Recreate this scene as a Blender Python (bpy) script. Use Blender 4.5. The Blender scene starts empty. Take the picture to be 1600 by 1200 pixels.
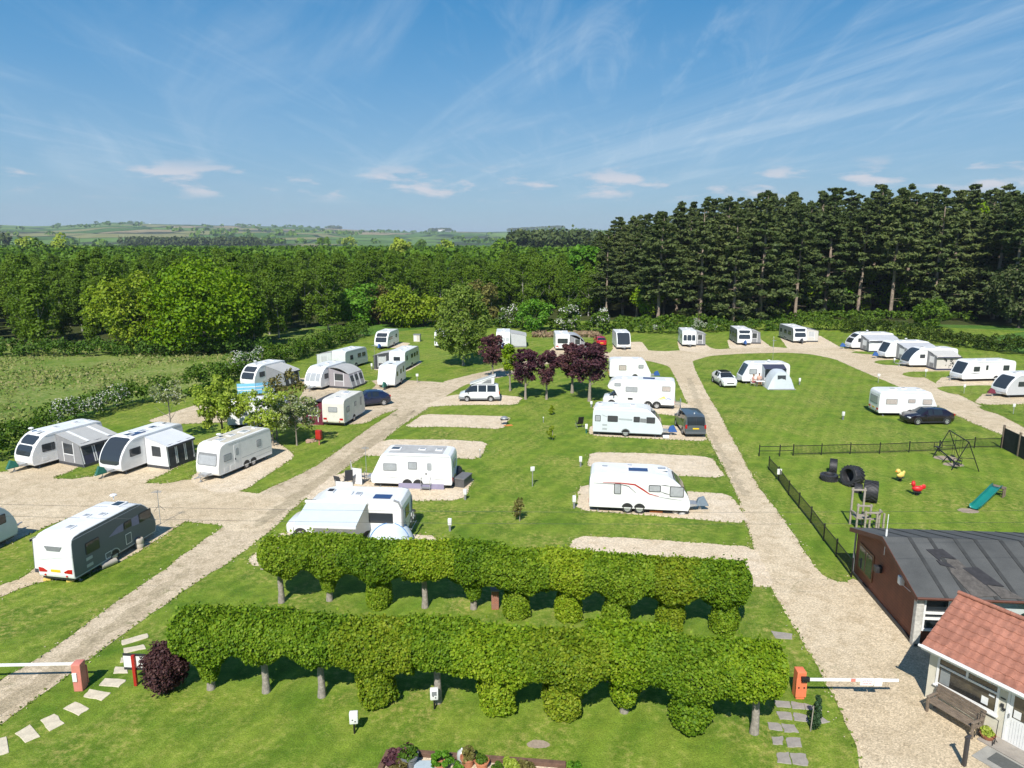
import bpy, bmesh, math, random
import numpy as np
from mathutils import Vector, Matrix
R = math.radians
rng = np.random.default_rng(11)
random.seed(11)
scene = bpy.context.scene
COL = scene.collection
PI = math.pi

# ------------------------------------------------------------------ camera
HC = 17.0
FPX = 1109.0
PITCH = math.atan((600 - 374) / FPX)
SP, CP = math.sin(PITCH), math.cos(PITCH)
cam_d = bpy.data.cameras.new('camera')
cam = bpy.data.objects.new('camera', cam_d)
COL.objects.link(cam)
cam.location = (0, 0, HC)
cam.rotation_euler = (PI / 2 - PITCH, 0, 0)
cam_d.sensor_width = 36
cam_d.lens = 36 * FPX / 1600
cam_d.clip_start = 0.5
cam_d.clip_end = 30000
scene.camera = cam


def at(px, py, z=0.0):
    """photo pixel (1600 x 1200) -> the point of the place it shows at height z"""
    cx, cy = (px - 800) / FPX, (py - 600) / FPX
    d = (HC - z) / (SP + CP * cy)
    return Vector((cx * d, d * (CP - cy * SP), z))


# ------------------------------------------------------------------ materials
MATS = {}


def nodes_of(m):
    m.use_nodes = True
    return m.node_tree.nodes, m.node_tree.links


def mat(name, col, rough=0.6, var=0.0, scale=6.0, spec=0.5, metal=0.0, bump=0.0, bscale=30.0, coat=0.0):
    m = bpy.data.materials.new(name)
    n, l = nodes_of(m)
    b = n['Principled BSDF']
    b.inputs['Base Color'].default_value = (*col, 1)
    b.inputs['Roughness'].default_value = rough
    b.inputs['Metallic'].default_value = metal
    b.inputs['Specular IOR Level'].default_value = spec
    if coat:
        b.inputs['Coat Weight'].default_value = coat
        b.inputs['Coat Roughness'].default_value = 0.08
    tc = n.new('ShaderNodeTexCoord')
    if var:
        no = n.new('ShaderNodeTexNoise')
        no.inputs['Scale'].default_value = scale
        no.inputs['Detail'].default_value = 5
        no.inputs['Roughness'].default_value = 0.65
        l.new(tc.outputs['Object'], no.inputs['Vector'])
        r = n.new('ShaderNodeMapRange')
        r.inputs['From Min'].default_value = 0.3
        r.inputs['From Max'].default_value = 0.7
        r.inputs['To Min'].default_value = 1 - var
        r.inputs['To Max'].default_value = 1 + var * 0.6
        l.new(no.outputs['Fac'], r.inputs['Value'])
        mx = n.new('ShaderNodeMix')
        mx.data_type = 'RGBA'
        mx.blend_type = 'MULTIPLY'
        mx.inputs['Factor'].default_value = 1
        mx.inputs['A'].default_value = (*col, 1)
        l.new(r.outputs['Result'], mx.inputs['B'])
        l.new(mx.outputs['Result'], b.inputs['Base Color'])
    if bump:
        no = n.new('ShaderNodeTexNoise')
        no.inputs['Scale'].default_value = bscale
        no.inputs['Detail'].default_value = 4
        l.new(tc.outputs['Object'], no.inputs['Vector'])
        bp = n.new('ShaderNodeBump')
        bp.inputs['Strength'].default_value = bump
        bp.inputs['Distance'].default_value = 0.05
        l.new(no.outputs['Fac'], bp.inputs['Height'])
        l.new(bp.outputs['Normal'], b.inputs['Normal'])
    MATS[name] = m
    return m


def ramp(n, stops, interp='LINEAR'):
    r = n.new('ShaderNodeValToRGB')
    r.color_ramp.interpolation = interp
    e = r.color_ramp.elements
    while len(e) < len(stops):
        e.new(0.5)
    for i, (p, c) in enumerate(stops):
        e[i].position = p
        e[i].color = (*c, 1) if len(c) == 3 else c
    return r


def leaf_mat(name, cols, trans=0.35, hue_big=True, rough=0.55):
    """foliage: leaf to leaf and plant to plant colour differences, light passing through the leaves"""
    m = bpy.data.materials.new(name)
    n, l = nodes_of(m)
    n.remove(n['Principled BSDF'])
    out = n['Material Output']
    g = n.new('ShaderNodeNewGeometry')
    k = len(cols)
    rp = ramp(n, [((i + 0.5) / k, c) for i, c in enumerate(cols)])
    oi = n.new('ShaderNodeObjectInfo')
    no = n.new('ShaderNodeTexNoise')
    no.inputs['Scale'].default_value = 0.45
    no.inputs['Detail'].default_value = 2
    l.new(g.outputs['Position'], no.inputs['Vector'])
    # value = 0.45*island + 0.35*clump noise + 0.2*plant
    a = n.new('ShaderNodeMath'); a.operation = 'MULTIPLY_ADD'
    a.inputs[1].default_value = 0.55
    l.new(g.outputs['Random Per Island'], a.inputs[0])
    b = n.new('ShaderNodeMath'); b.operation = 'MULTIPLY_ADD'
    b.inputs[1].default_value = 0.55
    b.inputs[2].default_value = -0.13
    l.new(no.outputs['Fac'], b.inputs[0])
    l.new(b.outputs[0], a.inputs[2])
    c = n.new('ShaderNodeMath'); c.operation = 'MULTIPLY_ADD'
    c.inputs[1].default_value = 0.3 if hue_big else 0.0
    c.inputs[2].default_value = 0.0
    l.new(oi.outputs['Random'], c.inputs[0])
    d = n.new('ShaderNodeMath'); d.operation = 'ADD'
    l.new(a.outputs[0], d.inputs[0]); l.new(c.outputs[0], d.inputs[1])
    l.new(d.outputs[0], rp.inputs['Fac'])
    df = n.new('ShaderNodeBsdfDiffuse')
    tr = n.new('ShaderNodeBsdfTranslucent')
    gl = n.new('ShaderNodeBsdfGlossy')
    gl.inputs['Roughness'].default_value = rough
    gl.inputs['Color'].default_value = (0.8, 0.8, 0.8, 1)
    l.new(rp.outputs['Color'], df.inputs['Color'])
    l.new(rp.outputs['Color'], tr.inputs['Color'])
    mx = n.new('ShaderNodeMixShader')
    mx.inputs[0].default_value = trans
    l.new(df.outputs[0], mx.inputs[1]); l.new(tr.outputs[0], mx.inputs[2])
    m2 = n.new('ShaderNodeMixShader')
    m2.inputs[0].default_value = 0.012
    l.new(mx.outputs[0], m2.inputs[1]); l.new(gl.outputs[0], m2.inputs[2])
    l.new(m2.outputs[0], out.inputs['Surface'])
    MATS[name] = m
    return m


def noise_node(n, l, vec, scale, detail=4, rough=0.6, dist=0.0):
    t = n.new('ShaderNodeTexNoise')
    t.inputs['Scale'].default_value = scale
    t.inputs['Detail'].default_value = detail
    t.inputs['Roughness'].default_value = rough
    t.inputs['Distortion'].default_value = dist
    l.new(vec, t.inputs['Vector'])
    return t


def mixc(n, l, fac, a, b, mode='MIX'):
    x = n.new('ShaderNodeMix'); x.data_type = 'RGBA'; x.blend_type = mode
    for s, v in (('Factor', fac), ('A', a), ('B', b)):
        i = [q for q in x.inputs if q.name == s and (q.type == ('VALUE' if s == 'Factor' else 'RGBA'))][0]
        if isinstance(v, (int, float)):
            i.default_value = v
        elif isinstance(v, tuple):
            i.default_value = (*v, 1)
        else:
            l.new(v, i)
    return [o for o in x.outputs if o.type == 'RGBA'][0]


def rng_node(n, l, val, a, b, c=0.0, d=1.0):
    r = n.new('ShaderNodeMapRange')
    r.inputs['From Min'].default_value = a
    r.inputs['From Max'].default_value = b
    r.inputs['To Min'].default_value = c
    r.inputs['To Max'].default_value = d
    l.new(val, r.inputs['Value'])
    return r.outputs['Result']


def grass_material(name, dark, mid, light, dry, dry_amt=0.35, stripe=0.0, coarse=1.0):
    m = bpy.data.materials.new(name)
    n, l = nodes_of(m)
    b = n['Principled BSDF']
    g = n.new('ShaderNodeNewGeometry')
    pos = g.outputs['Position']
    big = noise_node(n, l, pos, 0.055 * coarse, 3, 0.55, 0.3)
    midn = noise_node(n, l, pos, 0.6 * coarse, 4, 0.62, 0.4)
    sm = noise_node(n, l, pos, 3.5 * coarse, 4, 0.7)
    fine = noise_node(n, l, pos, 17.0, 3, 0.75)
    c1 = mixc(n, l, rng_node(n, l, big.outputs['Fac'], .38, .62), dark, mid)
    c2 = mixc(n, l, rng_node(n, l, midn.outputs['Fac'], .36, .68), c1, light)
    dryf = n.new('ShaderNodeMath'); dryf.operation = 'MULTIPLY'
    l.new(rng_node(n, l, sm.outputs['Fac'], .45, .75), dryf.inputs[0])
    mid2 = noise_node(n, l, pos, 0.22 * coarse, 4, 0.65, 0.6)
    l.new(rng_node(n, l, mid2.outputs['Fac'], .42, .68, 0, dry_amt * 2), dryf.inputs[1])
    c3 = mixc(n, l, dryf.outputs[0], c2, dry)
    f1 = rng_node(n, l, fine.outputs['Fac'], .25, .75, .55, 1.45)
    c4 = mixc(n, l, 1.0, c3, f1, 'MULTIPLY')
    f2 = rng_node(n, l, sm.outputs['Fac'], .3, .7, .82, 1.18)
    c5 = mixc(n, l, 1.0, c4, f2, 'MULTIPLY')
    if stripe:
        mp = n.new('ShaderNodeMapping')
        mp.inputs['Rotation'].default_value = (0, 0, R(28))
        l.new(pos, mp.inputs['Vector'])
        w = n.new('ShaderNodeTexWave')
        w.inputs['Scale'].default_value = 0.28
        w.inputs['Distortion'].default_value = 2.2
        w.inputs['Detail'].default_value = 2
        w.inputs['Detail Scale'].default_value = 0.35
        l.new(mp.outputs[0], w.inputs['Vector'])
        c5 = mixc(n, l, 1.0, c5, rng_node(n, l, w.outputs['Fac'], 0, 1, 1 - stripe, 1 + stripe), 'MULTIPLY')
    l.new(c5, b.inputs['Base Color'])
    b.inputs['Roughness'].default_value = 0.85
    b.inputs['Specular IOR Level'].default_value = 0.15
    bp = n.new('ShaderNodeBump')
    bp.inputs['Strength'].default_value = 0.55
    bp.inputs['Distance'].default_value = 0.06
    l.new(fine.outputs['Fac'], bp.inputs['Height'])
    l.new(bp.outputs['Normal'], b.inputs['Normal'])
    MATS[name] = m
    return m


def gravel_material(name, base, pale, dark, moss, moss_amt=0.5):
    m = bpy.data.materials.new(name)
    n, l = nodes_of(m)
    b = n['Principled BSDF']
    pos = n.new('ShaderNodeNewGeometry').outputs['Position']
    vo = n.new('ShaderNodeTexVoronoi')
    vo.inputs['Scale'].default_value = 22
    l.new(pos, vo.inputs['Vector'])
    sep = n.new('ShaderNodeSeparateColor')
    l.new(vo.outputs['Color'], sep.inputs[0])
    big = noise_node(n, l, pos, 0.16, 4, 0.6, 0.5)
    md = noise_node(n, l, pos, 1.3, 5, 0.7, 0.3)
    fn = noise_node(n, l, pos, 9, 4, 0.75)
    c1 = mixc(n, l, rng_node(n, l, big.outputs['Fac'], .40, .60), base, pale)
    c2 = mixc(n, l, rng_node(n, l, md.outputs['Fac'], .46, .68, 0, .95), c1, dark)
    c3 = mixc(n, l, 1.0, c2, rng_node(n, l, sep.outputs[0], 0, 1, .74, 1.2), 'MULTIPLY')
    c4 = mixc(n, l, 1.0, c3, rng_node(n, l, fn.outputs['Fac'], .3, .7, .76, 1.16), 'MULTIPLY')
    mo = noise_node(n, l, pos, 0.5, 5, 0.75, 0.8)
    c5 = mixc(n, l, rng_node(n, l, mo.outputs['Fac'], .60, .72, 0, moss_amt), c4, moss)
    l.new(c5, b.inputs['Base Color'])
    b.inputs['Roughness'].default_value = 0.9
    b.inputs['Specular IOR Level'].default_value = 0.2
    bp = n.new('ShaderNodeBump')
    bp.inputs['Strength'].default_value = 0.5
    bp.inputs['Distance'].default_value = 0.03
    l.new(vo.outputs['Distance'], bp.inputs['Height'])
    l.new(bp.outputs['Normal'], b.inputs['Normal'])
    MATS[name] = m
    return m


WHITE = mat('gelcoat_white', (.79, .80, .80), .3, .10, 1.1)
CREAMY = mat('aged_cream_panel', (.72, .70, .63), .45, .14, 1.2)
SILVER = mat('silver_grey_panel', (.40, .44, .46), .35, .05, 1.5)
PALEBLUE = mat('pale_grey_panel', (.62, .67, .71), .35, .04, 1.5)
GLASS = mat('tinted_acrylic', (.035, .042, .05), .06, 0, spec=.7)
GLASSL = mat('light_blind_window', (.38, .40, .42), .12, .15, 5, spec=.6)
CURTAIN = mat('curtained_window', (.5, .44, .40), .2, .25, 8, spec=.6)
CARGLASS = mat('car_glass', (.02, .025, .03), .04, 0, spec=.8)
RUBBER = mat('black_rubber', (.022, .022, .023), .75, .3, 20)
TYREBLK = mat('tractor_rubber', (.03, .03, .034), .55, .35, 8)
RIM = mat('wheel_rim', (.55, .56, .58), .35, .1, 5, metal=.6)
STEELRIM = mat('steel_wheel', (.42, .42, .42), .5, .2, 5)
DARK = mat('dark_plastic', (.03, .032, .035), .5, .2, 10)
BLACKM = mat('black_painted_metal', (.012, .012, .013), .5, .2, 12)
GREYPL = mat('grey_plastic', (.22, .23, .24), .6, .15, 6)
GALV = mat('galvanised_steel', (.45, .46, .47), .45, .2, 10, metal=.5)
WHITEPL = mat('white_plastic', (.78, .78, .77), .5, .06, 4)
REDLENS = mat('red_lens', (.45, .012, .01), .25)
AMBER = mat('orange_plastic', (.8, .22, .02), .4)
YELLOWPL = mat('yellow_plate', (.75, .52, .02), .45)
BLUEBAG = mat('blue_fabric', (.02, .09, .30), .7, .15, 5)
GREENBAG = mat('green_fabric', (.01, .12, .085), .7, .2, 5)
GREYBAG = mat('grey_fabric', (.16, .21, .26), .7, .15, 5)
DKBLUE = mat('solar_panel', (.03, .06, .16), .2, .1, 20)
ROOFCLOTH = mat('awning_roof_pale_grey', (.42, .42, .405), .7, .08, 1.2)
GREYCLOTH = mat('awning_grey', (.24, .245, .26), .75, .1, 2)
DKCLOTH = mat('awning_charcoal', (.05, .053, .062), .75, .15, 3)
NAVYCLOTH = mat('awning_navy', (.035, .04, .075), .75, .15, 3)
WHITECLOTH = mat('awning_white', (.72, .73, .74), .7, .07, 1.5)
LILAC = mat('lilac_skirt', (.28, .26, .38), .75, .1, 3)
BURG = mat('awning_burgundy', (.14, .015, .035), .75, .15, 3)
SKYCLOTH = mat('windbreak_blue', (.20, .52, .80), .7, .08, 2)
CLEARWIN = mat('film_window', (.05, .055, .06), .12, .2, 6)
PALEFILM = mat('pale_film_window', (.5, .52, .53), .3, .2, 6)
REDP = mat('red_paint', (.42, .022, .016), .45, .15, 4)
SALMON = mat('faded_red_cabinet', (.62, .22, .17), .6, .12, 3)
ORANGE = mat('orange_cabinet', (.78, .20, .09), .5, .1, 3)
WHITEPT = mat('white_paint', (.80, .80, .78), .5, .08, 3)
STONE = mat('pale_sandstone', (.60, .53, .40), .85, .22, 3.5, bump=.3, bscale=15)
SLAB = mat('grey_concrete_slab', (.31, .28, .245), .85, .2, 4, bump=.25, bscale=25)
CONC = mat('concrete', (.33, .32, .29), .85, .2, 2, bump=.2, bscale=20)
BRICK = None
BARK = mat('grey_bark', (.31, .275, .235), .9, .45, 7, bump=.6, bscale=12)
BARKD = mat('dark_bark', (.075, .06, .05), .9, .4, 4, bump=.6, bscale=6)
PINEBARK = mat('pine_bark', (.30, .235, .18), .9, .45, 1.6, bump=.6, bscale=4)
BIRCHBARK = mat('birch_bark', (.34, .32, .29), .8, .5, 3)
LIGHTBARK = mat('pale_bark', (.30, .26, .21), .9, .35, 8, bump=.4)
OLDWOOD = mat('weathered_wood', (.20, .155, .115), .8, .35, 5, bump=.3, bscale=25)
GREYWOOD = mat('grey_timber', (.34, .30, .25), .85, .3, 6, bump=.3)
SLEEPER = mat('timber_sleeper', (.16, .09, .06), .85, .35, 5, bump=.4)
TERRA = mat('terracotta', (.42, .17, .09), .75, .15, 6)
SKIN = mat('skin', (.52, .27, .18), .5, .08, 8)
EARTH = mat('bare_earth', (.30, .25, .17), .95, .3, 4, bump=.3)
ORANGEB = mat('spent_bracken', (.23, .115, .06), .95, .45, 1.2, bump=.5)

G_LAWN = grass_material('mown_grass', (.078, .15, .012), (.122, .205, .018), (.188, .258, .030), (.33, .29, .088), .8, .07)
G_MEADOW = grass_material('rough_pasture', (.085, .165, .02), (.135, .215, .032), (.19, .24, .05), (.37, .33, .155), .9, 0, .8)
G_FIELD = grass_material('far_grass', (.05, .13, .018), (.07, .165, .02), (.10, .19, .03), (.16, .18, .05), .3, 0, .5)
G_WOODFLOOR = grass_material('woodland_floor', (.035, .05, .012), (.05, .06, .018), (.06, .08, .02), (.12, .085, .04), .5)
GRAVEL = gravel_material('buff_gravel', (.58, .47, .32), (.66, .55, .39), (.47, .375, .245), (.17, .17, .07), .4)
GRAVEL_OLD = gravel_material('worn_mossy_gravel', (.52, .425, .295), (.62, .515, .37), (.39, .315, .205), (.12, .13, .045), .85)
GRAVEL_PALE = gravel_material('clean_pale_gravel', (.65, .54, .39), (.70, .59, .445), (.55, .44, .30), (.24, .22, .10), .2)

L_HEDGE = leaf_mat('clipped_lime_leaves', [(.068, .150, .009), (.122, .228, .012), (.184, .292, .016), (.27, .365, .028)], .3)
L_BIRCH = leaf_mat('birch_leaves', [(.058, .118, .009), (.086, .160, .011), (.116, .200, .014), (.155, .245, .021)], .3)
L_OAK = leaf_mat('fresh_oak_leaves', [(.076, .170, .004), (.130, .250, .006), (.185, .31, .009), (.25, .36, .014)], .32)
L_GOLD = leaf_mat('yellow_green_leaves', [(.11, .185, .008), (.165, .26, .012), (.22, .31, .018), (.29, .36, .03)], .32)
L_LIME = leaf_mat('bright_green_leaves', [(0.057, 0.161, 0.011), (0.092, 0.241, 0.016), (0.138, 0.310, 0.023), (0.196, 0.356, 0.034)], .35)
L_PINE = leaf_mat('pine_needles', [(.040, .066, .020), (.061, .092, .028), (.090, .122, .036), (.135, .163, .052)], .12)
L_PLUM = leaf_mat('purple_leaves', [(0.041, 0.019, 0.030), (0.068, 0.027, 0.041), (0.101, 0.041, 0.051), (0.149, 0.068, 0.061)], .2)
L_DKPLUM = leaf_mat('dark_purple_leaves', [(0.022, 0.012, 0.017), (0.038, 0.017, 0.022), (0.062, 0.026, 0.029), (0.096, 0.048, 0.042)], .15)
L_HAW = leaf_mat('hawthorn_leaves', [(.036, .088, .009), (.060, .128, .012), (.094, .172, .016), (.14, .215, .024)], .25)
L_BLOS = leaf_mat('white_blossom', [(.50, .50, .44), (.62, .62, .56), (.7, .7, .64), (.75, .75, .7)], .3)
L_ROWAN = leaf_mat('pale_yellow_green_leaves', [(.19, .29, .02), (.27, .38, .035), (.36, .45, .06), (.45, .52, .10)], .35)
L_GREYG = leaf_mat('grey_green_leaves', [(0.140, 0.196, 0.056), (0.210, 0.266, 0.090), (0.308, 0.350, 0.134), (0.420, 0.434, 0.190)], .3)
L_BROWN = leaf_mat('bronze_leaves', [(0.094, 0.086, 0.028), (0.140, 0.125, 0.037), (0.187, 0.172, 0.047), (0.234, 0.234, 0.062)], .3)
L_CONIF = leaf_mat('dark_evergreen_leaves', [(.012, .035, .014), (.02, .05, .02), (.03, .065, .026), (.04, .08, .03)], .1)
L_FAR = leaf_mat('distant_leaves', [(.060, .128, .009), (.082, .165, .011), (.106, .198, .014), (.145, .24, .02)], .2)
L_GRASS = leaf_mat('grass_blades', [(.11, .20, .02), (.15, .25, .03), (.19, .28, .045), (.30, .28, .10)], .4)
L_DRY = leaf_mat('dry_grass_blades', [(.10, .18, .03), (.16, .235, .045), (.25, .28, .08), (.40, .36, .17)], .3)

# ------------------------------------------------------------------ objects


def tag(o, label=None, cat=None, group=None, kind=None):
    if label: o['label'] = label
    if cat: o['category'] = cat
    if group: o['group'] = group
    if kind: o['kind'] = kind
    return o


def empty(name, loc, rz=0.0, label=None, cat=None, group=None):
    o = bpy.data.objects.new(name, None)
    COL.objects.link(o)
    o.location = loc
    o.rotation_euler = (0, 0, rz)
    o.empty_display_size = 0.3
    return tag(o, label, cat, group)


def copy_tree(o, parent=None):
    c = o.copy()
    COL.objects.link(c)
    if parent is not None:
        c.parent = parent
    for ch in list(o.children):
        copy_tree(ch, c)
    return c


def link_mesh(name, me, parent=None, mats=()):
    o = bpy.data.objects.new(name, me)
    COL.objects.link(o)
    for m in mats:
        me.materials.append(m)
    if parent is not None:
        o.parent = parent
    return o


class MB:
    """collects geometry for ONE mesh object"""

    def __init__(s):
        s.v, s.f, s.m = [], [], []

    def add(s, vs, fs, mi=0):
        o = len(s.v)
        s.v += [tuple(v) for v in vs]
        s.f += [tuple(i + o for i in f) for f in fs]
        s.m += [mi] * len(fs)
        return s

    def box(s, x0, x1, y0, y1, z0, z1, mi=0):
        vs = [(x, y, z) for z in (z0, z1) for y in (y0, y1) for x in (x0, x1)]
        return s.add(vs, [(0, 2, 3, 1), (4, 5, 7, 6), (0, 1, 5, 4), (2, 6, 7, 3), (0, 4, 6, 2), (1, 3, 7, 5)], mi)

    def quad(s, p, th=0.02, mi=0):
        """a sheet with thickness from 3+ points of a plane"""
        p = [Vector(q) for q in p]
        nn = (p[1] - p[0]).cross(p[2] - p[0]).normalized() * th / 2
        k = len(p)
        vs = [q + nn for q in p] + [q - nn for q in p]
        fs = [tuple(range(k)), tuple(range(2 * k - 1, k - 1, -1))]
        fs += [(i, i + k, (i + 1) % k + k, (i + 1) % k) for i in range(k)]
        return s.add(vs, fs, mi)

    def prism(s, out, a0, a1, axis='y', mi=0):
        k = len(out)
        if axis == 'y':
            vs = [(x, a0, z) for x, z in out] + [(x, a1, z) for x, z in out]
        elif axis == 'x':
            vs = [(a0, y, z) for y, z in out] + [(a1, y, z) for y, z in out]
        else:
            vs = [(x, y, a0) for x, y in out] + [(x, y, a1) for x, y in out]
        fs = [tuple(range(k)), tuple(range(2 * k - 1, k - 1, -1))]
        fs += [(i, i + k, (i + 1) % k + k, (i + 1) % k) for i in range(k)]
        return s.add(vs, fs, mi)

    def tube(s, path, r, n=8, mi=0, r1=None):
        path = [Vector(p) for p in path]
        m = len(path)
        rs = r if isinstance(r, (list, tuple)) else [r + ((r1 if r1 is not None else r) - r) * i / max(m - 1, 1) for i in range(m)]
        vs, fs = [], []
        u = None
        for i, p in enumerate(path):
            d = (path[min(i + 1, m - 1)] - path[max(i - 1, 0)]).normalized()
            if u is None:
                u = d.orthogonal().normalized()
            else:
                u = (u - d * u.dot(d)).normalized()
            w = d.cross(u)
            for j in range(n):
                a = 2 * PI * j / n
                vs.append(p + (u * math.cos(a) + w * math.sin(a)) * rs[i])
        for i in range(m - 1):
            for j in range(n):
                j2 = (j + 1) % n
                fs.append((i * n + j, i * n + j2, (i + 1) * n + j2, (i + 1) * n + j))
        fs.append(tuple(range(n - 1, -1, -1)))
        fs.append(tuple((m - 1) * n + j for j in range(n)))
        return s.add(vs, fs, mi)

    def lathe(s, prof, n=16, c=(0, 0, 0), axis='z', mi=0, a0=0.0):
        vs, fs = [], []
        for r, z in prof:
            for j in range(n):
                a = a0 + 2 * PI * j / n
                p = (r * math.cos(a), r * math.sin(a), z)
                if axis == 'y':
                    p = (p[0], p[2], p[1])
                if axis == 'x':
                    p = (p[2], p[0], p[1])
                vs.append((p[0] + c[0], p[1] + c[1], p[2] + c[2]))
        k = len(prof)
        for i in range(k - 1):
            for j in range(n):
                j2 = (j + 1) % n
                fs.append((i * n + j, i * n + j2, (i + 1) * n + j2, (i + 1) * n + j))
        if prof[0][0] > 1e-5: fs.append(tuple(range(n - 1, -1, -1)))
        if prof[-1][0] > 1e-5: fs.append(tuple((k - 1) * n + j for j in range(n)))
        return s.add(vs, fs, mi)

    def ball(s, c, r, sx=1, sy=1, sz=1, n=12, mi=0):
        k = max(4, n // 2)
        prof = [(max(math.sin(PI * i / k), 1e-6) * r, -math.cos(PI * i / k) * r) for i in range(k + 1)]
        o = len(s.v)
        s.lathe(prof, n, (0, 0, 0), 'z', mi)
        for i in range(o, len(s.v)):
            v = s.v[i]
            s.v[i] = (v[0] * sx + c[0], v[1] * sy + c[1], v[2] * sz + c[2])
        return s

    def xf(s, M, start=0):
        for i in range(start, len(s.v)):
            s.v[i] = tuple(M @ Vector(s.v[i]))
        return s

    def build(s, name, mats, parent=None, smooth=35, bevel=0.0, seg=2):
        me = bpy.data.meshes.new(name)
        me.from_pydata(s.v, [], s.f)
        mats = mats if isinstance(mats, (list, tuple)) else [mats]
        for m in mats:
            me.materials.append(m)
        me.polygons.foreach_set('material_index', s.m)
        bm = bmesh.new()
        bm.from_mesh(me)
        bmesh.ops.remove_doubles(bm, verts=bm.verts, dist=1e-5)
        bmesh.ops.recalc_face_normals(bm, faces=bm.faces)
        if bevel:
            es = [e for e in bm.edges if len(e.link_faces) == 2 and e.calc_face_angle(0) > R(30)]
            bmesh.ops.bevel(bm, geom=es, offset=bevel, segments=seg, affect='EDGES', profile=0.5, clamp_overlap=True)
        bm.to_mesh(me)
        bm.free()
        if smooth:
            me.shade_smooth()
            me.set_sharp_from_angle(angle=R(smooth))
            if bevel:
                for p in me.polygons:
                    if p.area > .12: p.use_smooth = False
        o = bpy.data.objects.new(name, me)
        COL.objects.link(o)
        if parent is not None:
            o.parent = parent
        return o


def np_mesh(name, V, F, mats, parent=None, mi=None, smooth=False):
    """fast mesh from numpy arrays; F is (n, 3) or (n, 4)"""
    me = bpy.data.meshes.new(name)
    V = np.ascontiguousarray(V, dtype=np.float32)
    F = np.ascontiguousarray(F, dtype=np.int32)
    k = F.shape[1]
    me.vertices.add(len(V))
    me.vertices.foreach_set('co', V.ravel())
    me.loops.add(F.size)
    me.loops.foreach_set('vertex_index', F.ravel())
    me.polygons.add(len(F))
    me.polygons.foreach_set('loop_start', np.arange(0, F.size, k, dtype=np.int32))
    if mi is not None:
        me.polygons.foreach_set('material_index', np.ascontiguousarray(mi, dtype=np.int32))
    if smooth:
        me.polygons.foreach_set('use_smooth', np.ones(len(F), dtype=bool))
    me.update(calc_edges=True)
    for m in (mats if isinstance(mats, (list, tuple)) else [mats]):
        me.materials.append(m)
    if parent is False:
        return me
    o = bpy.data.objects.new(name, me)
    COL.objects.link(o)
    if parent is not None:
        o.parent = parent
    return o


def unit(a):
    return a / np.maximum(np.linalg.norm(a, axis=1, keepdims=True), 1e-9)


def leaves(P, N, size, aspect=1.5, jit=0.6, r=None):
    """diamond leaves at P facing roughly N"""
    r = r or rng
    n = len(P)
    N = unit(N + r.normal(0, jit, (n, 3)))
    T = unit(np.cross(N, r.normal(0, 1, (n, 3))))
    B = np.cross(N, T)
    s = (np.asarray(size) * np.ones(n))[:, None] * r.uniform(.75, 1.3, (n, 1))
    a = T * s * aspect / 2
    b = B * s / 2
    lift = N * s * 0.12
    V = np.stack([P - a, P + b + lift, P + a, P - b + lift], 1).reshape(-1, 3)
    F = np.arange(n * 4).reshape(-1, 4)
    return V, F


def sphere_dirs(n, r=None):
    r = r or rng
    return unit(r.normal(0, 1, (n, 3)))


def clump_points(C, Rd, per, r=None, flat=1.0, inner=.55):
    """points on the outside of clumps C (k,3) of radius Rd, mostly on their upper outside"""
    r = r or rng
    k = len(C)
    D = sphere_dirs(k * per, r)
    D[:, 2] = np.abs(D[:, 2]) * np.where(r.random(k * per) < .74, 1, -1)
    rad = r.uniform(inner, 1.06, (k * per, 1)) ** .7
    off = D * rad * np.repeat(Rd, per)[:, None]
    off[:, 2] *= flat
    return np.repeat(C, per, 0) + off, D


def cat_vf(parts):
    V, F, o = [], [], 0
    for v, f in parts:
        V.append(v); F.append(f + o); o += len(v)
    return np.concatenate(V), np.concatenate(F)
# ------------------------------------------------------------------ light and sky
SUN_AZ = R(13)          # shadows fall 13 degrees right of straight away from the camera
SUN_EL = R(47)
sd = bpy.data.lights.new('sun', 'SUN')
sd.energy = 4.6
sd.angle = R(0.5)
sd.color = (1.0, .955, .88)
so = bpy.data.objects.new('sun', sd)
COL.objects.link(so)
ldir = Vector((math.sin(SUN_AZ) * math.cos(SUN_EL), math.cos(SUN_AZ) * math.cos(SUN_EL), -math.sin(SUN_EL)))
so.rotation_euler = ldir.to_track_quat('-Z', 'Y').to_euler()
so.location = (0, -20, 60)

W = bpy.data.worlds.new('World')
scene.world = W
W.use_nodes = True
n, l = W.node_tree.nodes, W.node_tree.links
bg = n['Background']
bg.inputs['Strength'].default_value = 0.12
sky = n.new('ShaderNodeTexSky')
sky.sky_type = 'NISHITA'
sky.sun_disc = False
sky.sun_elevation = SUN_EL
sky.sun_rotation = PI + SUN_AZ
sky.altitude = 50
sky.air_density = 1.0
sky.dust_density = 0.35
sky.ozone_density = 3.0
hs = n.new('ShaderNodeHueSaturation')
hs.inputs['Saturation'].default_value = 1.3
hs.inputs['Value'].default_value = 0.7
l.new(sky.outputs[0], hs.inputs['Color'])
tc = n.new('ShaderNodeTexCoord')
sx = n.new('ShaderNodeSeparateXYZ')
l.new(tc.outputs['Generated'], sx.inputs[0])
sr = ramp(n, [(0, (1.95, 3.0, 3.9)), (.05, (1.8, 3.0, 4.1)), (.12, (1.45, 2.8, 4.25)), (.2, (.85, 2.3, 4.1)), (.3, (.34, 1.75, 3.7)), (.6, (.12, 1.0, 2.6)), (1, (.1, .65, 1.8))])
l.new(sx.outputs[2], sr.inputs['Fac'])
sm_ = n.new('ShaderNodeMix'); sm_.data_type = 'RGBA'
sm_.inputs[0].default_value = .85
si_ = [i for i in sm_.inputs if i.type == 'RGBA']
l.new(hs.outputs[0], si_[0]); l.new(sr.outputs['Color'], si_[1])
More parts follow.
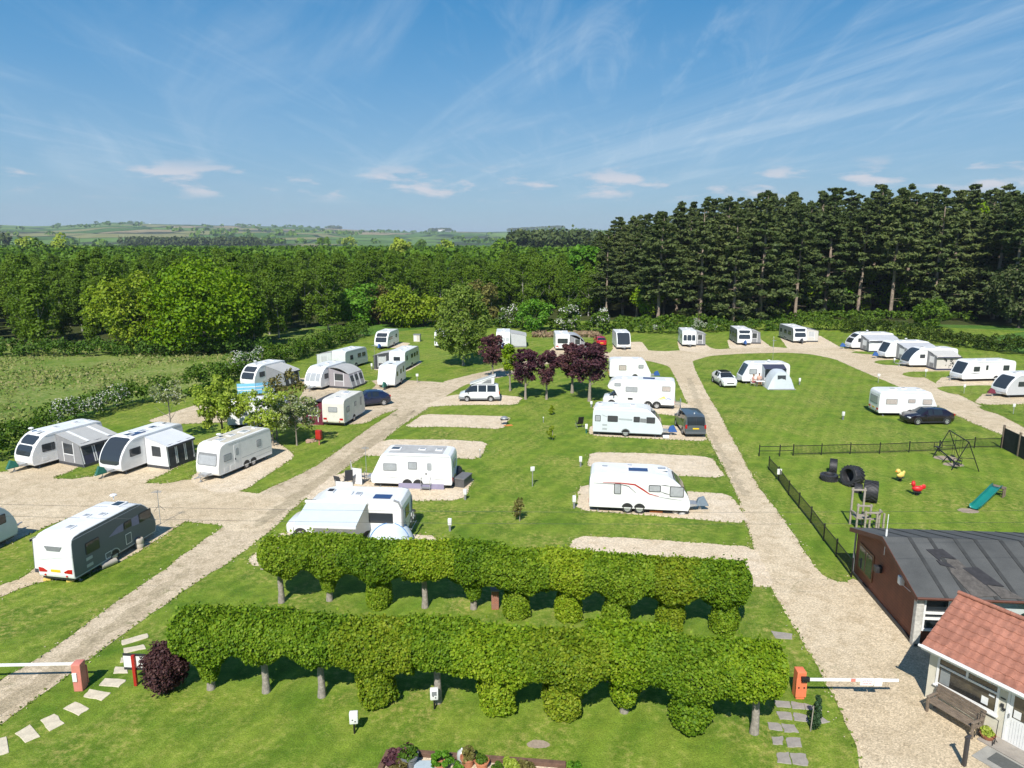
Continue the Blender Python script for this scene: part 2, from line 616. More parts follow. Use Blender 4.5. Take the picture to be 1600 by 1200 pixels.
SKYC = [o for o in sm_.outputs if o.type == 'RGBA'][0]


def wmath(op, a, b=None, c=None):
    x = n.new('ShaderNodeMath'); x.operation = op
    for i, v in enumerate((a, b, c)):
        if v is None: continue
        if isinstance(v, (int, float)): x.inputs[i].default_value = v
        else: l.new(v, x.inputs[i])
    return x.outputs[0]


zc = wmath('MAXIMUM', sx.outputs[2], 0.0)
zz = wmath('ADD', zc, 0.035)
cb = n.new('ShaderNodeCombineXYZ')
l.new(wmath('DIVIDE', sx.outputs[0], zz), cb.inputs[0])
l.new(wmath('DIVIDE', sx.outputs[1], zz), cb.inputs[1])


def wnoise(vec, scale, detail, rough, dist=0.0):
    t = n.new('ShaderNodeTexNoise')
    t.inputs['Scale'].default_value = scale
    t.inputs['Detail'].default_value = detail
    t.inputs['Roughness'].default_value = rough
    t.inputs['Distortion'].default_value = dist
    l.new(vec, t.inputs['Vector'])
    return t.outputs['Fac']


def wmap(v, a, b, c=0.0, d=1.0, smooth=True):
    r = n.new('ShaderNodeMapRange')
    r.interpolation_type = 'SMOOTHSTEP' if smooth else 'LINEAR'
    r.inputs['From Min'].default_value = a; r.inputs['From Max'].default_value = b
    r.inputs['To Min'].default_value = c; r.inputs['To Max'].default_value = d
    l.new(v, r.inputs['Value'])
    return r.outputs['Result']


def wmapping(vec, rot, sc, loc=(0, 0, 0)):
    # a texture-type rotation: first turn, then stretch
    m1 = n.new('ShaderNodeMapping'); m1.inputs['Rotation'].default_value = (0, 0, rot)
    l.new(vec, m1.inputs['Vector'])
    m2 = n.new('ShaderNodeMapping'); m2.inputs['Scale'].default_value = sc; m2.inputs['Location'].default_value = loc
    l.new(m1.outputs[0], m2.inputs['Vector'])
    return m2.outputs[0]


# thin fibrous cirrus, drawn out along one wind direction
v1 = wmapping(cb.outputs[0], R(-20), (1.15, .16, 1), (3.1, 1.7, 0))
v2 = wmapping(cb.outputs[0], R(8), (2.6, .36, 1), (9.4, 2.2, 0))
v3 = wmapping(cb.outputs[0], R(-10), (.17, .13, 1), (5.3, 4.25, 0))
f1 = wmap(wnoise(v1, 1.0, 8, .62, .9), .46, .80)
f2 = wmap(wnoise(v2, 1.0, 8, .66, 1.3), .47, .82)
patch = wmap(wnoise(v3, 1.0, 3, .5, .4), .30, .58)
cir = wmath('MULTIPLY', wmath('ADD', wmath('MULTIPLY', f1, .62), wmath('MULTIPLY', f2, .42)), patch)
cir = wmath('ADD', cir, wmath('MULTIPLY', wmap(wnoise(v1, .45, 5, .6, .5), .42, .8), .16))
cir = wmath('MULTIPLY', cir, wmap(sx.outputs[2], .02, .12))
# small flat-bottomed fair-weather clouds low over the hills
az = wmath('ARCTAN2', sx.outputs[0], sx.outputs[1])
cc = n.new('ShaderNodeCombineXYZ')
l.new(wmath('MULTIPLY', az, 9.0), cc.inputs[0])
l.new(wmath('MULTIPLY', sx.outputs[2], 34.0), cc.inputs[1])
cn = wnoise(cc.outputs[0], 1.15, 7, .55, .2)
band = wmath('MULTIPLY', wmap(sx.outputs[2], .045, .062), wmap(sx.outputs[2], .075, .105, 1, 0))
cum = wmath('MULTIPLY', wmap(cn, .50, .64), band)
cu2 = wmath('MULTIPLY', wmap(wnoise(cc.outputs[0], .7, 5, .5, .3), .42, .7), wmap(sx.outputs[2], .10, .02))
ccol = n.new('ShaderNodeMix'); ccol.data_type = 'RGBA'
ci = [i for i in ccol.inputs if i.type == 'RGBA']
l.new(wmath('MULTIPLY', cir, .58), ccol.inputs[0])
l.new(SKYC, ci[0])
ci[1].default_value = (4.6, 5.2, 5.7, 1)
c2 = n.new('ShaderNodeMix'); c2.data_type = 'RGBA'
ci2 = [i for i in c2.inputs if i.type == 'RGBA']
l.new(wmath('MULTIPLY', cu2, .3), c2.inputs[0])
l.new([o for o in ccol.outputs if o.type == 'RGBA'][0], ci2[0])
ci2[1].default_value = (2.5, 3.1, 4.0, 1)
c3 = n.new('ShaderNodeMix'); c3.data_type = 'RGBA'
ci3 = [i for i in c3.inputs if i.type == 'RGBA']
l.new(wmath('MULTIPLY', cum, .8), c3.inputs[0])
l.new([o for o in c2.outputs if o.type == 'RGBA'][0], ci3[0])
ci3[1].default_value = (4.6, 4.5, 4.8, 1)
l.new([o for o in c3.outputs if o.type == 'RGBA'][0], bg.inputs['Color'])

scene.view_settings.view_transform = 'Standard'
scene.view_settings.look = 'None'
scene.view_settings.exposure = 0.42
scene.view_settings.gamma = 1.0
scene.cycles.max_bounces = 7
scene.cycles.diffuse_bounces = 3
scene.cycles.glossy_bounces = 3
scene.cycles.transmission_bounces = 4
scene.cycles.transparent_max_bounces = 6
scene.cycles.volume_bounces = 0
scene.cycles.use_adaptive_sampling = True
scene.cycles.adaptive_threshold = 0.02
scene.cycles.use_denoising = True

# ------------------------------------------------------------------ ground sheets


def chaikin(pts, k=1):
    for _ in range(k):
        q = []
        for i in range(len(pts)):
            a, b = Vector(pts[i]), Vector(pts[(i + 1) % len(pts)])
            c = min(.22, .6 / max((b - a).length, .01))
            q += [a.lerp(b, c), a.lerp(b, 1 - c)]
        pts = q
    return pts


EDGES = []


def sheet(name, pts, z, m, jit=0.06, step=.35, smooth=2, record=True, kind='structure'):
    """a ground sheet from world points with a slightly ragged edge"""
    pts = chaikin([Vector((p[0], p[1], 0)) for p in pts], smooth)
    out = []
    for i in range(len(pts)):
        a, b = pts[i], pts[(i + 1) % len(pts)]
        L = (b - a).length
        k = max(1, int(L / max(step, L / 120)))
        for j in range(k):
            p = a.lerp(b, j / k)
            t = (b - a).normalized()
            nn = Vector((-t.y, t.x, 0))
            q = jit * (math.sin(p.x * 3.1 + p.y * 2.3) * .4 + random.uniform(-.7, .7))
            out.append(p + nn * q)
    if record:
        EDGES.append((out, name == 'grass_island'))
    me = bpy.data.meshes.new(name)
    me.from_pydata([(p.x, p.y, z) for p in out], [], [tuple(range(len(out)))])
    bm = bmesh.new(); bm.from_mesh(me)
    bmesh.ops.triangulate(bm, faces=bm.faces)
    for f in bm.faces:
        if f.normal.z < 0: f.normal_flip()
    bm.to_mesh(me); bm.free()
    o = link_mesh(name, me, None, [m])
    o['kind'] = kind
    return o


def psheet(name, px, z, m, **k):
    return sheet(name, [at(*p) for p in px], z, m, **k)


gm = MB()
gm.add([(-14000, -300, 0), (14000, -300, 0), (14000, 16000, 0), (-14000, 16000, 0)], [(0, 1, 2, 3)])
g = gm.build('ground', G_FIELD, smooth=0); g['kind'] = 'structure'
sheet('lawn', [(-70, -15), (60, -15), (100, 60), (110, 128), (60, 150), (-5, 150), (-26, 128), (-33, 90), (-46, 60), (-62, 40)], .004, G_LAWN, record=False)
sheet('pasture', [(-300, 40), (-62.5, 40.5), (-46.5, 60.5), (-33.5, 90.5), (-26.5, 128), (-40, 140), (-60, 116), (-110, 110), (-300, 120)], .004, G_MEADOW, record=False)
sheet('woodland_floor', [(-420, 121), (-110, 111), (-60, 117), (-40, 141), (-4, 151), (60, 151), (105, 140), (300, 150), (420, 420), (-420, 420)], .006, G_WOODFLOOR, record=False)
sheet('far_meadow', [(76, 98), (200, 98), (220, 146), (106, 139), (80, 122)], .008, G_FIELD, record=False)
psheet('dry_grass_bank', [(840, 527), (865, 519), (925, 518), (930, 528), (890, 532)], .010, G_MEADOW, record=False, jit=.3)

# gravel: the tracks, the courts and the pitches, each a sheet a few mm above the one below
psheet('track', [(-60, 1118), (0, 1062), (60, 1030), (125, 982), (200, 928), (245, 899), (300, 857), (350, 822), (405, 770), (461, 745), (500, 725), (575, 670), (621, 640), (660, 615), (697, 595), (742, 584), (790, 574), (842, 558), (870, 551), (900, 556), (865, 566), (830, 576), (790, 588), (727, 601), (700, 617), (666, 640), (625, 667), (600, 687), (570, 712), (527, 740), (465, 788), (430, 824), (356, 881), (322, 899), (212, 977), (150, 1022), (75, 1080), (0, 1131), (-60, 1180)], .012, GRAVEL_OLD, smooth=1)
psheet('gravel_court', [(-120, 800), (-110, 752), (15, 735), (80, 747), (160, 744), (225, 757), (300, 748), (376, 768), (405, 772), (450, 775), (420, 830), (356, 830), (345, 821), (300, 816), (288, 815), (200, 800), (129, 808), (60, 800)], .016, GRAVEL)
psheet('gravel_pitch', [(5, 736), (110, 672), (195, 690), (215, 700), (80, 748), (40, 752)], .020, GRAVEL)
psheet('gravel_pitch', [(140, 745), (170, 715), (270, 680), (312, 712), (225, 758), (180, 760)], .020, GRAVEL)
psheet('gravel_pitch', [(295, 752), (330, 700), (410, 672), (463, 713), (378, 769), (330, 770)], .020, GRAVEL_PALE)
psheet('gravel_pitch', [(-70, 960), (0, 914), (40, 902), (100, 845), (135, 812), (200, 790), (310, 792), (290, 816), (262, 833), (196, 876), (112, 907), (70, 906)], .024, GRAVEL)
psheet('gravel_pitch', [(-80, 890), (0, 857), (90, 815), (129, 807), (100, 790), (-80, 790)], .020, GRAVEL)
psheet('gravel_court', [(462, 632), (478, 604), (545, 586), (575, 596), (600, 592), (650, 595), (700, 598), (660, 618), (621, 641), (600, 646), (570, 663), (480, 665), (440, 655)], .016, GRAVEL_OLD)
psheet('gravel_pitch', [(225, 659), (315, 630), (410, 620), (440, 655), (330, 661), (282, 663)], .020, GRAVEL)
psheet('gravel_pitch', [(580, 578), (600, 570), (640, 558), (662, 565), (636, 581), (612, 580)], .020, GRAVEL_PALE)
psheet('gravel_pitch', [(598, 543), (625, 535), (642, 536), (630, 545)], .020, GRAVEL_PALE)
psheet('gravel_pitch', [(455, 600), (470, 590), (540, 592), (520, 603)], .020, GRAVEL)
# pitches beside the left track
psheet('gravel_pitch', [(655, 637), (705, 617), (770, 616), (818, 621), (807, 633), (720, 633)], .020, GRAVEL_PALE, smooth=1)
psheet('gravel_pitch', [(630, 668), (662, 647), (799, 651), (786, 671), (700, 667)], .020, GRAVEL_PALE, smooth=1)
psheet('gravel_pitch', [(562, 712), (600, 687), (700, 687), (763, 691), (750, 718), (650, 714)], .020, GRAVEL_PALE, smooth=1)
psheet('gravel_pitch', [(470, 782), (527, 739), (640, 740), (743, 746), (724, 782), (640, 783), (520, 778)], .020, GRAVEL_PALE, smooth=1)
psheet('gravel_pitch', [(380, 884), (430, 832), (560, 830), (690, 838), (660, 872), (575, 894), (450, 886)], .020, GRAVEL_PALE, smooth=1)
# moss and trodden grit down the middle of the old track
MOSSY = gravel_material('track_crown', (.43, .35, .235), (.50, .415, .285), (.32, .265, .17), (.13, .15, .045), .9)
psheet('track_crown', [(-20, 1108), (40, 1072), (90, 1034), (150, 990), (225, 936), (290, 888), (300, 893), (235, 944), (162, 1000), (100, 1048), (50, 1086), (-10, 1124)], .0145, MOSSY, record=False, jit=.22, step=.25)
psheet('track_crown', [(395, 818), (470, 764), (545, 712), (600, 672), (640, 643), (652, 640), (612, 676), (556, 718), (482, 770), (408, 824)], .0165, MOSSY, record=False, jit=.2, step=.3)
psheet('track_crown', [(1072, 590), (1090, 640), (1118, 700), (1160, 775), (1172, 776), (1128, 700), (1100, 642), (1080, 590)], .0165, gravel_material('drive_crown', (.47, .385, .265), (.53, .44, .31), (.38, .31, .20), (.26, .23, .11), .5), record=False, jit=.25, step=.3)
# the round drive
psheet('drive', [(842, 562), (866, 541), (918, 544), (952, 552), (962, 540), (1006, 545), (1016, 548), (1040, 549), (1070, 547), (1100, 540), (1120, 546), (1152, 544), (1180, 540), (1208, 542), (1232, 544), (1262, 538), (1290, 536), (1310, 541), (1330, 548), (1372, 556), (1415, 575), (1460, 598), (1525, 630), (1575, 655), (1640, 690), (1660, 740), (1600, 702), (1562, 678), (1516, 660), (1464, 634), (1408, 606), (1340, 577), (1304, 561), (1267, 553.5), (1232, 551), (1162, 552.5), (1110, 556), (1082, 564), (1086, 578), (1105, 616), (1124, 646), (1147, 690), (1187, 764), (1220, 805), (1242, 838), (1270, 882), (1290, 903), (1316, 912), (1338, 902), (1440, 1002), (1490, 1002), (1510, 1090), (1580, 1150), (1640, 1195), (1660, 1300), (1380, 1300), (1345, 1205), (1340, 1177), (1327, 1137), (1307, 1100), (1280, 1047), (1240, 980), (1217, 940), (1205, 918), (1178, 855), (1150, 770), (1110, 692), (1072, 627), (1058, 595), (1046, 573), (1030, 568), (1008, 563), (957, 561), (900, 557), (870, 566)], .0145, GRAVEL, smooth=1)
psheet('gravel_pitch', [(866, 548), (870, 541), (912, 541), (920, 552)], .016, GRAVEL_PALE)
psheet('gravel_pitch', [(958, 548), (957, 535), (1003, 534), (1014, 549)], .016, GRAVEL_PALE)
psheet('gravel_pitch', [(1062, 548), (1058, 533), (1092, 530), (1112, 545), (1100, 552)], .016, GRAVEL_PALE)
psheet('gravel_pitch', [(1140, 545), (1136, 531), (1186, 528), (1206, 543)], .016, GRAVEL_PALE)
psheet('gravel_pitch', [(1232, 546), (1218, 527), (1280, 524), (1312, 542)], .016, GRAVEL_PALE)
for pts in ([(1320, 545), (1322, 541), (1440, 531), (1440, 548), (1372, 556), (1345, 550)],
            [(1362, 562), (1375, 552), (1470, 546), (1470, 562), (1405, 564), (1380, 566)],
            [(1405, 578), (1410, 566), (1500, 566), (1500, 582), (1440, 582)],
            [(1460, 600), (1475, 586), (1600, 586), (1640, 605), (1550, 604), (1480, 606)],
            [(1520, 630), (1540, 612), (1640, 610), (1640, 634), (1560, 634)]):
    psheet('gravel_pitch', pts, .016, GRAVEL)
# pitches beside the right track
for i, pts in enumerate(([(930, 630), (1010, 624), (1076, 630), (1092, 655), (1024, 646), (925, 640)],
            [(922, 664), (1030, 664), (1092, 668), (1108, 690), (1020, 686), (920, 681)],
            [(921, 707), (1000, 708), (1112, 714), (1134, 747), (1052, 743), (917, 731)],
            [(906, 757), (1000, 764), (1142, 772), (1172, 819), (1040, 808), (899, 797)],
            [(897, 837), (1000, 842), (1180, 855), (1212, 918), (1170, 916), (1000, 892), (885, 868)])):
    psheet('gravel_pitch', pts, .016, GRAVEL_PALE, smooth=1)
# grass tongues lying over the gravel
for pts in ([(1363, 566), (1374, 563), (1408, 562), (1420, 565), (1408, 571), (1380, 570.5)],
            [(1407, 585), (1420, 581), (1488, 580), (1500, 584), (1482, 590), (1424, 590)],
            [(1461, 607), (1472, 604), (1550, 602), (1560, 608), (1542, 616), (1490, 617)],
            [(1526, 637), (1540, 633), (1640, 631), (1660, 650), (1600, 649), (1556, 647)],
            [(1327, 551), (1340, 549), (1372, 550), (1364, 554.5)],
            [(78, 748), (110, 738), (159, 709), (172, 720), (156, 741), (120, 749)],
            [(223, 755), (255, 742), (303, 718), (318, 730), (300, 745), (268, 756)],
            [(536, 613), (556, 601), (580, 594), (588, 602), (578, 611), (556, 615)]):
    psheet('grass_island', pts, .028, G_LAWN, smooth=2)

# stepping stones
zs = [[(760, 405), (920, 360), (930, 385), (765, 435)], [(770, 455), (900, 430), (915, 455), (775, 487)], [(755, 515), (905, 495), (910, 525), (752, 545)],
      [(720, 570), (800, 568), (800, 610), (705, 612)], [(655, 640), (795, 650), (745, 695), (617, 685)], [(560, 710), (700, 730), (640, 780), (520, 755)],
      [(470, 788), (560, 830), (490, 875), (397, 830)], [(340, 862), (405, 920), (310, 972), (250, 905)], [(190, 932), (250, 1005), (155, 1047), (98, 985)], [(40, 1005), (58, 1105), (-40, 1135), (-60, 1030)]]


def slab(name, pts, h, m, label, group):
    pts = [Vector((p.x, p.y, 0)) for p in pts]
    c = sum(pts, Vector()) / len(pts)
    mb = MB()
    out = []
    for i in range(len(pts)):
        a, b = pts[i] - c, pts[(i + 1) % len(pts)] - c
        for t in (0, .33, .66):
            p = a.lerp(b, t)
            out.append((p.x + random.uniform(-.025, .025), p.y + random.uniform(-.025, .025)))
    mb.prism(out, -.03, h, 'z')
    o = mb.build(name, m, bevel=.012, seg=1)
    o.location = c
    return tag(o, label, 'paving slab', group)


for i, q in enumerate(zs):
    slab('stepping_stone', [at(x * .25, 900 + y * .25) for x, y in q], .03, STONE, 'pale sandstone stepping stone in the curved path through the lawn by the faded red barrier', 'sandstone stepping stones')
rs = [[(60, 455), (240, 470), (250, 545), (90, 530)], [(245, 470), (390, 490), (410, 560), (262, 548)], [(400, 490), (500, 515), (600, 565), (420, 562)],
      [(90, 575), (260, 590), (275, 680), (130, 665)], [(275, 592), (430, 620), (450, 700), (290, 684)], [(460, 640), (600, 648), (690, 700), (480, 720)],
      [(0, 700), (140, 715), (170, 800), (10, 780)], [(150, 715), (295, 725), (340, 815), (180, 805)],
      [(40, 862), (165, 852), (170, 950), (60, 945)], [(195, 865), (355, 870), (380, 975), (215, 970)],
      [(85, 1035), (230, 1030), (255, 1160), (110, 1150)], [(240, 1035), (415, 1045), (450, 1185), (265, 1160)]]
for q in rs:
    slab('paving_slab', [at(1200 + x / 7.06, 1030 + y / 7.06) for x, y in q], .03, SLAB, 'grey concrete slab in the stepped path beside the orange barrier', 'grey path slabs')
slab('paving_slab', [at(1205, 986), (at(1238, 991)), at(1238, 999), at(1212, 998)], .03, SLAB, 'single grey slab in the grass between the hedge ends and the drive', None)
sheet('bare_patch', [at(841 + 18 * math.cos(a) * (1 + .1 * math.sin(3 * a)), 1163 + 6.5 * math.sin(a)) for a in np.linspace(0, 2 * PI, 14)[:-1]], .012, mat('trodden_earth', (.34, .27, .20), .95, .25, 8, bump=.2), jit=.03, step=.15, record=False)
sheet('gravel_bed', [at(598, 1205), at(608, 1178), at(640, 1170), at(795, 1190), at(884, 1200), at(900, 1240), at(590, 1240)], .014, GRAVEL_PALE, record=False, jit=.01)

# ------------------------------------------------------------------ far hills
SKYL = [(-900, 360), (0, 356.5), (60, 358), (130, 356), (170, 352.5), (240, 354), (330, 356), (480, 357), (560, 360.5), (650, 363.5), (690, 362), (760, 363), (800, 362), (870, 358.5), (920, 360), (1000, 362), (2600, 362)]


def fbm(x, y, seed=0):
    v = 0
    for k in range(5):
        f = 2 ** k
        v += math.sin(x * f * 1.3 + seed + k * 2.1 + 1.7 * math.sin(y * f * .9 + k)) * math.cos(y * f * 1.1 - seed + k * 1.3) / (1.7 ** k)
    return v


def hill_z(x, y):
    D = math.hypot(x, y)
    px = 800 + 1131 * x / max(y, 1)
    sk = np.interp(px, [a for a, _ in SKYL], [b for _, b in SKYL])
    ridge = 17 + (374 - sk) / 1109 * 5600
    s = min(max((D - 1500) / 4100, 0), 1)
    prof = s * s * (3 - 2 * s) * .55 + s * .45
    z = ridge * prof
    z += 13 * fbm(x / 900, y / 900, 3) * s * (1.02 - s) * 2.2
    if D > 5600:
        z = ridge - (D - 5600) * .02
    return z - 0.5 if s <= 0 else z


V, F = [], []
AZN, DN = 170, 64
Ds = np.concatenate([np.linspace(1300, 5600, 50), np.linspace(5700, 9000, DN - 50)])
for D in Ds:
    for a in np.linspace(-50, 50, AZN):
        x, y = D * math.sin(R(a)), D * math.cos(R(a))
        V.append((x, y, hill_z(x, y)))
for i in range(DN - 1):
    for j in range(AZN - 1):
        F.append((i * AZN + j, i * AZN + j + 1, (i + 1) * AZN + j + 1, (i + 1) * AZN + j))
hm = bpy.data.materials.new('hill_fields')
n, l = nodes_of(hm)
b = n['Principled BSDF']
b.inputs['Roughness'].default_value = .95
b.inputs['Specular IOR Level'].default_value = .1
pos = n.new('ShaderNodeNewGeometry').outputs['Position']
mp = n.new('ShaderNodeMapping'); mp.inputs['Scale'].default_value = (1, .5, .2); mp.inputs['Rotation'].default_value = (0, 0, .3)
l.new(pos, mp.inputs['Vector'])
dn = noise_node(n, l, mp.outputs[0], .004, 2, .5)
vo = n.new('ShaderNodeTexVoronoi'); vo.inputs['Scale'].default_value = .0042
l.new(mp.outputs[0], vo.inputs['Vector'])
ve = n.new('ShaderNodeTexVoronoi'); ve.feature = 'DISTANCE_TO_EDGE'; ve.inputs['Scale'].default_value = .0042
l.new(mp.outputs[0], ve.inputs['Vector'])
sp = n.new('ShaderNodeSeparateColor'); l.new(vo.outputs['Color'], sp.inputs[0])
rp = ramp(n, [(0, (.07, .14, .03)), (.25, (.12, .21, .045)), (.45, (.22, .22, .09)), (.6, (.09, .17, .035)), (.75, (.28, .23, .13)), (.88, (.15, .24, .05))], 'CONSTANT')
l.new(sp.outputs[0], rp.inputs['Fac'])
gr = noise_node(n, l, pos, .02, 4, .7)
c1 = mixc(n, l, 1.0, rp.outputs['Color'], rng_node(n, l, gr.outputs['Fac'], .3, .7, .75, 1.2), 'MULTIPLY')
c2 = mixc(n, l, rng_node(n, l, ve.outputs['Distance'], .02, .035, 1, 0), c1, (.02, .04, .015))
wd = noise_node(n, l, mp.outputs[0], .0026, 4, .6)
c3 = mixc(n, l, rng_node(n, l, wd.outputs['Fac'], .56, .61), c2, (.045, .055, .03))
l.new(c3, b.inputs['Base Color'])
h = np_mesh('hills', np.array(V), np.array(F), hm, smooth=True); h['kind'] = 'structure'

# the air
hz = bpy.data.materials.new('haze')
n, l = nodes_of(hz)
n.remove(n['Principled BSDF'])
pv = n.new('ShaderNodeVolumePrincipled')
pv.inputs['Color'].default_value = (.70, .82, .97, 1)
pv.inputs['Density'].default_value = 0.00009
pv.inputs['Anisotropy'].default_value = 0.0
l.new(pv.outputs[0], n['Material Output'].inputs['Volume'])
mb = MB(); mb.box(-13000, 13000, -280, 15000, -1, 150)
hb = mb.build('haze', hz, smooth=0); hb['kind'] = 'stuff'
# ------------------------------------------------------------------ caravans


def rrect(x0, x1, z0, z1, r=.06, k=3):
    r = min(r, (x1 - x0) / 2.01, (z1 - z0) / 2.01)
    out = []
    for cx, cz, a0 in ((x1 - r, z1 - r, 0), (x0 + r, z1 - r, 90), (x0 + r, z0 + r, 180), (x1 - r, z0 + r, 270)):
        for i in range(k + 1):
            a = R(a0 + 90 * i / k)
            out.append((cx + r * math.cos(a), cz + r * math.sin(a)))
    return out


def profile(kind, L):
    h = L / 2
    if kind == 'modern':
        fr = [(h - .12, .34), (h - .02, .55), (h, .85), (h - .04, 1.1), (h - .16, 1.42), (h - .38, 1.78), (h - .68, 2.12), (h - 1.02, 2.38), (h - 1.4, 2.53), (h - 1.9, 2.58)]
    elif kind == 'sleek':
        fr = [(h - .1, .34), (h, .6), (h - .02, .9), (h - .14, 1.25), (h - .36, 1.6), (h - .66, 1.95), (h - 1.0, 2.25), (h - 1.38, 2.48), (h - 1.85, 2.59), (h - 2.4, 2.61)]
    elif kind == 'classic':
        fr = [(h - .06, .34), (h, .5), (h - .01, .86), (h - .1, 1.0), (h - .72, 2.25), (h - .8, 2.36), (h - .95, 2.46), (h - 1.3, 2.52)]
    else:
        fr = [(h - .05, .34), (h, .5), (h, .9), (h - .06, 1.2), (h - .26, 2.1), (h - .36, 2.34), (h - .55, 2.47), (h - .9, 2.54)]
    top = fr[-1][1]
    rr = [(-h + .7, top), (-h + .28, top - .05), (-h + .1, top - .16), (-h + .03, top - .4), (-h, 1.5), (-h, .5), (-h + .04, .34)]
    return fr, rr


def prof_strip(prof, z0, z1, y0, y1, off, top_z=None, corner=.12):
    """a panel following the profile between two heights, standing OFF proud of it"""
    pts = []
    for i in range(len(prof) - 1):
        (xa, za), (xb, zb) = prof[i], prof[i + 1]
        for k in range(5):
            t = k / 5
            pts.append((xa + (xb - xa) * t, za + (zb - za) * t))
    pts.append(prof[-1])
    # clamp by arc between z0 and z1 (z rises along the front)
    q = [p for p in pts if z0 <= p[1] <= z1]
    mb = MB()
    vs, fs = [], []
    m = len(q)
    for i, (x, z) in enumerate(q):
        a, b = q[max(i - 1, 0)], q[min(i + 1, m - 1)]
        t = Vector((b[0] - a[0], b[1] - a[1])).normalized()
        nx, nz = t.y, -t.x
        if nx < 0 and nz < 0: nx, nz = -nx, -nz
        e = 0
        d = min(i, m - 1 - i)
        if d == 0: e = corner
        elif d == 1: e = corner * .35
        for y in (y0 + e, y1 - e):
            vs.append((x + nx * off, y, z + nz * off))
            vs.append((x - nx * .01, y, z - nz * .01))
    for i in range(m - 1):
        o = i * 4
        fs += [(o, o + 2, o + 6, o + 4), (o, o + 4, o + 5, o + 1), (o + 2, o + 3, o + 7, o + 6)]
    fs += [(0, 1, 3, 2), ((m - 1) * 4, (m - 1) * 4 + 2, (m - 1) * 4 + 3, (m - 1) * 4 + 1)]
    return mb.add(vs, fs)


WHEELS = {}


def wheel_mesh(kind):
    """tyre and rim meshes, axis along y, outer face towards +y"""
    if kind in WHEELS: return WHEELS[kind]
    r, w, rm = {'caravan': (.32, .2, RIM), 'car': (.33, .21, RIM), 'steel': (.33, .21, STEELRIM)}[kind]
    t = MB()
    t.lathe([(r * .6, -w / 2), (r * .9, -w / 2), (r, -w * .36), (r, w * .36), (r * .92, w / 2), (r * .62, w / 2 - .005), (r * .6, w / 2 - .05)], 20, axis='y')
    to = t.build('tyre', RUBBER, smooth=40)
    b = MB()
    b.lathe([(r * .62, w / 2 - .06), (r * .62, w / 2 - .012), (r * .55, w / 2 - .012), (r * .50, w / 2 - .045), (.001, w / 2 - .05)], 20, axis='y')
    for k in range(5):
        a = 2 * PI * k / 5
        s = len(b.v)
        b.box(.04, r * .56, -.035, .035, w / 2 - .055, w / 2 - .01)
        for i in range(s, len(b.v)):
            x, y, z = b.v[i]
            b.v[i] = (x * math.cos(a) - y * math.sin(a), z, x * math.sin(a) + y * math.cos(a))
    b.lathe([(.06, w / 2 - .05), (.06, w / 2 - .005), (.001, w / 2)], 12, axis='y')
    bo = b.build('rim', [rm], smooth=40)
    WHEELS[kind] = (to.data, bo.data)
    for o in (to, bo): bpy.data.objects.remove(o)
    return WHEELS[kind]


def add_wheel(parent, x, y, r=.32, kind='caravan'):
    """a wheel whose outer face is at |y|"""
    tm, rm = wheel_mesh(kind)
    w = .2
    t = bpy.data.objects.new('wheel', None)
    COL.objects.link(t)
    t.parent = parent
    s = 1 if y > 0 else -1
    t.location = (x, y - s * w / 2, r)
    t.rotation_euler = (0, 0, 0 if s > 0 else PI)
    k = r / (.32 if kind == 'caravan' else .33)
    t.scale = (k, 1, k)
    a = bpy.data.objects.new('tyre', tm); COL.objects.link(a); a.parent = t
    b = bpy.data.objects.new('rim', rm); COL.objects.link(b); b.parent = t
    return t


def side_plate(name, out, y, s, th, m, parent):
    """a plate on a vehicle side: outline in x,z at |y|, standing th proud"""
    mb = MB()
    a, b = s * (y - .015), s * (y + th)
    mb.prism(out, min(a, b), max(a, b), 'y')
    return mb.build(name, m, parent, smooth=30)


def window(parent, x0, x1, z0, z1, w2, s, glass, frame, r=.07):
    f = side_plate('window', rrect(x0 + .045, x1 - .045, z0 + .045, z1 - .045, r * .7), w2, s, .026, glass, parent)
    side_plate('frame', rrect(x0, x1, z0, z1, r), w2, s, .016, frame, f)
    return f


def place(anchor_px, anchor, head, L, w, z=.35):
    """where the vehicle's middle stands when its corner ANCHOR (fractions of half length, half width) shows at a pixel"""
    p = at(anchor_px[0], anchor_px[1], z)
    a = R(head)
    f = Vector((math.cos(a), math.sin(a), 0)); lf = Vector((-math.sin(a), math.cos(a), 0))
    c = p - f * (anchor[0] * L / 2) - lf * (anchor[1] * w / 2)
    c.z = 0
    return c, a


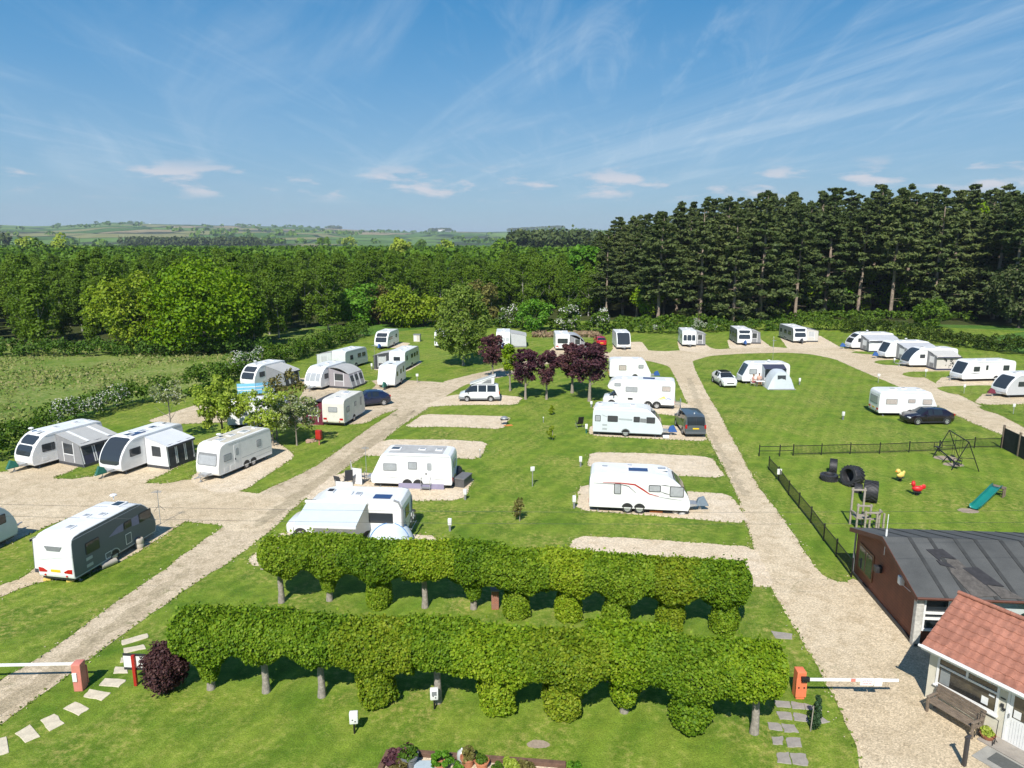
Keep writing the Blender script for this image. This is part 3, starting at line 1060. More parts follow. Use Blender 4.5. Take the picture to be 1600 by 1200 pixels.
def caravan(label, px, anchor, head, L=6.0, w=2.2, kind='modern', side=None, front='dark', left=(), right=(), rear='small', twin=False, wx=-.25,
            door=None, roof=None, cover=None, cover_mat=None, frame=DARK, glass=GLASS, stripe=None, lights='low', plate=True, skirt=None, aerial=None, panel=None, locker=(), body_mat=None, group='touring caravans on the pitches', z_anchor=.35):
    c, a = place(px, anchor, head, L, w, z_anchor)
    t = empty('caravan', c, a, label, 'caravan', group)
    body_mat = body_mat or WHITE
    fr, rr = profile(kind, L)
    out = fr + rr
    h, w2 = L / 2, w / 2
    mb = MB()
    mb.prism(out, -w2, w2, 'y')
    # side walls in their own colour: faces at both ends of the prism
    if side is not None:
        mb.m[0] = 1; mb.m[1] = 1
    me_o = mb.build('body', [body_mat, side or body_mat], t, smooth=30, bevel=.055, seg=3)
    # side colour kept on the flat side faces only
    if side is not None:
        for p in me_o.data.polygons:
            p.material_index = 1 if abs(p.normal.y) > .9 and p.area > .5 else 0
    # dark chassis under the floor
    mb = MB(); mb.box(-h + .12, h - .25, -w2 + .12, w2 - .12, .22, .37); mb.build('chassis', DARK, t, smooth=0)
    # pale lower trim rail
    for s in (1, -1):
        side_plate('side_trim', [(-h + .05, .345), (h - .12, .345), (h - .10, .40), (-h + .03, .40)], w2, s, .012, SILVER if side else WHITEPL, t)
    # front glazing
    if front == 'dark':
        prof_strip(fr, .95, 2.3, -w2 + .2, w2 - .2, .014).build('front_window', glass, t, smooth=40)
    elif front == 'full':
        prof_strip(fr, .78, 2.52, -w2 + .13, w2 - .13, .014, corner=.3).build('front_window', glass, t, smooth=40)
    elif front == 'split':
        p = prof_strip(fr, 1.02, 1.78, -w2 + .2, w2 - .2, .014).build('front_window', glass, t, smooth=40)
        prof_strip(fr, 1.82, 2.4, -w2 + .24, w2 - .24, .014).build('skylight', glass, t, smooth=40)
    elif front == 'trio':
        for y0, y1 in ((-w2 + .16, -w2 / 3 - .03), (-w2 / 3 + .03, w2 / 3 - .03), (w2 / 3 + .03, w2 - .16)):
            prof_strip(fr, 1.02, 1.95, y0, y1, .014, corner=.05).build('front_window', glass, t, smooth=40)
    elif front == 'wide':
        f = prof_strip(fr, 1.0, 2.0, -w2 + .15, w2 - .15, .012, corner=.08).build('front_window', frame, t, smooth=40)
        prof_strip(fr, 1.08, 1.92, -w2 + .23, w2 - .23, .022, corner=.05).build('pane', glass, f, smooth=40)
    elif front == 'blank':
        for y0, y1 in ((-w2 + .16, -w2 / 3 - .03), (-w2 / 3 + .03, w2 / 3 - .03), (w2 / 3 + .03, w2 - .16)):
            prof_strip(fr, 1.05, 1.75, y0, y1, .014, corner=.05).build('front_window', PALEFILM, t, smooth=40)
    # side windows as (x0, x1, z0, z1) in metres from the middle
    for s, ws in ((1, left), (-1, right)):
        for q in ws:
            gm_ = q[4] if len(q) > 4 else glass
            window(t, q[0], q[1], q[2], q[3], w2, s, gm_, frame)
    if door:
        s, x = door
        d = side_plate('door', rrect(x - .32, x + .32, .42, 2.2, .08), w2, s, .01, SILVER if side else WHITEPL, t)
        side_plate('door_panel', rrect(x - .295, x + .295, .45, 2.17, .07), w2, s, .013, side or body_mat, d)
        side_plate('door_pane', rrect(x - .16, x + .16, 1.35, 1.9, .1), w2, s, .022, glass, d)
        side_plate('handle', rrect(x + .2, x + .27, 1.05, 1.2, .02), w2, s, .05, DARK, d)
    for s, x0, x1, z0, z1 in locker:
        o = side_plate('locker_door', rrect(x0, x1, z0, z1, .04), w2, s, .009, WHITEPL, t)
        side_plate('locker_panel', rrect(x0 + .035, x1 - .035, z0 + .035, z1 - .035, .03), w2, s, .012, side or body_mat, o)
    # wheels with their arches
    xs = [wx * 1.0 + q for q in ((-.38, .38) if twin else (0,))]
    for s in (1, -1):
        for x in xs:
            arch = [(x + .365 * math.cos(R(q)), .33 + .365 * math.sin(R(q))) for q in range(2, 179, 16)]
            side_plate('wheel_arch', arch, w2, s, .006, DARK, t)
            if side is not None or twin is False:
                rim_ = [(x + .43 * math.cos(R(q)), .33 + .43 * math.sin(R(q))) for q in range(4, 177, 14)] + [(x + .37 * math.cos(R(q)), .33 + .37 * math.sin(R(q))) for q in range(176, 3, -14)]
                side_plate('arch_trim', rim_, w2, s, .012, SILVER if side else WHITEPL, t)
            add_wheel(t, x, s * (w2 + .015))
    # drawbar
    mb = MB()
    for s in (1, -1):
        mb.tube([(h - .5, s * .62, .36), (h + 1.0, s * .06, .42)], .035, 6)
    mb.tube([(h + .9, 0, .42), (h + 1.25, 0, .44)], .045, 8)
    mb.tube([(h + .75, .09, .8), (h + .75, .09, .12)], .03, 6)
    mb.lathe([(.001, -.04), (.1, -.04), (.1, .04), (.001, .04)], 10, (h + .75, .09, .1), 'y')
    mb.box(h - .02, h + .5, -.36, .36, .40, .52)
    mb.build('drawbar', GALV, t)
    if cover_mat:
        mb = MB()
        mb.add([(h + .45, -.3, .36), (h + 1.3, -.12, .34), (h + 1.3, .12, .34), (h + .45, .3, .36), (h + .6, -.2, .8), (h + .95, -.07, .98), (h + .95, .07, .98), (h + .6, .2, .8)],
               [(0, 1, 2, 3), (4, 7, 6, 5), (0, 4, 5, 1), (1, 5, 6, 2), (2, 6, 7, 3), (3, 7, 4, 0)])
        mb.build('hitch_cover', cover_mat, t, bevel=.05)
    # corner steadies
    for x in (-h + .5, h - .7):
        for y in (-w2 + .3, w2 - .3):
            mb = MB()
            mb.tube([(x, y, .34), (x + .1, y * 1.1, .01)], .025, 5)
            mb.box(x + .02, x + .18, y * 1.1 - .08, y * 1.1 + .08, .0, .03)
            mb.build('corner_steady', GALV, t, smooth=0)
    for z in (.56, .92):
        side_plate('fridge_vent', rrect(-L * .36, -L * .36 + .42, z, z + .16, .02), w2, -1, .012, SILVER if side else GREYPL if z > 2 else WHITEPL, t)
    # rear
    if rear:
        mb = MB()
        if rear == 'small': y0, y1, z0, z1 = -.45, .45, 1.35, 1.85
        elif rear == 'wide': y0, y1, z0, z1 = -w2 + .3, w2 - .3, 1.15, 1.9
        else: y0, y1, z0, z1 = -.5, .5, 1.8, 2.05
        if rear != 'none':
            if rear == 'badge':
                mb.prism([(-.5, 2.02), (-.36, 1.78), (.36, 1.78), (.5, 2.02)], -h - .012, -h + .05, 'x')
                mb.build('badge_panel', GREYPL, t, smooth=0)
            else:
                mb.prism([(y, z) for y, z in rrect(y0, y1, z0, z1, .08)], -h - .018, -h + .04, 'x')
                f = mb.build('rear_window', frame, t)
                m2 = MB(); m2.prism(rrect(y0 + .05, y1 - .05, z0 + .05, z1 - .05, .06), -h - .028, -h + .03, 'x')
                m2.build('pane', glass, f)
    for s in (1, -1):
        mb = MB()
        if lights == 'low':
            mb.prism([(s * (w2 - .08), .62), (s * (w2 - .06), .86), (s * (w2 - .3), .84), (s * (w2 - .55), .70), (s * (w2 - .5), .64)], -h - .02, -h + .02, 'x')
        else:
            mb.prism(rrect(min(s * (w2 - .45), s * (w2 - .1)), max(s * (w2 - .45), s * (w2 - .1)), .62, .8, .03), -h - .02, -h + .02, 'x')
        mb.build('tail_light', REDLENS, t)
        mb = MB(); mb.lathe([(.05, -.02), (.05, .015), (.001, .02)], 10, (-h - .012, s * .62, .48), 'x'); mb.build('reflector', REDLENS, t)
    if plate:
        mb = MB(); mb.box(-h - .02, -h + .02, -.27, .27, .66, .79); mb.build('number_plate', YELLOWPL, t, smooth=0)
    # roof
    top = fr[-1][1]
    for q in (roof if roof is not None else [(-L * .3, 0, .4), (.2, .1, .45), (L * .2, 0, .6)]):
        x, y, sz = q[:3]
        mb = MB(); mb.box(x - sz / 2, x + sz / 2, y - sz * .42, y + sz * .42, top - .02, top + .06)
        b_ = mb.build('rooflight', WHITEPL, t, bevel=.03)
        mb = MB(); mb.box(x - sz * .36, x + sz * .36, y - sz * .3, y + sz * .3, top + .03, top + .072); mb.build('dome', GLASSL if len(q) < 4 else q[3], b_, bevel=.02)
    if panel:
        mb = MB(); mb.box(panel[0] - .6, panel[0] + .6, panel[1] - .27, panel[1] + .27, top + .02, top + .055); mb.build('solar_panel', DKBLUE, t, smooth=0)
    if aerial:
        mb = MB(); mb.tube([(aerial[0], aerial[1], top - .02), (aerial[0], aerial[1], top + .22)], .03, 6)
        mb.lathe([(.001, .18), (.17, .2), (.19, .25), (.12, .3), (.001, .31)], 14, (aerial[0], aerial[1], top))
        mb.build('aerial', WHITEPL, t)
    # awning rails
    for s in (1, -1):
        mb = MB(); mb.tube([(-h + .15, s * w2, 2.36), (h - 1.15, s * w2, 2.36)], .016, 5); mb.build('awning_rail', GALV, t)
    if skirt:
        s, x0, x1, m_ = skirt
        mb = MB(); mb.box(x0, x1, s * (w2 + .005), s * (w2 + .025), .02, .4); mb.build('skirt', m_, t, smooth=0)
    if stripe:
        for i, (s, poly, m_) in enumerate(stripe):
            side_plate('decal', poly, w2, s, .004, m_, t)
    t['Lw'] = [L, w]
    return t


def band(pts, wd):
    """a ribbon polygon of half width wd around an x,z polyline"""
    up, dn = [], []
    m = len(pts)
    for i, (x, z) in enumerate(pts):
        a, b = pts[max(i - 1, 0)], pts[min(i + 1, m - 1)]
        t = Vector((b[0] - a[0], b[1] - a[1])).normalized()
        q = wd * (1 - .75 * abs(2 * i / (m - 1) - 1))
        up.append((x - t.y * q, z + t.x * q)); dn.append((x + t.y * q, z - t.x * q))
    return up + dn[::-1]


def awning(label, cv, s, x0, x1, depth, roof=ROOFCLOTH, wall=GREYCLOTH, side=None, win=CLEARWIN, skirt=DKCLOTH, eave=1.95, attach=2.38, over=.15, flare=.18, bays=3, dome=False, side_win=True, stripe=None, open_front=False, group='awnings on the caravans', drop=0.0, frame_m=None):
    """a fabric awning on side s (+1 left) of a caravan, its own thing standing beside it"""
    L, w = cv['Lw']
    t = empty('awning', cv.location, cv.rotation_euler.z, label, 'awning', group)
    y0 = s * (w / 2 + .03)
    y1 = s * (w / 2 + depth)
    side = side or wall
    ye = y1 + s * over
    # roof
    mb = MB()
    if dome:
        pts = []
        for k in range(8):
            q = k / 7
            pts.append((y0 + (y1 - y0) * q, attach + (eave - attach) * q ** 2.2 + .12 * math.sin(PI * q)))
        for (ya, za), (yb, zb) in zip(pts[:-1], pts[1:]):
            mb.quad([(x0, ya, za), (x1, ya, za), (x1, yb, zb), (x0, yb, zb)], .02)
        mb.build('roof', roof, t, smooth=40)
    else:
        pts = [(y0, attach), ((y0 + y1) / 2, (attach + eave) / 2 + .03), (y1, eave), (ye, eave - over * .45)]
        n_ = 6
        vs, fs = [], []
        for j, (y, z) in enumerate(pts):
            for i in range(n_ + 1):
                x = x0 - .05 + (x1 - x0 + .1) * i / n_
                sag = -.05 * math.sin(PI * ((i * bays / n_) % 1.0)) if 0 < j < 3 else 0
                zz_ = z + sag - (drop * abs(2 * i / n_ - 1) ** 2 if j >= 2 else 0)
                vs.append((x, y, zz_)); vs.append((x, y, zz_ - .025))
        for j in range(len(pts) - 1):
            for i in range(n_):
                o = (j * (n_ + 1) + i) * 2; p = ((j + 1) * (n_ + 1) + i) * 2
                fs += [(o, o + 2, p + 2, p), (o + 1, p + 1, p + 3, o + 3)]
        for i in range(n_):
            o = ((len(pts) - 1) * (n_ + 1) + i) * 2
            fs.append((o, o + 2, o + 3, o + 1)); fs.append((i * 2, i * 2 + 1, i * 2 + 3, i * 2 + 2))
        for j in range(len(pts) - 1):
            o = j * (n_ + 1) * 2; p = (j + 1) * (n_ + 1) * 2
            fs.append((o, p, p + 1, o + 1))
            o += n_ * 2; p += n_ * 2
            fs.append((o, o + 1, p + 1, p))
        mb.add(vs, fs)
        ro = mb.build('roof', roof, t, smooth=50)
        if stripe:
            for xs in stripe:
                m2 = MB(); m2.quad([(xs - .12, y0 * .97 + y1 * .03, attach - .00), (xs + .12, y0 * .97 + y1 * .03, attach - .00), (xs + .12, y1, eave + .03), (xs - .12, y1, eave + .03)], .012); m2.build('roof_stripe', WHITECLOTH, ro, smooth=0)
        # hanging valance
        m2 = MB(); m2.quad([(x0 - .05, ye, eave - over * .45 - .012), (x1 + .05, ye, eave - over * .45 - .012), (x1 + .05, ye + s * .01, eave - over * .45 - .16), (x0 - .05, ye + s * .01, eave - over * .45 - .16)], .015); m2.build('valance', skirt if wall is not GREYCLOTH else GREYCLOTH, t, smooth=0)
    yb = y1 + s * flare
    # end walls
    for x, e in ((x0, -1), (x1, 1)):
        mb = MB()
        mb.quad([(x, y0, .22), (x, y0, attach - .03), (x, y1, eave - .03), (x, yb, .22)], .02)
        o = mb.build('side_wall', side, t, smooth=0)
        mb = MB(); mb.quad([(x + e * .004, y0, .02), (x + e * .004, y0, .24), (x + e * .004, yb, .24), (x + e * .004, yb + s * .01, .02)], .022); mb.build('mud_skirt', skirt, o, smooth=0)
        if side_win:
            a, b = y0 + (y1 - y0) * .3, y0 + (y1 - y0) * .72
            mb = MB(); mb.quad([(x + e * .018, a, .95), (x + e * .018, a, 1.75), (x + e * .018, b, 1.7), (x + e * .018, b, .95)], .012)
            mb.build('side_window', win, o, smooth=0)
            mb = MB()
            for q in (a - .07, b + .07):
                mb.quad([(x + e * .02, q - .035, .3), (x + e * .02, q - .035, 1.85), (x + e * .02, q + .035, 1.85), (x + e * .02, q + .035, .3)], .01)
            mb.quad([(x + e * .02, a, .86), (x + e * .02, a, .93), (x + e * .02, b, .93), (x + e * .02, b, .86)], .01)
            mb.build('window_trim', WHITECLOTH, o, smooth=0)
    # front wall in bays
    for k in range(bays):
        xa = x0 + (x1 - x0) * k / bays; xb = x0 + (x1 - x0) * (k + 1) / bays
        mb = MB(); mb.quad([(xa, yb, .22), (xb, yb, .22), (xb, y1, eave - .02), (xa, y1, eave - .02)], .02)
        o = mb.build('front_panel', wall, t, smooth=0)
        mb = MB(); mb.quad([(xa, yb + s * .012, .02), (xb, yb + s * .012, .02), (xb, yb + s * .004, .24), (xa, yb + s * .004, .24)], .022); mb.build('mud_skirt', skirt, o, smooth=0)
        if win is not None:
            def P(x, f):
                return (x, yb + (y1 - yb) * f + s * .016, .22 + (eave - .24) * f)
            g_ = (xb - xa) * .16
            mb = MB(); mb.quad([P(xa + g_, .42), P(xb - g_, .42), P(xb - g_, .86), P(xa + g_, .86)], .012)
            mb.build('window', win, o, smooth=0)
            mb = MB()
            for q in (xa + g_ * .5, xb - g_ * .5):
                mb.quad([P(q - .04, .04), P(q + .04, .04), P(q + .04, .95), P(q - .04, .95)], .014)
            mb.build('window_trim', frame_m or WHITECLOTH, o, smooth=0)
    # guy ropes and poles
    for x in (x0, x1):
        mb = MB()
        mb.tube([(x, y1 + s * .03, eave - .05), (x, yb + s * .03, .02)], .018, 5)
        mb.build('leg_pole', GREYPL, t)
    return t


GRP = 'touring caravans on the pitches'
win3 = [(-2.3, -1.5, 1.25, 1.85), (-.6, .0, 1.25, 1.85), (1.0, 1.9, 1.25, 1.85)]

# the row by the hawthorn hedge on the west side
c1 = caravan('white caravan with a large navy and grey awning, standing closest to the hawthorn hedge', (51, 728.8), (1, 1), -114, 5.9, 2.1, 'modern', front='split',
             left=[(1.1, 2.1, 1.2, 1.8), (-2.6, -2.0, 1.2, 1.8)], cover_mat=GREENBAG, aerial=(1.7, -.6), roof=[(1.6, .2, .5), (.2, .0, .45), (-1.4, .1, .5), (-2.3, .2, .35)], locker=[(1, 1.7, 2.2, .5, .8)])
awning('large awning of grey and navy panels under a pale roof with two white stripes', c1, 1, -2.3, .95, 2.5, ROOFCLOTH, NAVYCLOTH, GREYCLOTH, bays=3, flare=.35, eave=1.85, over=.3, stripe=(-1.6, .1))
c2 = caravan('white caravan with all black front panel and green hitch cover beside a white porch awning', (189.4, 737.5), (1, 1), -109, 6.2, 2.1, 'modern', front='full',
             left=[(1.2, 2.2, 1.2, 1.8)], cover_mat=GREENBAG, roof=[(1.3, .1, .75, GLASS), (.1, .2, .7), (-1.0, .1, .75, GLASS), (-2.2, .1, .5, GLASS), (.7, -.4, .35)], panel=(.75, .35))
awning('porch awning with pale roof, white end wall with a door and charcoal outer wall', c2, 1, -1.9, .75, 2.0, mat('awning_roof_light', (.62, .64, .66), .7, .06, 1.5), DKCLOTH, WHITECLOTH, bays=3, flare=.1, eave=1.9, over=.2, win=CLEARWIN)
c3 = caravan('off white twin axle caravan with yellowed roof, curtained front window and no awning', (342, 744), (1, 1), -110, 5.9, 2.05, 'box', front='wide', twin=True, wx=-.35,
             left=[(1.55, 2.35, 1.2, 1.72), (-1.7, -1.2, 1.35, 1.9)], door=(1, .95), glass=GLASSL, frame=GREYPL, body_mat=mat('off_white_panel', (.76, .76, .73), .4, .06, 1.5), roof=[(1.5, 0, .75), (.2, -.1, .6), (-1.0, .1, .8), (-2.2, .1, .4)], aerial=(.9, -.6),
             stripe=[(1, [(-2.8, .98), (.5, .98), (.5, 1.0), (-2.8, 1.0)], GREYPL), (1, [(-2.8, .62), (.1, .62), (.1, .635), (-2.8, .635)], GREYPL)], locker=[(1, 1.3, 1.75, .45, .8), (1, 2.0, 2.4, .45, .8)])
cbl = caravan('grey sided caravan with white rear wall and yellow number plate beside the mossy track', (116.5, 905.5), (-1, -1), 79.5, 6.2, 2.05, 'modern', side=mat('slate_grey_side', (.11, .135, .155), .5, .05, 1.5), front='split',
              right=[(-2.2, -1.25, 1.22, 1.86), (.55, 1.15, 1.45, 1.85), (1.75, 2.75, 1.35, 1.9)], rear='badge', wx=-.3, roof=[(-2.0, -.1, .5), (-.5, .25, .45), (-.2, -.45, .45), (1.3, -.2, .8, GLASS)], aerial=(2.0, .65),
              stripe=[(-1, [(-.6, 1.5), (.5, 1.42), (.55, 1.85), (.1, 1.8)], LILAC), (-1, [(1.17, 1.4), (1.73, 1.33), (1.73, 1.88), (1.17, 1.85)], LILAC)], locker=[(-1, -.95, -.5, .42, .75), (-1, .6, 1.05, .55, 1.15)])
awning('white walled awning with charcoal legs tucked on the far side of the grey caravan', cbl, 1, -2.2, 1.0, 1.0, ROOFCLOTH, WHITECLOTH, WHITECLOTH, bays=3, eave=1.95, flare=.1, win=None, side_win=False)
ccl = caravan('white caravan cut by the edge of the picture, its dark side window towards the track', (30, 833), (1, -1), 79, 6.2, 2.1, 'modern', front='split', right=[(1.4, 2.4, 1.3, 1.85)], side=PALEBLUE, cover_mat=None)

# the middle court
ca = caravan('white caravan behind a pale blue windbreak with a long sloping awning', (398, 603), (1, 1), -112, 5.6, 2.15, 'modern', front='split', left=[(1.0, 1.9, 1.2, 1.8)], roof=[(1.2, 0, .6), (-.5, 0, .5), (-1.8, 0, .5)], aerial=(.6, -.6))
awning('awning with pale sloping roof and charcoal windows beside the caravan with blue windbreak', ca, 1, -2.0, .8, 2.4, ROOFCLOTH, DKCLOTH, GREYCLOTH, bays=3, flare=.3, eave=1.8, over=.3, side_win=False)
cb_ = caravan('white caravan with three part front window beside the arched grey air awning', (501, 606), (1, 1), -108, 5.8, 2.15, 'modern', front='trio', glass=GLASSL, left=[(1.2, 2.0, 1.2, 1.8, GLASS)], roof=[(1.3, 0, .7), (-.6, 0, .5), (-2, 0, .4)], locker=[(1, 1.4, 1.9, .5, .8)])
awning('grey air awning with arched doorways and pale curved roof', cb_, 1, -1.9, 1.1, 2.6, ROOFCLOTH, mat('awning_mid_grey', (.30, .28, .30), .75, .08, 2), None, bays=3, dome=True, flare=.45, eave=1.75)
cc_ = caravan('dull grey caravan seen from behind beside the hedge, pale grey flat fronted awning', (540, 575), (-1, -1), 69, 5.5, 2.15, 'box', side=mat('grey_green_side', (.46, .52, .51), .4, .05, 2), front='dark', right=[(-1.6, -.9, 1.25, 1.85), (.2, 1.0, 1.3, 1.85), (1.3, 2.1, 1.3, 1.85)], rear=None, body_mat=mat('dull_white_panel', (.66, .69, .68), .45, .08, 1.5), plate=False)
awning('pale grey flat fronted awning on the near side of the rearmost court caravan', cc_, 1, -2.7, .9, 2.3, ROOFCLOTH, WHITECLOTH, mat('awning_pale', (.55, .58, .58), .7, .08, 2), bays=3, win=PALEFILM, skirt=GREYCLOTH, flare=.05)
cd_ = caravan('cream backed caravan with small curtained rear window and a dark burgundy dome awning', (538, 661.5), (-1, -1), 79, 5.0, 2.15, 'box', front='wide', glass=GLASSL, frame=GREYPL, body_mat=CREAMY, right=[(-1.9, -1.2, 1.2, 1.75), (-.1, .4, 1.4, 1.85), (1.3, 1.7, 1.2, 2.0)], lights='box', roof=[(-1.4, 0, .5), (.6, 0, .8, GLASSL)], plate=False, locker=[(-1, -.9, -.5, .5, .8)])
awning('burgundy and black dome awning beside the cream backed caravan', cd_, 1, -2.3, 1.3, 1.9, DKCLOTH, BURG, BURG, win=CLEARWIN, skirt=BURG, dome=True, bays=3, eave=1.5, attach=2.25, flare=.3)
ce_ = caravan('small white caravan with pale blanked front windows and green bottles on its drawbar', (617, 602.5), (1, 1), -97, 4.9, 2.1, 'classic', front='blank', left=[(-1.6, -1.2, 1.3, 2.0), (-.5, 0, 1.3, 1.85), (1.0, 1.5, 1.25, 1.8)], roof=[(.4, 0, .8, GLASS), (-1.4, 0, .4)], cover_mat=GREENBAG)
cf_ = caravan('long white caravan seen from behind with a charcoal porch awning', (633, 575.6), (-1, -1), 79.5, 6.3, 2.2, 'box', front='dark', right=[(-2.5, -2.0, 1.25, 1.9), (-.6, .2, 1.3, 1.85), (.6, 1.3, 1.3, 1.85), (1.7, 2.4, 1.3, 1.85)], rear='small', roof=[(-1.5, 0, .5), (.6, 0, .5), (2, 0, .6)], plate=False)
awning('charcoal porch awning with a pale framed window behind the small white caravan', cf_, 1, -2.6, .2, 2.3, ROOFCLOTH, DKCLOTH, DKCLOTH, win=PALEFILM, bays=2, flare=.05, eave=1.9)
cg_ = caravan('white caravan with blue tinted front window near the small cream cabinet', (605.6, 542), (1, 1), -99, 5.9, 2.2, 'modern', front='split', left=[(-1.9, -1.2, 1.3, 1.85), (.2, 2.1, 1.3, 1.75)], roof=[(1.3, 0, .6), (-1, 0, .5)], cover_mat=BLUEBAG, aerial=(.2, 0))
ch_ = caravan('white caravan half hidden behind the birch with two green bottles on its drawbar', (700, 540.6), (1, 1), -92, 5.8, 2.2, 'box', front='trio', glass=GLASSL, left=[], cover_mat=GREENBAG)
ci_ = caravan('white caravan with a pale sheet awning behind the purple trees', (797, 541), (1, 1), -90, 5.8, 2.2, 'box', front='blank', cover_mat=BLUEBAG)
awning('pale grey sheet awning on the caravan behind the purple trees', ci_, 1, -2.2, 1.8, 2.5, ROOFCLOTH, WHITECLOTH, mat('awning_sheet', (.50, .51, .53), .7, .08, 2), win=None, side_win=False, bays=3, flare=.1, eave=1.9, skirt=GREYCLOTH)
cj_ = caravan('white caravan with its dark rear window and red lamps towards the purple trees', (868, 544.5), (-1, 1), 90, 5.8, 2.2, 'box', rear='wide', lights='box', plate=False)
awning('curved grey air awning beside the caravan with the dark rear window', cj_, -1, -2.6, 1.2, 2.4, mat('awning_curve_grey', (.38, .40, .43), .6, .08, 2), GREYCLOTH, GREYCLOTH, dome=True, eave=1.3, bays=3, flare=.35)
ck_ = caravan('white caravan facing the drive with a big black front window and no awning', (985.5, 543), (1, 1), -91, 6.1, 2.2, 'modern', front='full', roof=[(1, 0, .6), (-1, 0, .5)])
cl_ = caravan('white caravan with three small front windows and a grey porch awning below the pine wood', (1066, 538.6), (1, -1), -96, 5.8, 2.2, 'box', front='trio', right=[(-2.2, -1.4, 1.2, 1.8), (.6, 1.6, 1.2, 1.8)])
awning('small grey porch awning with white framed door, beside the caravan with three front windows', cl_, 1, -1.4, 1.2, 1.6, ROOFCLOTH, GREYCLOTH, GREYCLOTH, bays=2, flare=.1, over=.2)
cm_ = caravan('white caravan with charcoal side and blue hitch cover below the pine wood', (1152, 536), (1, -1), -95, 6.3, 2.25, 'box', front='split', side=mat('charcoal_side', (.16, .17, .18), .4, .1, 2), right=[(-2.6, -1.7, 1.2, 1.8), (-.9, .2, 1.2, 1.8), (.9, 2.0, 1.2, 1.8)], cover_mat=BLUEBAG)
awning('grey porch awning with one white framed window beside the blue hitch cover', cm_, 1, -1.6, 1.4, 1.7, ROOFCLOTH, GREYCLOTH, GREYCLOTH, bays=2, flare=.25, over=.1)
cn_ = caravan('long white caravan with dark side and black hitch cover nearest the tall bare pine trunks', (1239.5, 533), (1, -1), -91, 7.0, 2.25, 'box', front='split', side=mat('dark_grey_side', (.22, .23, .24), .4, .1, 2), twin=True, right=[(-2.9, -2.0, 1.2, 1.85), (-1.0, .2, 1.2, 1.85), (.9, 2.3, 1.2, 1.85)], cover_mat=DKCLOTH, roof=[(2, 0, .6), (0, 0, .5), (-2, 0, .5)])
awning('pale grey low awning on the long caravan near the bare pine trunks', cn_, 1, -1.6, 2.2, 2.3, GREYCLOTH, WHITECLOTH, mat('awning_pale_warm', (.55, .54, .50), .7, .06, 2), win=PALEFILM, bays=3, flare=.05)

# the row along the hedge on the east side
r1 = caravan('white caravan in the hedge row, farthest of those with full length awnings', (1330, 543), (1, 1), 181, 6.6, 2.2, 'sleek', front='split', left=[(1.6, 2.3, 1.2, 1.8)], cover_mat=BLUEBAG, aerial=(.2, -.5))
awning('full length awning with plain white front panels and charcoal end wall', r1, 1, -3.0, 1.9, 2.5, mat('awning_roof_mid_grey', (.44, .45, .47), .7, .08, 1.5), WHITECLOTH, GREYCLOTH, win=None, bays=3, flare=.15, over=.25, eave=1.9, drop=.22, skirt=DKCLOTH)
r2 = caravan('white caravan with square dark front window behind the leaf patterned full length awning', (1383, 557.5), (1, 1), 184, 6.6, 2.2, 'classic', front='dark', left=[], cover_mat=BLUEBAG, aerial=(-.6, -.5))
awning('full length grey awning with black leaf pattern on its white front', r2, 1, -3.0, 1.7, 2.5, MATS['awning_roof_mid_grey'], WHITECLOTH, GREYCLOTH, win=None, bays=3, flare=.2, over=.3, eave=1.9, drop=.25, skirt=DKCLOTH)
r3 = caravan('white caravan with a sloping black front window and a grey porch with patterned panel', (1420, 570.5), (1, 1), 181.5, 6.6, 2.2, 'sleek', front='full', left=[(1.2, 1.9, 1.3, 1.8)], cover_mat=None, roof=[(1.1, 0, .6, GLASS), (-1, 0, .6, GLASS)])
awning('cream and charcoal porch awning with a black patterned panel', r3, 1, -2.3, .9, 2.1, mat('awning_roof_warm', (.50, .49, .46), .7, .08, 1.5), mat('awning_cream', (.58, .54, .50), .7, .06, 2), GREYCLOTH, win=None, bays=3, flare=.05, over=.25, drop=.15, skirt=NAVYCLOTH)
r4 = caravan('long white caravan without awning in the hedge row, square dark front window', (1503, 592.5), (1, 1), 186.5, 7.0, 2.2, 'classic', front='dark', left=[(1.3, 2.1, 1.25, 1.85), (.2, .5, 1.4, 2.0), (-2.6, -1.8, 1.3, 1.95)], wx=-1.0, stripe=[(1, band([(1.2, .98), (1.9, 1.02), (2.7, 1.12)], .05), GREYPL)])
r5 = caravan('white and silver caravan with rounded black front window, last of the hedge row', (1572, 617.5), (1, 1), 187, 6.6, 2.25, 'sleek', front='dark', side=mat('silver_side', (.50, .51, .53), .35, .05, 2), left=[(.9, 2.0, 1.25, 1.8)], cover_mat=BURG)
# the lawn inside the round drive
ct_ = caravan('white caravan with a drive away tent awning where two people sit at a table', (1159, 595.5), (1, 1), 180, 5.7, 2.15, 'classic', front='dark', left=[(1.1, 2.0, 1.2, 1.8, GLASSL)], roof=[(1.4, 0, .4), (-.4, 0, .5), (-1.8, .2, .4)], cover_mat=WHITEPL, aerial=(-.5, .3))
r6 = caravan('white caravan on the lawn behind the black hatchback, pale blind in its rear window', (1372, 645), (-1, -1), -2.5, 5.7, 2.2, 'classic', rear='wide', glass=GLASSL, frame=GREYPL, front='wide', right=[(-2.2, -1.1, 1.2, 1.75, CURTAIN), (-.1, .6, 1.35, 1.75, CURTAIN), (1.3, 2.2, 1.2, 1.75, CURTAIN)], wx=.2, roof=[(-1.2, 0, .7), (.0, .3, .5), (1.3, 0, .5)], lights='box')
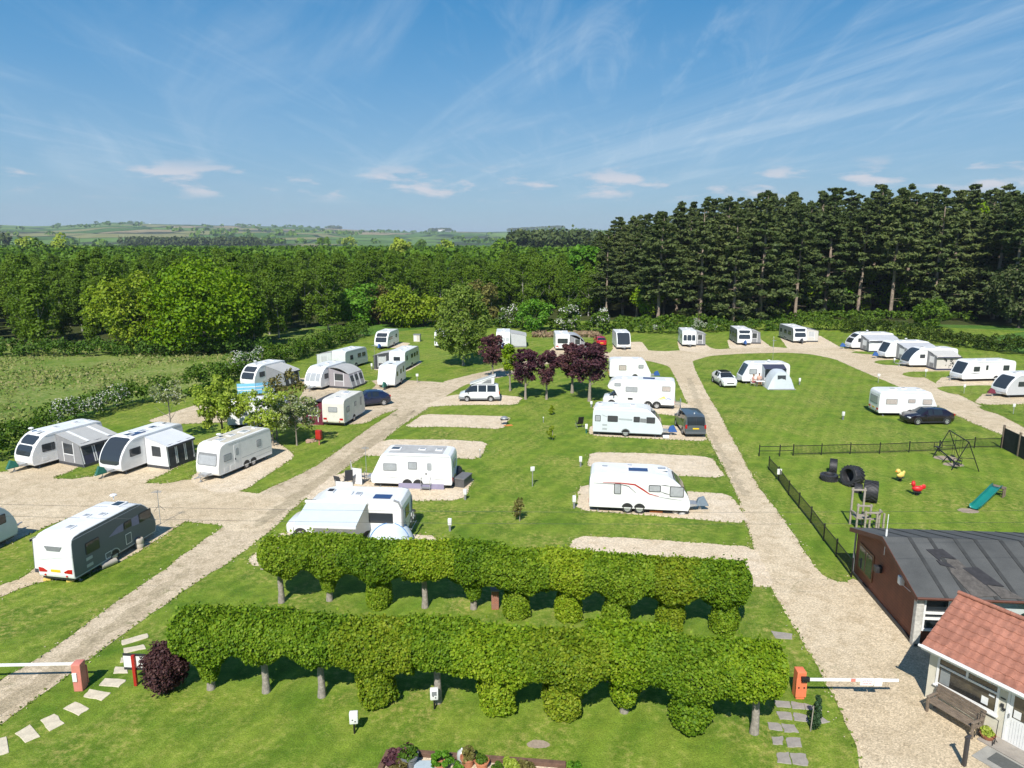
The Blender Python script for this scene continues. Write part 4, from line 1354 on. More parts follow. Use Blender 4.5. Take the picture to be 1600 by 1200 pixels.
# the row beside the drive, west side of it
qs = caravan('big white twin axle caravan with red and black swoosh on its side', (920, 791), (-1, -1), -7.5, 6.3, 2.25, 'sleek', front='dark', twin=True, wx=-.35,
             right=[(-1.6, -1.15, 1.25, 1.95, GLASSL), (.55, 1.3, 1.5, 1.95, GLASSL), (2.05 - .0, 2.75, 1.25, 1.95, GLASSL)][:2] + [(1.85, 2.72, 1.22, 1.92, GLASSL)],
             cover_mat=GREYBAG, roof=[(-2.2, .1, .5), (-.6, .5, .4), (1.4, .1, .7)], panel=(-.1, -.25), locker=[],
             stripe=[(-1, band([(-2.3, 1.98), (-1.2, 1.99), (-.3, 1.92), (.2, 1.62), (.6, 1.35), (1.2, 1.22)], .062), REDP),
                     (-1, band([(-2.9, 1.92), (-1.2, 1.9), (-.7, 1.8), (-.2, 1.35)], .035), DARK),
                     (-1, band([(.9, 1.22), (1.8, 1.1), (2.6, 1.02)], .025), GREYPL), (-1, band([(1.25, 1.55), (1.6, 1.42), (1.95, 1.36)], .03), DARK), (-1, band([(1.3, 1.94), (1.55, 1.95), (1.9, 1.92)], .03), DARK)])
q2 = caravan('pale silver caravan with grey side stripe and blue hitch cover beside the dark grey van', (925.6, 674), (-1, -1), -10, 6.1, 2.2, 'sleek', side=PALEBLUE, front='dark', wx=-.15, rear='small',
             right=[(-2.85, -2.35, 1.3, 1.85, GLASSL), (-1.75, -.85, 1.3, 1.85), (.5, 1.05, 1.35, 1.85), (1.6, 2.35, 1.3, 1.85)], cover_mat=BLUEBAG, roof=[(-2.5, .2, .4, GLASS), (-1.1, 0, .45), (.4, 0, .45)],
             stripe=[(-1, [(-.8, 1.5), (.4, 1.45), (.4, 1.62), (-.8, 1.66)], SILVER), (-1, [(1.07, 1.36), (1.58, 1.33), (1.58, 1.7), (1.07, 1.72)], GREYPL), (-1, [(-2.2, 1.85), (-1.8, 1.7), (-1.8, 1.76), (-2.2, 1.93)], SILVER)])
q0 = caravan('older white caravan with peaked roof vent behind the twin axle motorhome', (1017, 589), (1, -1), -3, 5.1, 2.1, 'classic', front='wide', glass=GLASSL, right=[(-1.4, -.5, 1.15, 1.8, CURTAIN), (1.0, 1.6, 1.4, 1.85)], roof=[(-.4, 0, 1.4, WHITEPL), (1.2, 0, .4)], cover_mat=BLUEBAG, wx=.6)
cq = caravan('white twin axle caravan with steep front, lilac skirt and steps at its door', (579.5, 754), (1, 1), 174.5, 5.75, 2.2, 'classic', front='wide', glass=GLASSL, frame=GREYPL, twin=True, wx=-.1,
             left=[(1.0, 1.95, 1.25, 1.8), (-.45, .2, 1.4, 1.95)], door=(1, -1.3), rear='small', skirt=(1, -2.3, .9, LILAC), roof=[(1.3, 0, .8, GLASS), (-.6, 0, .5), (-1.8, 0, .5)], lights='low',
             stripe=[(1, [(-2.8, .72), (2.7, .78), (2.7, .80), (-2.8, .74)], GREYPL), (1, [(-2.8, .95), (2.75, .98), (2.75, .995), (-2.8, .965)], GREYPL)])
# grey weathered roof sheet on that one
mb = MB(); mb.box(-2.2, 1.6, -.95, .95, 2.515, 2.528); mb.build('roof_sheet', mat('weathered_roof', (.42, .42, .41), .7, .25, 1.5), cq, smooth=0)
mb = MB(); mb.box(-2.3, 1.9, -.85, .85, 2.535, 2.545); mb.build('roof_sheet', mat('yellowed_roof', (.55, .51, .41), .7, .2, 1.5), c3, smooth=0)

# leaf patterned panels of the awnings in the east row


def pattern_panel(cv, s, x0, x1, depth, z0, z1):
    L, w = cv['Lw']
    t = [o for o in bpy.data.objects if o.name.startswith('awning') and o.parent is None and (o.location - cv.location).length < .01][0]
    y = s * (w / 2 + depth + .16)
    mb = MB()
    for k in range(26):
        x = random.uniform(x0, x1); z = random.uniform(z0, z1); a = random.uniform(0, PI)
        dx, dz = math.cos(a) * .13, math.sin(a) * .13
        mb.prism([(x - dx, z - dz), (x + dz * .35, z - dx * .35), (x + dx, z + dz), (x - dz * .35, z + dx * .35)], min(y, y + s * .012), max(y, y + s * .012), 'y')
    o = mb.build('pattern', DARK, t, smooth=0)


pattern_panel(r2, 1, -2.6, -.6, 2.5, .5, 1.6)
pattern_panel(r3, 1, -1.5, -.1, 2.02, .4, 1.6)

# drive-away tent awning on the lawn
L_, w_ = ct_['Lw']
t = empty('awning', ct_.location, ct_.rotation_euler.z, 'pale grey tent awning with a navy connecting roof and blue tinted window on the lawn', 'awning', 'awnings on the caravans')
ya, yb, yc = w_ / 2 + .04, w_ / 2 + 1.1, w_ / 2 + 3.1
xa, xb = -2.0, .55
mb = MB(); mb.quad([(xa, ya, 2.4), (xb, ya, 2.4), (xb, yb, 2.0), (xa, yb, 2.0)], .02); mb.build('tunnel_roof', NAVYCLOTH, t, smooth=0)
for x in (xa, xb):
    mb = MB(); mb.quad([(x, ya, .05), (x, ya, 2.38), (x, yb, 1.98), (x, yb, .05)], .02); mb.build('tunnel_wall', mat('tent_pale', (.52, .57, .60), .7, .06, 2) if 'tent_pale' not in MATS else MATS['tent_pale'], t, smooth=0)
mb = MB()
rib = []
for yy, sc, zt in ((yb, 1.0, 2.08), (yb + .9, 1.02, 2.2), (yc, 1.04, 2.0), (yc + .35, 1.1, .05)):
    row = []
    for k in range(9):
        q = -1 + 2 * k / 8
        x = (xa + xb) / 2 + (xb - xa) / 2 * sc * q * (1.18 - .18 * (1 - q * q))
        z = max(.04, zt * (1 - abs(q) ** 3.2 * (.98 if yy < yc + .2 else 1)))
        row.append((x, yy, z if yy < yc + .2 else .04))
    rib.append(row)
vs = [p for r_ in rib for p in r_]
fs = [(i * 9 + j, i * 9 + j + 1, (i + 1) * 9 + j + 1, (i + 1) * 9 + j) for i in range(3) for j in range(8)]
mb.add(vs, fs); mb.build('tent_shell', MATS['tent_pale'], t, smooth=40)
mb = MB(); mb.quad([(-1.15, yc + .14, 1.1), (-.2, yc + .14, 1.1), (-.2, yc + .06, 1.65), (-1.15, yc + .06, 1.65)], .03); mb.build('window', CLEARWIN, t, smooth=0)
mb = MB(); mb.tube([(xa - .2, yc + .36, .04), (xb + .2, yc + .36, .04)], .08, 6); mb.build('mud_skirt', GREYCLOTH, t)
# ------------------------------------------------------------------ cars and motorhomes


def car_body(t, st, paint, glass_cols, wheels_x, wheel_r=.33, w2=.9, wheel_kind='car', lower=None, trim=None):
    """st: stations from nose to tail (x, sill, belt, roof, half width, roof half width); glass_cols: sets of station gaps that hold glass: 'screen', 'side', 'rear'"""
    rows = []
    for (x, zs_, zb, zr, w, wr) in st:
        rows.append([(x, w * .9, zs_), (x, w, zs_ + .2), (x, w, (zs_ + zb) / 2 + .12), (x, w * .97, zb), (x, wr, zr - .05), (x, wr * .72, zr), (x, 0, zr + .015)])
    n_ = len(rows)
    K = 7
    half = [p for r_ in rows for p in r_]

    def vid(i, j, s):
        return (i * K + j) + (n_ * K if s < 0 else 0)
    vs = half + [(x, -y, z) for x, y, z in half]
    groups = {'body': [], 'windscreen': [], 'side_window': [], 'side_window ': [], 'rear_window': []}
    for s in (1, -1):
        for i in range(n_ - 1):
            for j in range(K - 1):
                f = (vid(i, j, s), vid(i + 1, j, s), vid(i + 1, j + 1, s), vid(i, j + 1, s))
                gname = 'body'
                if j == 3 and i in glass_cols['side']: gname = 'side_window' if s > 0 else 'side_window '
                if j >= 4 and i in glass_cols['screen']: gname = 'windscreen'
                if j >= 4 and i in glass_cols['rear']: gname = 'rear_window'
                groups[gname].append(f if s > 0 else f[::-1])
        for i in (0, n_ - 1):
            groups['body'].append([vid(i, j, 1) for j in range(K)] + [vid(i, j, -1) for j in range(K - 2, -1, -1)] if s > 0 else ())
    groups['body'] = [f for f in groups['body'] if f]
    # floor
    for i in range(n_ - 1):
        groups['body'].append((vid(i, 0, 1), vid(i, 0, -1), vid(i + 1, 0, -1), vid(i + 1, 0, 1)))
    for nm, fs in groups.items():
        if not fs: continue
        used = sorted({v for f in fs for v in f})
        mp_ = {v: k for k, v in enumerate(used)}
        mb = MB(); mb.add([vs[v] for v in used], [tuple(mp_[v] for v in f) for f in fs])
        mb.build(nm.strip(), paint if nm == 'body' else CARGLASS, t, smooth=32)
    for x in wheels_x:
        for s in (1, -1):
            arch = [(x + (wheel_r + .07) * math.cos(R(q)), wheel_r + (wheel_r + .07) * math.sin(R(q))) for q in range(-8, 189, 14)]
            side_plate('wheel_arch', arch, w2, s, .008, DARK, t)
            add_wheel(t, x, s * (w2 + .02), wheel_r, wheel_kind)
    return t


def lamp(t, name, m, x, y, z, sx_, sy_, sz_):
    mb = MB(); mb.box(x - sx_, x + sx_, y - sy_, y + sy_, z - sz_, z + sz_)
    return mb.build(name, m, t, bevel=min(sx_, sy_, sz_) * .45)


def paint_mat(name, col, rough=.25, metal=.0):
    m = mat(name, col, rough, 0, spec=.5, metal=metal, coat=.7)
    return m


LENS = mat('clear_lens', (.6, .62, .64), .1, 0, spec=.8)


def hatch(label, loc, head, paint, L=4.25, w=1.79, hgt=1.46, group='cars on the site', suv=False, seen='', facing_lamps=True):
    t = empty('parked_car', loc, head, label, 'car', group)
    h, w2 = L / 2, w / 2
    k = hgt
    s0 = .22 if not suv else .27
    bl = k * .62
    st = [(h, s0 + .08, k * .40, k * .42, w2 * .72, w2 * .6), (h - .1, s0, k * .46, k * .50, w2 * .88, w2 * .7), (h - .45, s0, bl * .94, k * .585, w2 * .98, w2 * .82),
          (h - 1.15, s0, bl * 1.0, k * .665, w2, w2 * .86), (h - 1.85, s0, bl * 1.02, k * .96, w2, w2 * .74), (h - 2.25, s0, bl * 1.03, k, w2, w2 * .76), (h - 2.38, s0, bl * 1.03, k, w2, w2 * .76),
          (-h + 1.25, s0, bl * 1.06, k * .975, w2, w2 * .75), (-h + .68, s0, bl * 1.1, k * .91, w2 * .99, w2 * .72), (-h + .12, s0 + .03, bl * 1.08, bl * 1.12, w2 * .94, w2 * .78), (-h, s0 + .1, bl * .8, bl * .82, w2 * .85, w2 * .7)]
    car_body(t, st, paint, {'screen': {3}, 'side': {4, 6} | {3} - {3}, 'rear': {8}}, (h - .88, -h + .78), .32 if not suv else .35, w2)
    # small triangle glass ahead of the doors and dark lower trim
    mb = MB(); mb.box(-h + .6, h - .6, -w2 - .004, w2 + .004, s0, s0 + .09); mb.build('sill_trim', DARK, t, smooth=0)
    for s in (1, -1):
        lamp(t, 'headlight', LENS, h - .17, s * w2 * .68, k * .455, .11, .2, .06)
        lamp(t, 'tail_light', REDLENS, -h + .06, s * w2 * .76, bl * .98, .07, .13, .09)
        lamp(t, 'door_mirror', paint, h - 1.55, s * (w2 + .09), bl * 1.06, .07, .1, .06)
        mb = MB()
        for x in (h - 1.75, h - 2.32, -h + 1.15):
            mb.box(x - .006, x + .006, s * (w2 + .002) - .004, s * (w2 + .002) + .004, s0 + .12, bl)
        mb.build('door_gap', DARK, t, smooth=0)
    lamp(t, 'grille', DARK, h - .02, 0, k * .36, .03, .42, .06)
    lamp(t, 'number_plate', YELLOWPL, -h + .0, 0, bl * .66, .012, .26, .055)
    return t


def mid(px):
    p = at(*px); return p


# black hatchback beside the caravan on the lawn
pa, pb = at(1431.6, 664), at(1479, 663.4)
hd = math.atan2((pa - pb).y, (pa - pb).x)
cpt = (pa + pb) / 2 + Vector((0, .85, 0))
cpt.x -= .05
hatch('black hatchback parked on the lawn beside the white caravan', cpt, hd, paint_mat('black_plum_paint', (.012, .007, .014), .22), 4.45, 1.82, 1.5)
# white crossover
hatch('white crossover with dark glass roof parked on the lawn by the tent awning', at(1131, 601), R(-87), paint_mat('white_car_paint', (.78, .79, .80)), 4.4, 1.8, 1.62, suv=True)
mb = MB()
sc_ = [o for o in bpy.data.objects if o.name.startswith('parked_car')][-1]
mb.box(-1.0, .35, -.55, .55, 1.625, 1.645); mb.build('glass_roof', CARGLASS, sc_, bevel=.01)
hatch('red hatchback seen from behind on the grass strip by the drive', at(937.5, 539), R(91), paint_mat('red_car_paint', (.42, .01, .02)), 4.0, 1.72, 1.5)
hatch('dark red hatchback half hidden between two awnings in the row by the hedge', at(1371, 547.5), R(183), paint_mat('maroon_car_paint', (.14, .008, .015)), 4.2, 1.75, 1.5)
hatch('navy blue hatchback standing in front of the cream backed caravan', at(576.5, 633), R(205), paint_mat('navy_car_paint', (.010, .016, .05)), 4.3, 1.8, 1.6, suv=True)

# grey van seen from behind
t = empty('parked_van', at(1077, 672.5), R(88.5), 'dark grey van seen from behind on the drive beside the pale silver caravan', 'van', None)
gp = paint_mat('grey_van_paint', (.075, .09, .10), .3)
w2 = .95
st = [(2.45, .35, .75, .78, .72, .6), (2.35, .28, .95, 1.0, .88, .7), (1.75, .25, 1.08, 1.18, w2, .8), (.95, .25, 1.12, 1.86, w2, .80), (.75, .25, 1.12, 1.93, w2, .80), (.62, .25, 1.12, 1.94, w2, .80), (-.3, .25, 1.12, 1.96, w2, .80), (-.42, .25, 1.12, 1.96, w2, .80), (-1.5, .25, 1.12, 1.95, w2, .80),
      (-2.0, .25, 1.12, 1.93, w2, .79), (-2.3, .28, 1.1, 1.84, w2 * .97, .76), (-2.42, .3, 1.06, 1.10, w2 * .94, .74), (-2.46, .42, .7, .72, w2 * .9, .7)]
car_body(t, st, gp, {'screen': {2}, 'side': {3, 5, 7}, 'rear': {10}}, (1.55, -1.45), .34, w2)
for s in (1, -1):
    lamp(t, 'tail_light', REDLENS, -2.41, s * .83, .98, .05, .08, .17)
    lamp(t, 'headlight', LENS, 2.36, s * .66, .86, .08, .18, .09)
    lamp(t, 'door_mirror', gp, 1.15, s * 1.07, 1.2, .07, .1, .1)
lamp(t, 'bumper', mat('grey_bumper', (.10, .115, .125), .5), -2.47, 0, .45, .06, .88, .11)
lamp(t, 'number_plate', YELLOWPL, -2.47, 0, .82, .015, .27, .06)
lamp(t, 'roof_aerial', WHITEPL, -1.6, 0, 2.0, .05, .05, .04)
mb = MB(); mb.tube([(-2.33, -.02, 1.79), (-2.43, -.02, 1.2)], .012, 5); mb.build('wiper', DARK, t)

# pop-top camper van
t = empty('camper_van', at(749, 627.5) + Vector((0, .75, 0)), R(180), 'white camper van with raised roof and grey bumpers on the gravel pitch', 'camper van', None)
wp = paint_mat('camper_white', (.74, .76, .77))
w2 = .85
st = [(2.15, .4, .70, .72, .62, .5), (2.02, .3, .82, .86, .78, .65), (1.55, .26, .98, 1.05, w2, .72), (.85, .26, 1.06, 1.72, w2, .68), (.62, .26, 1.08, 1.80, w2, .69), (.2, .26, 1.08, 1.82, w2, .69), (.1, .26, 1.08, 1.82, w2, .69), (-.75, .26, 1.08, 1.82, w2, .69), (-.85, .26, 1.08, 1.82, w2, .69), (-1.75, .26, 1.08, 1.80, w2, .68), (-2.02, .28, 1.06, 1.70, w2 * .96, .66), (-2.14, .3, 1.04, 1.08, w2 * .92, .64), (-2.18, .42, .68, .7, w2 * .88, .6)]
car_body(t, st, wp, {'screen': {2}, 'side': {2, 3, 4, 6, 8}, 'rear': {10}}, (1.32, -1.22), .31, w2, 'steel')
for x0, x1, nm in ((1.5, 2.22, 'front_bumper'), (-2.24, -1.6, 'rear_bumper')):
    mb = MB(); mb.box(x0, x1, -.875, .875, .27, .55); mb.build(nm, GREYPL, t, bevel=.06)
mb = MB(); mb.box(-.85, .95, -.865, .865, .26, .40); mb.build('sill_trim', GREYPL, t, smooth=0)
# raised roof: hinged at the front, high at the back
mb = MB(); mb.quad([(1.0, -.68, 1.86), (1.0, .68, 1.86), (-1.75, .68, 2.78), (-1.75, -.68, 2.78)], .1); mb.build('raised_roof', wp, t, bevel=.03)
for s in (1, -1):
    mb = MB(); mb.quad([(.7, s * .6, 1.86), (-1.55, s * .6, 1.86), (-1.62, s * .6, 2.66), (.75, s * .6, 1.92)], .02); o = mb.build('roof_canvas', WHITECLOTH, t, smooth=0)
    mb = MB(); mb.quad([(-.2, s * .615, 1.95), (-1.3, s * .615, 1.95), (-1.3, s * .615, 2.42), (-.9, s * .615, 2.35)], .012); mb.build('canvas_window', GREYPL, o, smooth=0)
    lamp(t, 'headlight', LENS, 2.02, s * .55, .74, .08, .16, .07)
    lamp(t, 'tail_light', REDLENS, -2.13, s * .74, .95, .04, .07, .16)
    lamp(t, 'door_mirror', DARK, 1.2, s * .98, 1.12, .06, .09, .08)
mb = MB(); mb.quad([(-1.56, -.6, 1.86), (-1.56, .6, 1.86), (-1.63, .6, 2.68), (-1.63, -.6, 2.68)], .02); mb.build('roof_canvas', WHITECLOTH, t, smooth=0)

# twin axle coachbuilt motorhome, cab to the west
c, a = place((941, 630), (1, 1), 168.5, 7.3, 2.25)
t = empty('motorhome', c, a, 'white twin axle motorhome with a bed over the cab and a yellow and blue flash', 'motorhome', None)
h, w2 = 3.65, 1.12
out = [(h - 1.55, .42), (h - 1.55, 1.15), (h - 1.2, 1.78), (h - .62, 1.92), (h - .48, 2.2), (h - .75, 2.62), (h - 1.25, 2.86), (h - 1.9, 2.93), (-h + .35, 2.93), (-h + .1, 2.85), (-h, 2.6), (-h, .5), (-h + .08, .42)]
mb = MB(); mb.prism(out, -w2, w2, 'y'); mb.build('body', WHITE, t, smooth=30, bevel=.06, seg=3)
cab = [(h - .02, .35, .82, .84, .78, .7), (h - .12, .28, .98, 1.02, .9, .74), (h - .7, .26, 1.12, 1.2, .96, .8), (h - 1.45, .26, 1.2, 1.84, .97, .8), (h - 1.62, .26, 1.2, 1.9, .97, .82), (h - 2.3, .26, 1.2, 1.9, .97, .82)]
car_body(t, cab, wp, {'screen': {2}, 'side': {2, 4}, 'rear': set()}, (h - .95,), .34, .97, 'steel')
for x in (-1.0, -1.88):
    for s in (1, -1):
        side_plate('wheel_arch', [(x + .45 * math.cos(R(q)), .35 + .45 * math.sin(R(q))) for q in range(4, 177, 14)], w2, s, .008, DARK, t)
        add_wheel(t, x, s * (w2 + .02), .34, 'steel')
mb = MB(); mb.box(-h + .1, h - 1.7, -w2 + .05, w2 - .05, .25, .46); mb.build('chassis', DARK, t, smooth=0)
window(t, h - 1.85, h - 1.2, 2.2, 2.55, w2, 1, GLASSL, GREYPL)
window(t, .1, 1.3, 1.65, 2.2, w2, 1, GLASSL, GREYPL)
window(t, -3.2, -2.35, 1.85, 2.4, w2, 1, CURTAIN, GREYPL)
d = side_plate('door', rrect(-.75, -.1, .5, 2.4, .08), w2, 1, .008, WHITEPL, t)
side_plate('vent', rrect(.55, 1.05, .85, 1.05, .03), w2, 1, .02, DARK, t)
side_plate('step_box', rrect(.55, 1.1, .32, .62, .03), w2, 1, .05, WHITEPL, t)
side_plate('decal', band([(-1.95, .98), (-2.3, 1.15), (-2.6, 1.28), (-2.75, 1.15), (-2.2, 1.0)], .07), w2, 1, .006, mat('yellow_decal', (.8, .55, .02), .4), t)
side_plate('decal', band([(-2.7, 1.0), (-2.95, 1.12), (-3.2, 1.1), (-3.3, 1.0)], .05), w2, 1, .006, mat('blue_decal', (.04, .12, .5), .4), t)
mb = MB()
mb.box(-1.6, -.4, -.3, .3, 2.935, 2.99)
mb.build('solar_panel', DKBLUE, t, smooth=0)
for x in (-2.9, .4, 1.5):
    mb = MB(); mb.box(x - .25, x + .25, -.25, .25, 2.91, 3.0); mb.build('rooflight', WHITEPL, t, bevel=.03)
mb = MB()
for y in (-.8, .8):
    mb.tube([(-h - .05, y, 1.2), (-h - .12, y, .5), (-h - .65, y, .48)], .025, 6)
for k in range(5):
    mb.tube([(-h - .2 - .1 * k, -.8, .5), (-h - .2 - .1 * k, .8, .5)], .015, 5)
mb.box(-h - .68, -h - .6, -.85, .85, .45, .8)
mb.build('rear_rack', GALV, t)
for s in (1, -1):
    lamp(t, 'tail_light', REDLENS, -h - .01, s * .95, .75, .03, .1, .12)
    lamp(t, 'door_mirror', DARK, h - 1.15, s * 1.2, 1.35, .07, .08, .16)

# low profile motorhome behind the clipped hedge, cab to the west, its canopy wound out to the south
c, a = place((443.6, 834), (1, 1), 175, 7.0, 2.25)
t = empty('motorhome', c, a, 'white motorhome behind the clipped hedge with a wide pale canopy wound out', 'motorhome', None)
t.scale = (1, 1, .93)
h, w2 = 3.5, 1.12
out = [(h - 1.3, .42), (h - 1.3, 1.25), (h - 1.15, 1.9), (h - 1.35, 2.2), (h - 2.0, 2.6), (h - 2.5, 2.74), (-h + .35, 2.76), (-h + .12, 2.68), (-h, 2.4), (-h, .5), (-h + .06, .42)]
mb = MB(); mb.prism(out, -w2, w2, 'y'); mb.build('body', WHITE, t, smooth=30, bevel=.08, seg=3)
cab = [(h - .02, .35, .80, .84, .80, .7), (h - .12, .28, .96, 1.02, .94, .8), (h - .65, .26, 1.12, 1.22, 1.0, .85), (h - 1.4, .26, 1.22, 1.98, 1.01, .86), (h - 1.6, .26, 1.22, 2.05, 1.01, .86), (h - 2.2, .26, 1.22, 2.05, 1.01, .86)]
car_body(t, cab, wp, {'screen': {2}, 'side': {2, 4}, 'rear': set()}, (h - .95,), .34, 1.01, 'car')
for x in (-1.6,):
    for s in (1, -1):
        side_plate('wheel_arch', [(x + .45 * math.cos(R(q)), .35 + .45 * math.sin(R(q))) for q in range(4, 177, 14)], w2, s, .008, DARK, t)
        add_wheel(t, x, s * (w2 + .02), .34, 'car')
window(t, -2.95, -1.55, 1.3, 1.95, w2, 1, GLASS, DARK, .04)
mb = MB(); mb.prism(rrect(-.45, .45, 1.35, 2.05, .05), -h - .02, -h + .03, 'x'); mb.build('rear_window', GLASS, t)
for s in (1, -1):
    mb = MB(); mb.tube([(-h + .02, s * (w2 - .02), .55), (-h + .0, s * (w2 - .02), 2.2), (-h + .2, s * (w2 - .04), 2.66), (-h + .5, s * (w2 - .06), 2.76)], .07, 8); mb.build('corner_trim', GREYPL, t)
    lamp(t, 'tail_light', REDLENS, -h - .01, s * .96, .85, .03, .08, .2)
    lamp(t, 'door_mirror', DARK, h - 1.1, s * 1.24, 1.45, .08, .1, .2)
# bicycle rack with one bike
mb = MB()
for y in (-.55, .55):
    mb.tube([(-h - .03, y, 1.25), (-h - .12, y, .75), (-h - .4, y, .72)], .02, 6)
mb.tube([(-h - .38, -.7, .74), (-h - .38, .7, .74)], .02, 6)
mb.build('bike_rack', GALV, t)
for x, y, sz, mm in ((1.0, -.1, .4, DARK), (.1, .2, .95, GLASS), (-.75, .3, .35, GLASSL)):
    mb = MB(); mb.box(x - sz / 2, x + sz / 2, y - .3, y + .3, 2.72, 2.84); b_ = mb.build('rooflight', WHITEPL, t, bevel=.03)
    mb = MB(); mb.box(x - sz * .4, x + sz * .4, y - .22, y + .22, 2.8, 2.852); mb.build('dome', mm if mm is not GLASS else WHITEPL, b_, smooth=0)
mb = MB(); mb.box(-2.75, -1.75, .25, .85, 2.77, 2.81); mb.build('solar_panel', DKBLUE, t, smooth=0)
mb = MB(); mb.prism([(1.55, 2.42), (1.95, 2.42), (1.95, 2.6), (1.55, 2.6)], w2 - .2, w2 - .02, 'y'); mb.build('roof_vent', DARK, t, smooth=0)
# canopy: case along the roof edge, cloth, two legs
mb = MB(); mb.box(-1.55, 2.1, w2 - .02, w2 + .13, 2.5, 2.66); mb.build('canopy_case', WHITEPL, t, bevel=.03)
mb = MB(); mb.quad([(-1.5, w2 + .08, 2.6), (1.95, w2 + .08, 2.6), (1.95, w2 + 2.35, 2.02), (-1.5, w2 + 2.35, 2.02)], .015); o = mb.build('canopy', mat('canopy_cloth', (.55, .62, .64), .7, .05, 2), t, smooth=0)
mb = MB(); mb.box(-1.55, 2.0, w2 + 2.33, w2 + 2.41, 1.96, 2.06); mb.build('lead_rail', WHITEPL, o, smooth=0)
for x in (-1.45, 1.9):
    mb = MB(); mb.tube([(x, w2 + 2.37, 2.0), (x, w2 + 2.41, .02)], .022, 6); mb.build('canopy_leg', GALV, o)
# a bicycle on that rack
t2 = empty('bicycle', t.location, a, 'pale bicycle on the rack behind the motorhome with canopy', 'bicycle', None)
for y in (-.5, .48):
    mb = MB()
    mb.tube([(-h - .33, y + .3 * math.cos(q), 1.08 + .3 * math.sin(q)) for q in np.linspace(0, 2 * PI, 19)], .02, 6)
    mb.tube([(-h - .33, y, 1.38), (-h - .33, y, .78)], .006, 4); mb.tube([(-h - .33, y - .3, 1.08), (-h - .33, y + .3, 1.08)], .006, 4)
    mb.build('wheel', RUBBER, t2)
mb = MB()
P_ = {'r': (-.5, 1.08), 'b': (-.06, 1.02), 's': (-.16, 1.5), 'h': (.34, 1.55), 'f': (.48, 1.08)}
for q1, q2 in (('r', 'b'), ('r', 's'), ('b', 's'), ('b', 'h'), ('s', 'h'), ('h', 'f')):
    mb.tube([(-h - .33, P_[q1][0], P_[q1][1]), (-h - .33, P_[q2][0], P_[q2][1])], .018, 6)
mb.build('frame', WHITEPT, t2)
mb = MB(); mb.box(-h - .40, -h - .26, -.28, -.06, 1.52, 1.57); mb.build('saddle', DARK, t2, bevel=.02)
mb = MB(); mb.tube([(-h - .55, .36, 1.66), (-h - .33, .34, 1.62), (-h - .12, .36, 1.66)], .015, 6); mb.build('handlebar', DARK, t2)

# dome tent by that motorhome
tp = at(610, 848)
t = empty('dome_tent', tp, R(5), 'small white dome tent with blue poles against the motorhome behind the hedge', 'tent', None)
mb = MB()
vs, fs = [], []
for i in range(9):
    th = PI / 2 * i / 8
    for j in range(20):
        ph = 2 * PI * j / 20
        rr_ = math.cos(th) ** .8
        vs.append((1.35 * rr_ * math.cos(ph), 1.0 * rr_ * math.sin(ph), 1.22 * math.sin(th)))
for i in range(8):
    for j in range(20):
        fs.append((i * 20 + j, i * 20 + (j + 1) % 20, (i + 1) * 20 + (j + 1) % 20, (i + 1) * 20 + j))
mb.add(vs, fs); mb.build('tent_shell', mat('tent_white_blue', (.55, .63, .70), .6, .1, 1.5), t, smooth=60)
for ph in (30, 150):
    mb = MB()
    mb.tube([(1.37 * math.cos(th) ** .8 * math.cos(R(ph)) if th <= PI / 2 else -1.37 * abs(math.cos(th)) ** .8 * math.cos(R(ph)), (1.02 * abs(math.cos(th)) ** .8 * math.sin(R(ph))) * (1 if th <= PI / 2 else -1), 1.24 * math.sin(th)) for th in np.linspace(.03, PI - .03, 17)], .02, 6)
    mb.build('tent_pole', mat('blue_tent_pole', (.05, .2, .5), .5) if 'blue_tent_pole' not in MATS else MATS['blue_tent_pole'], t)
# ------------------------------------------------------------------ trees


def trunk_mesh(name, hgt, r0, r1, lean=0.0, limbs=0, spread=1.0, lm0=.45, seed=1, m=BARK, limb_len=1.6, up=.7):
    rr = random.Random(seed)
    mb = MB()
    path = []
    for i in range(7):
        f = i / 6
        path.append((lean * f * f + rr.uniform(-.03, .03) * hgt * .15 * f, rr.uniform(-.03, .03) * hgt * .15 * f, hgt * f - .05))
    rs = [r0 * 1.3] + [r0 + (r1 - r0) * i / 6 for i in range(1, 7)]
    mb.tube(path, rs, 8)
    for k in range(limbs):
        f = lm0 + (1 - lm0) * (k + .3) / limbs
        i = min(int(f * 6), 5)
        p = Vector(path[i]).lerp(Vector(path[i + 1]), f * 6 - i)
        a = k * 2.4 + rr.uniform(-.4, .4)
        L = limb_len * spread * rr.uniform(.7, 1.15) * (1.15 - .5 * f)
        q = p + Vector((math.cos(a) * L * .5, math.sin(a) * L * .5, L * up * .4))
        e = p + Vector((math.cos(a) * L, math.sin(a) * L, L * up))
        rb = (r0 + (r1 - r0) * f) * .5
        mb.tube([p, q, e], [rb, rb * .7, rb * .25], 5)
    o = mb.build(name, m, None, smooth=60)
    me = o.data
    bpy.data.objects.remove(o)
    return me


def crown_mesh(name, clumps, leaf, per, m, flat=.85, jit=.7, seed=3, inner=.55, aspect=1.5, up=0.45):
    """clumps: (n, 4) array of centre and radius"""
    r = np.random.default_rng(seed)
    C = np.asarray(clumps, float)
    P, D = clump_points(C[:, :3], C[:, 3], per, r, flat, inner)
    D = D + np.array([0, 0, up])
    V, F = leaves(P, D, leaf, aspect, jit, r)
    return np_mesh(name, V, F, m, False)


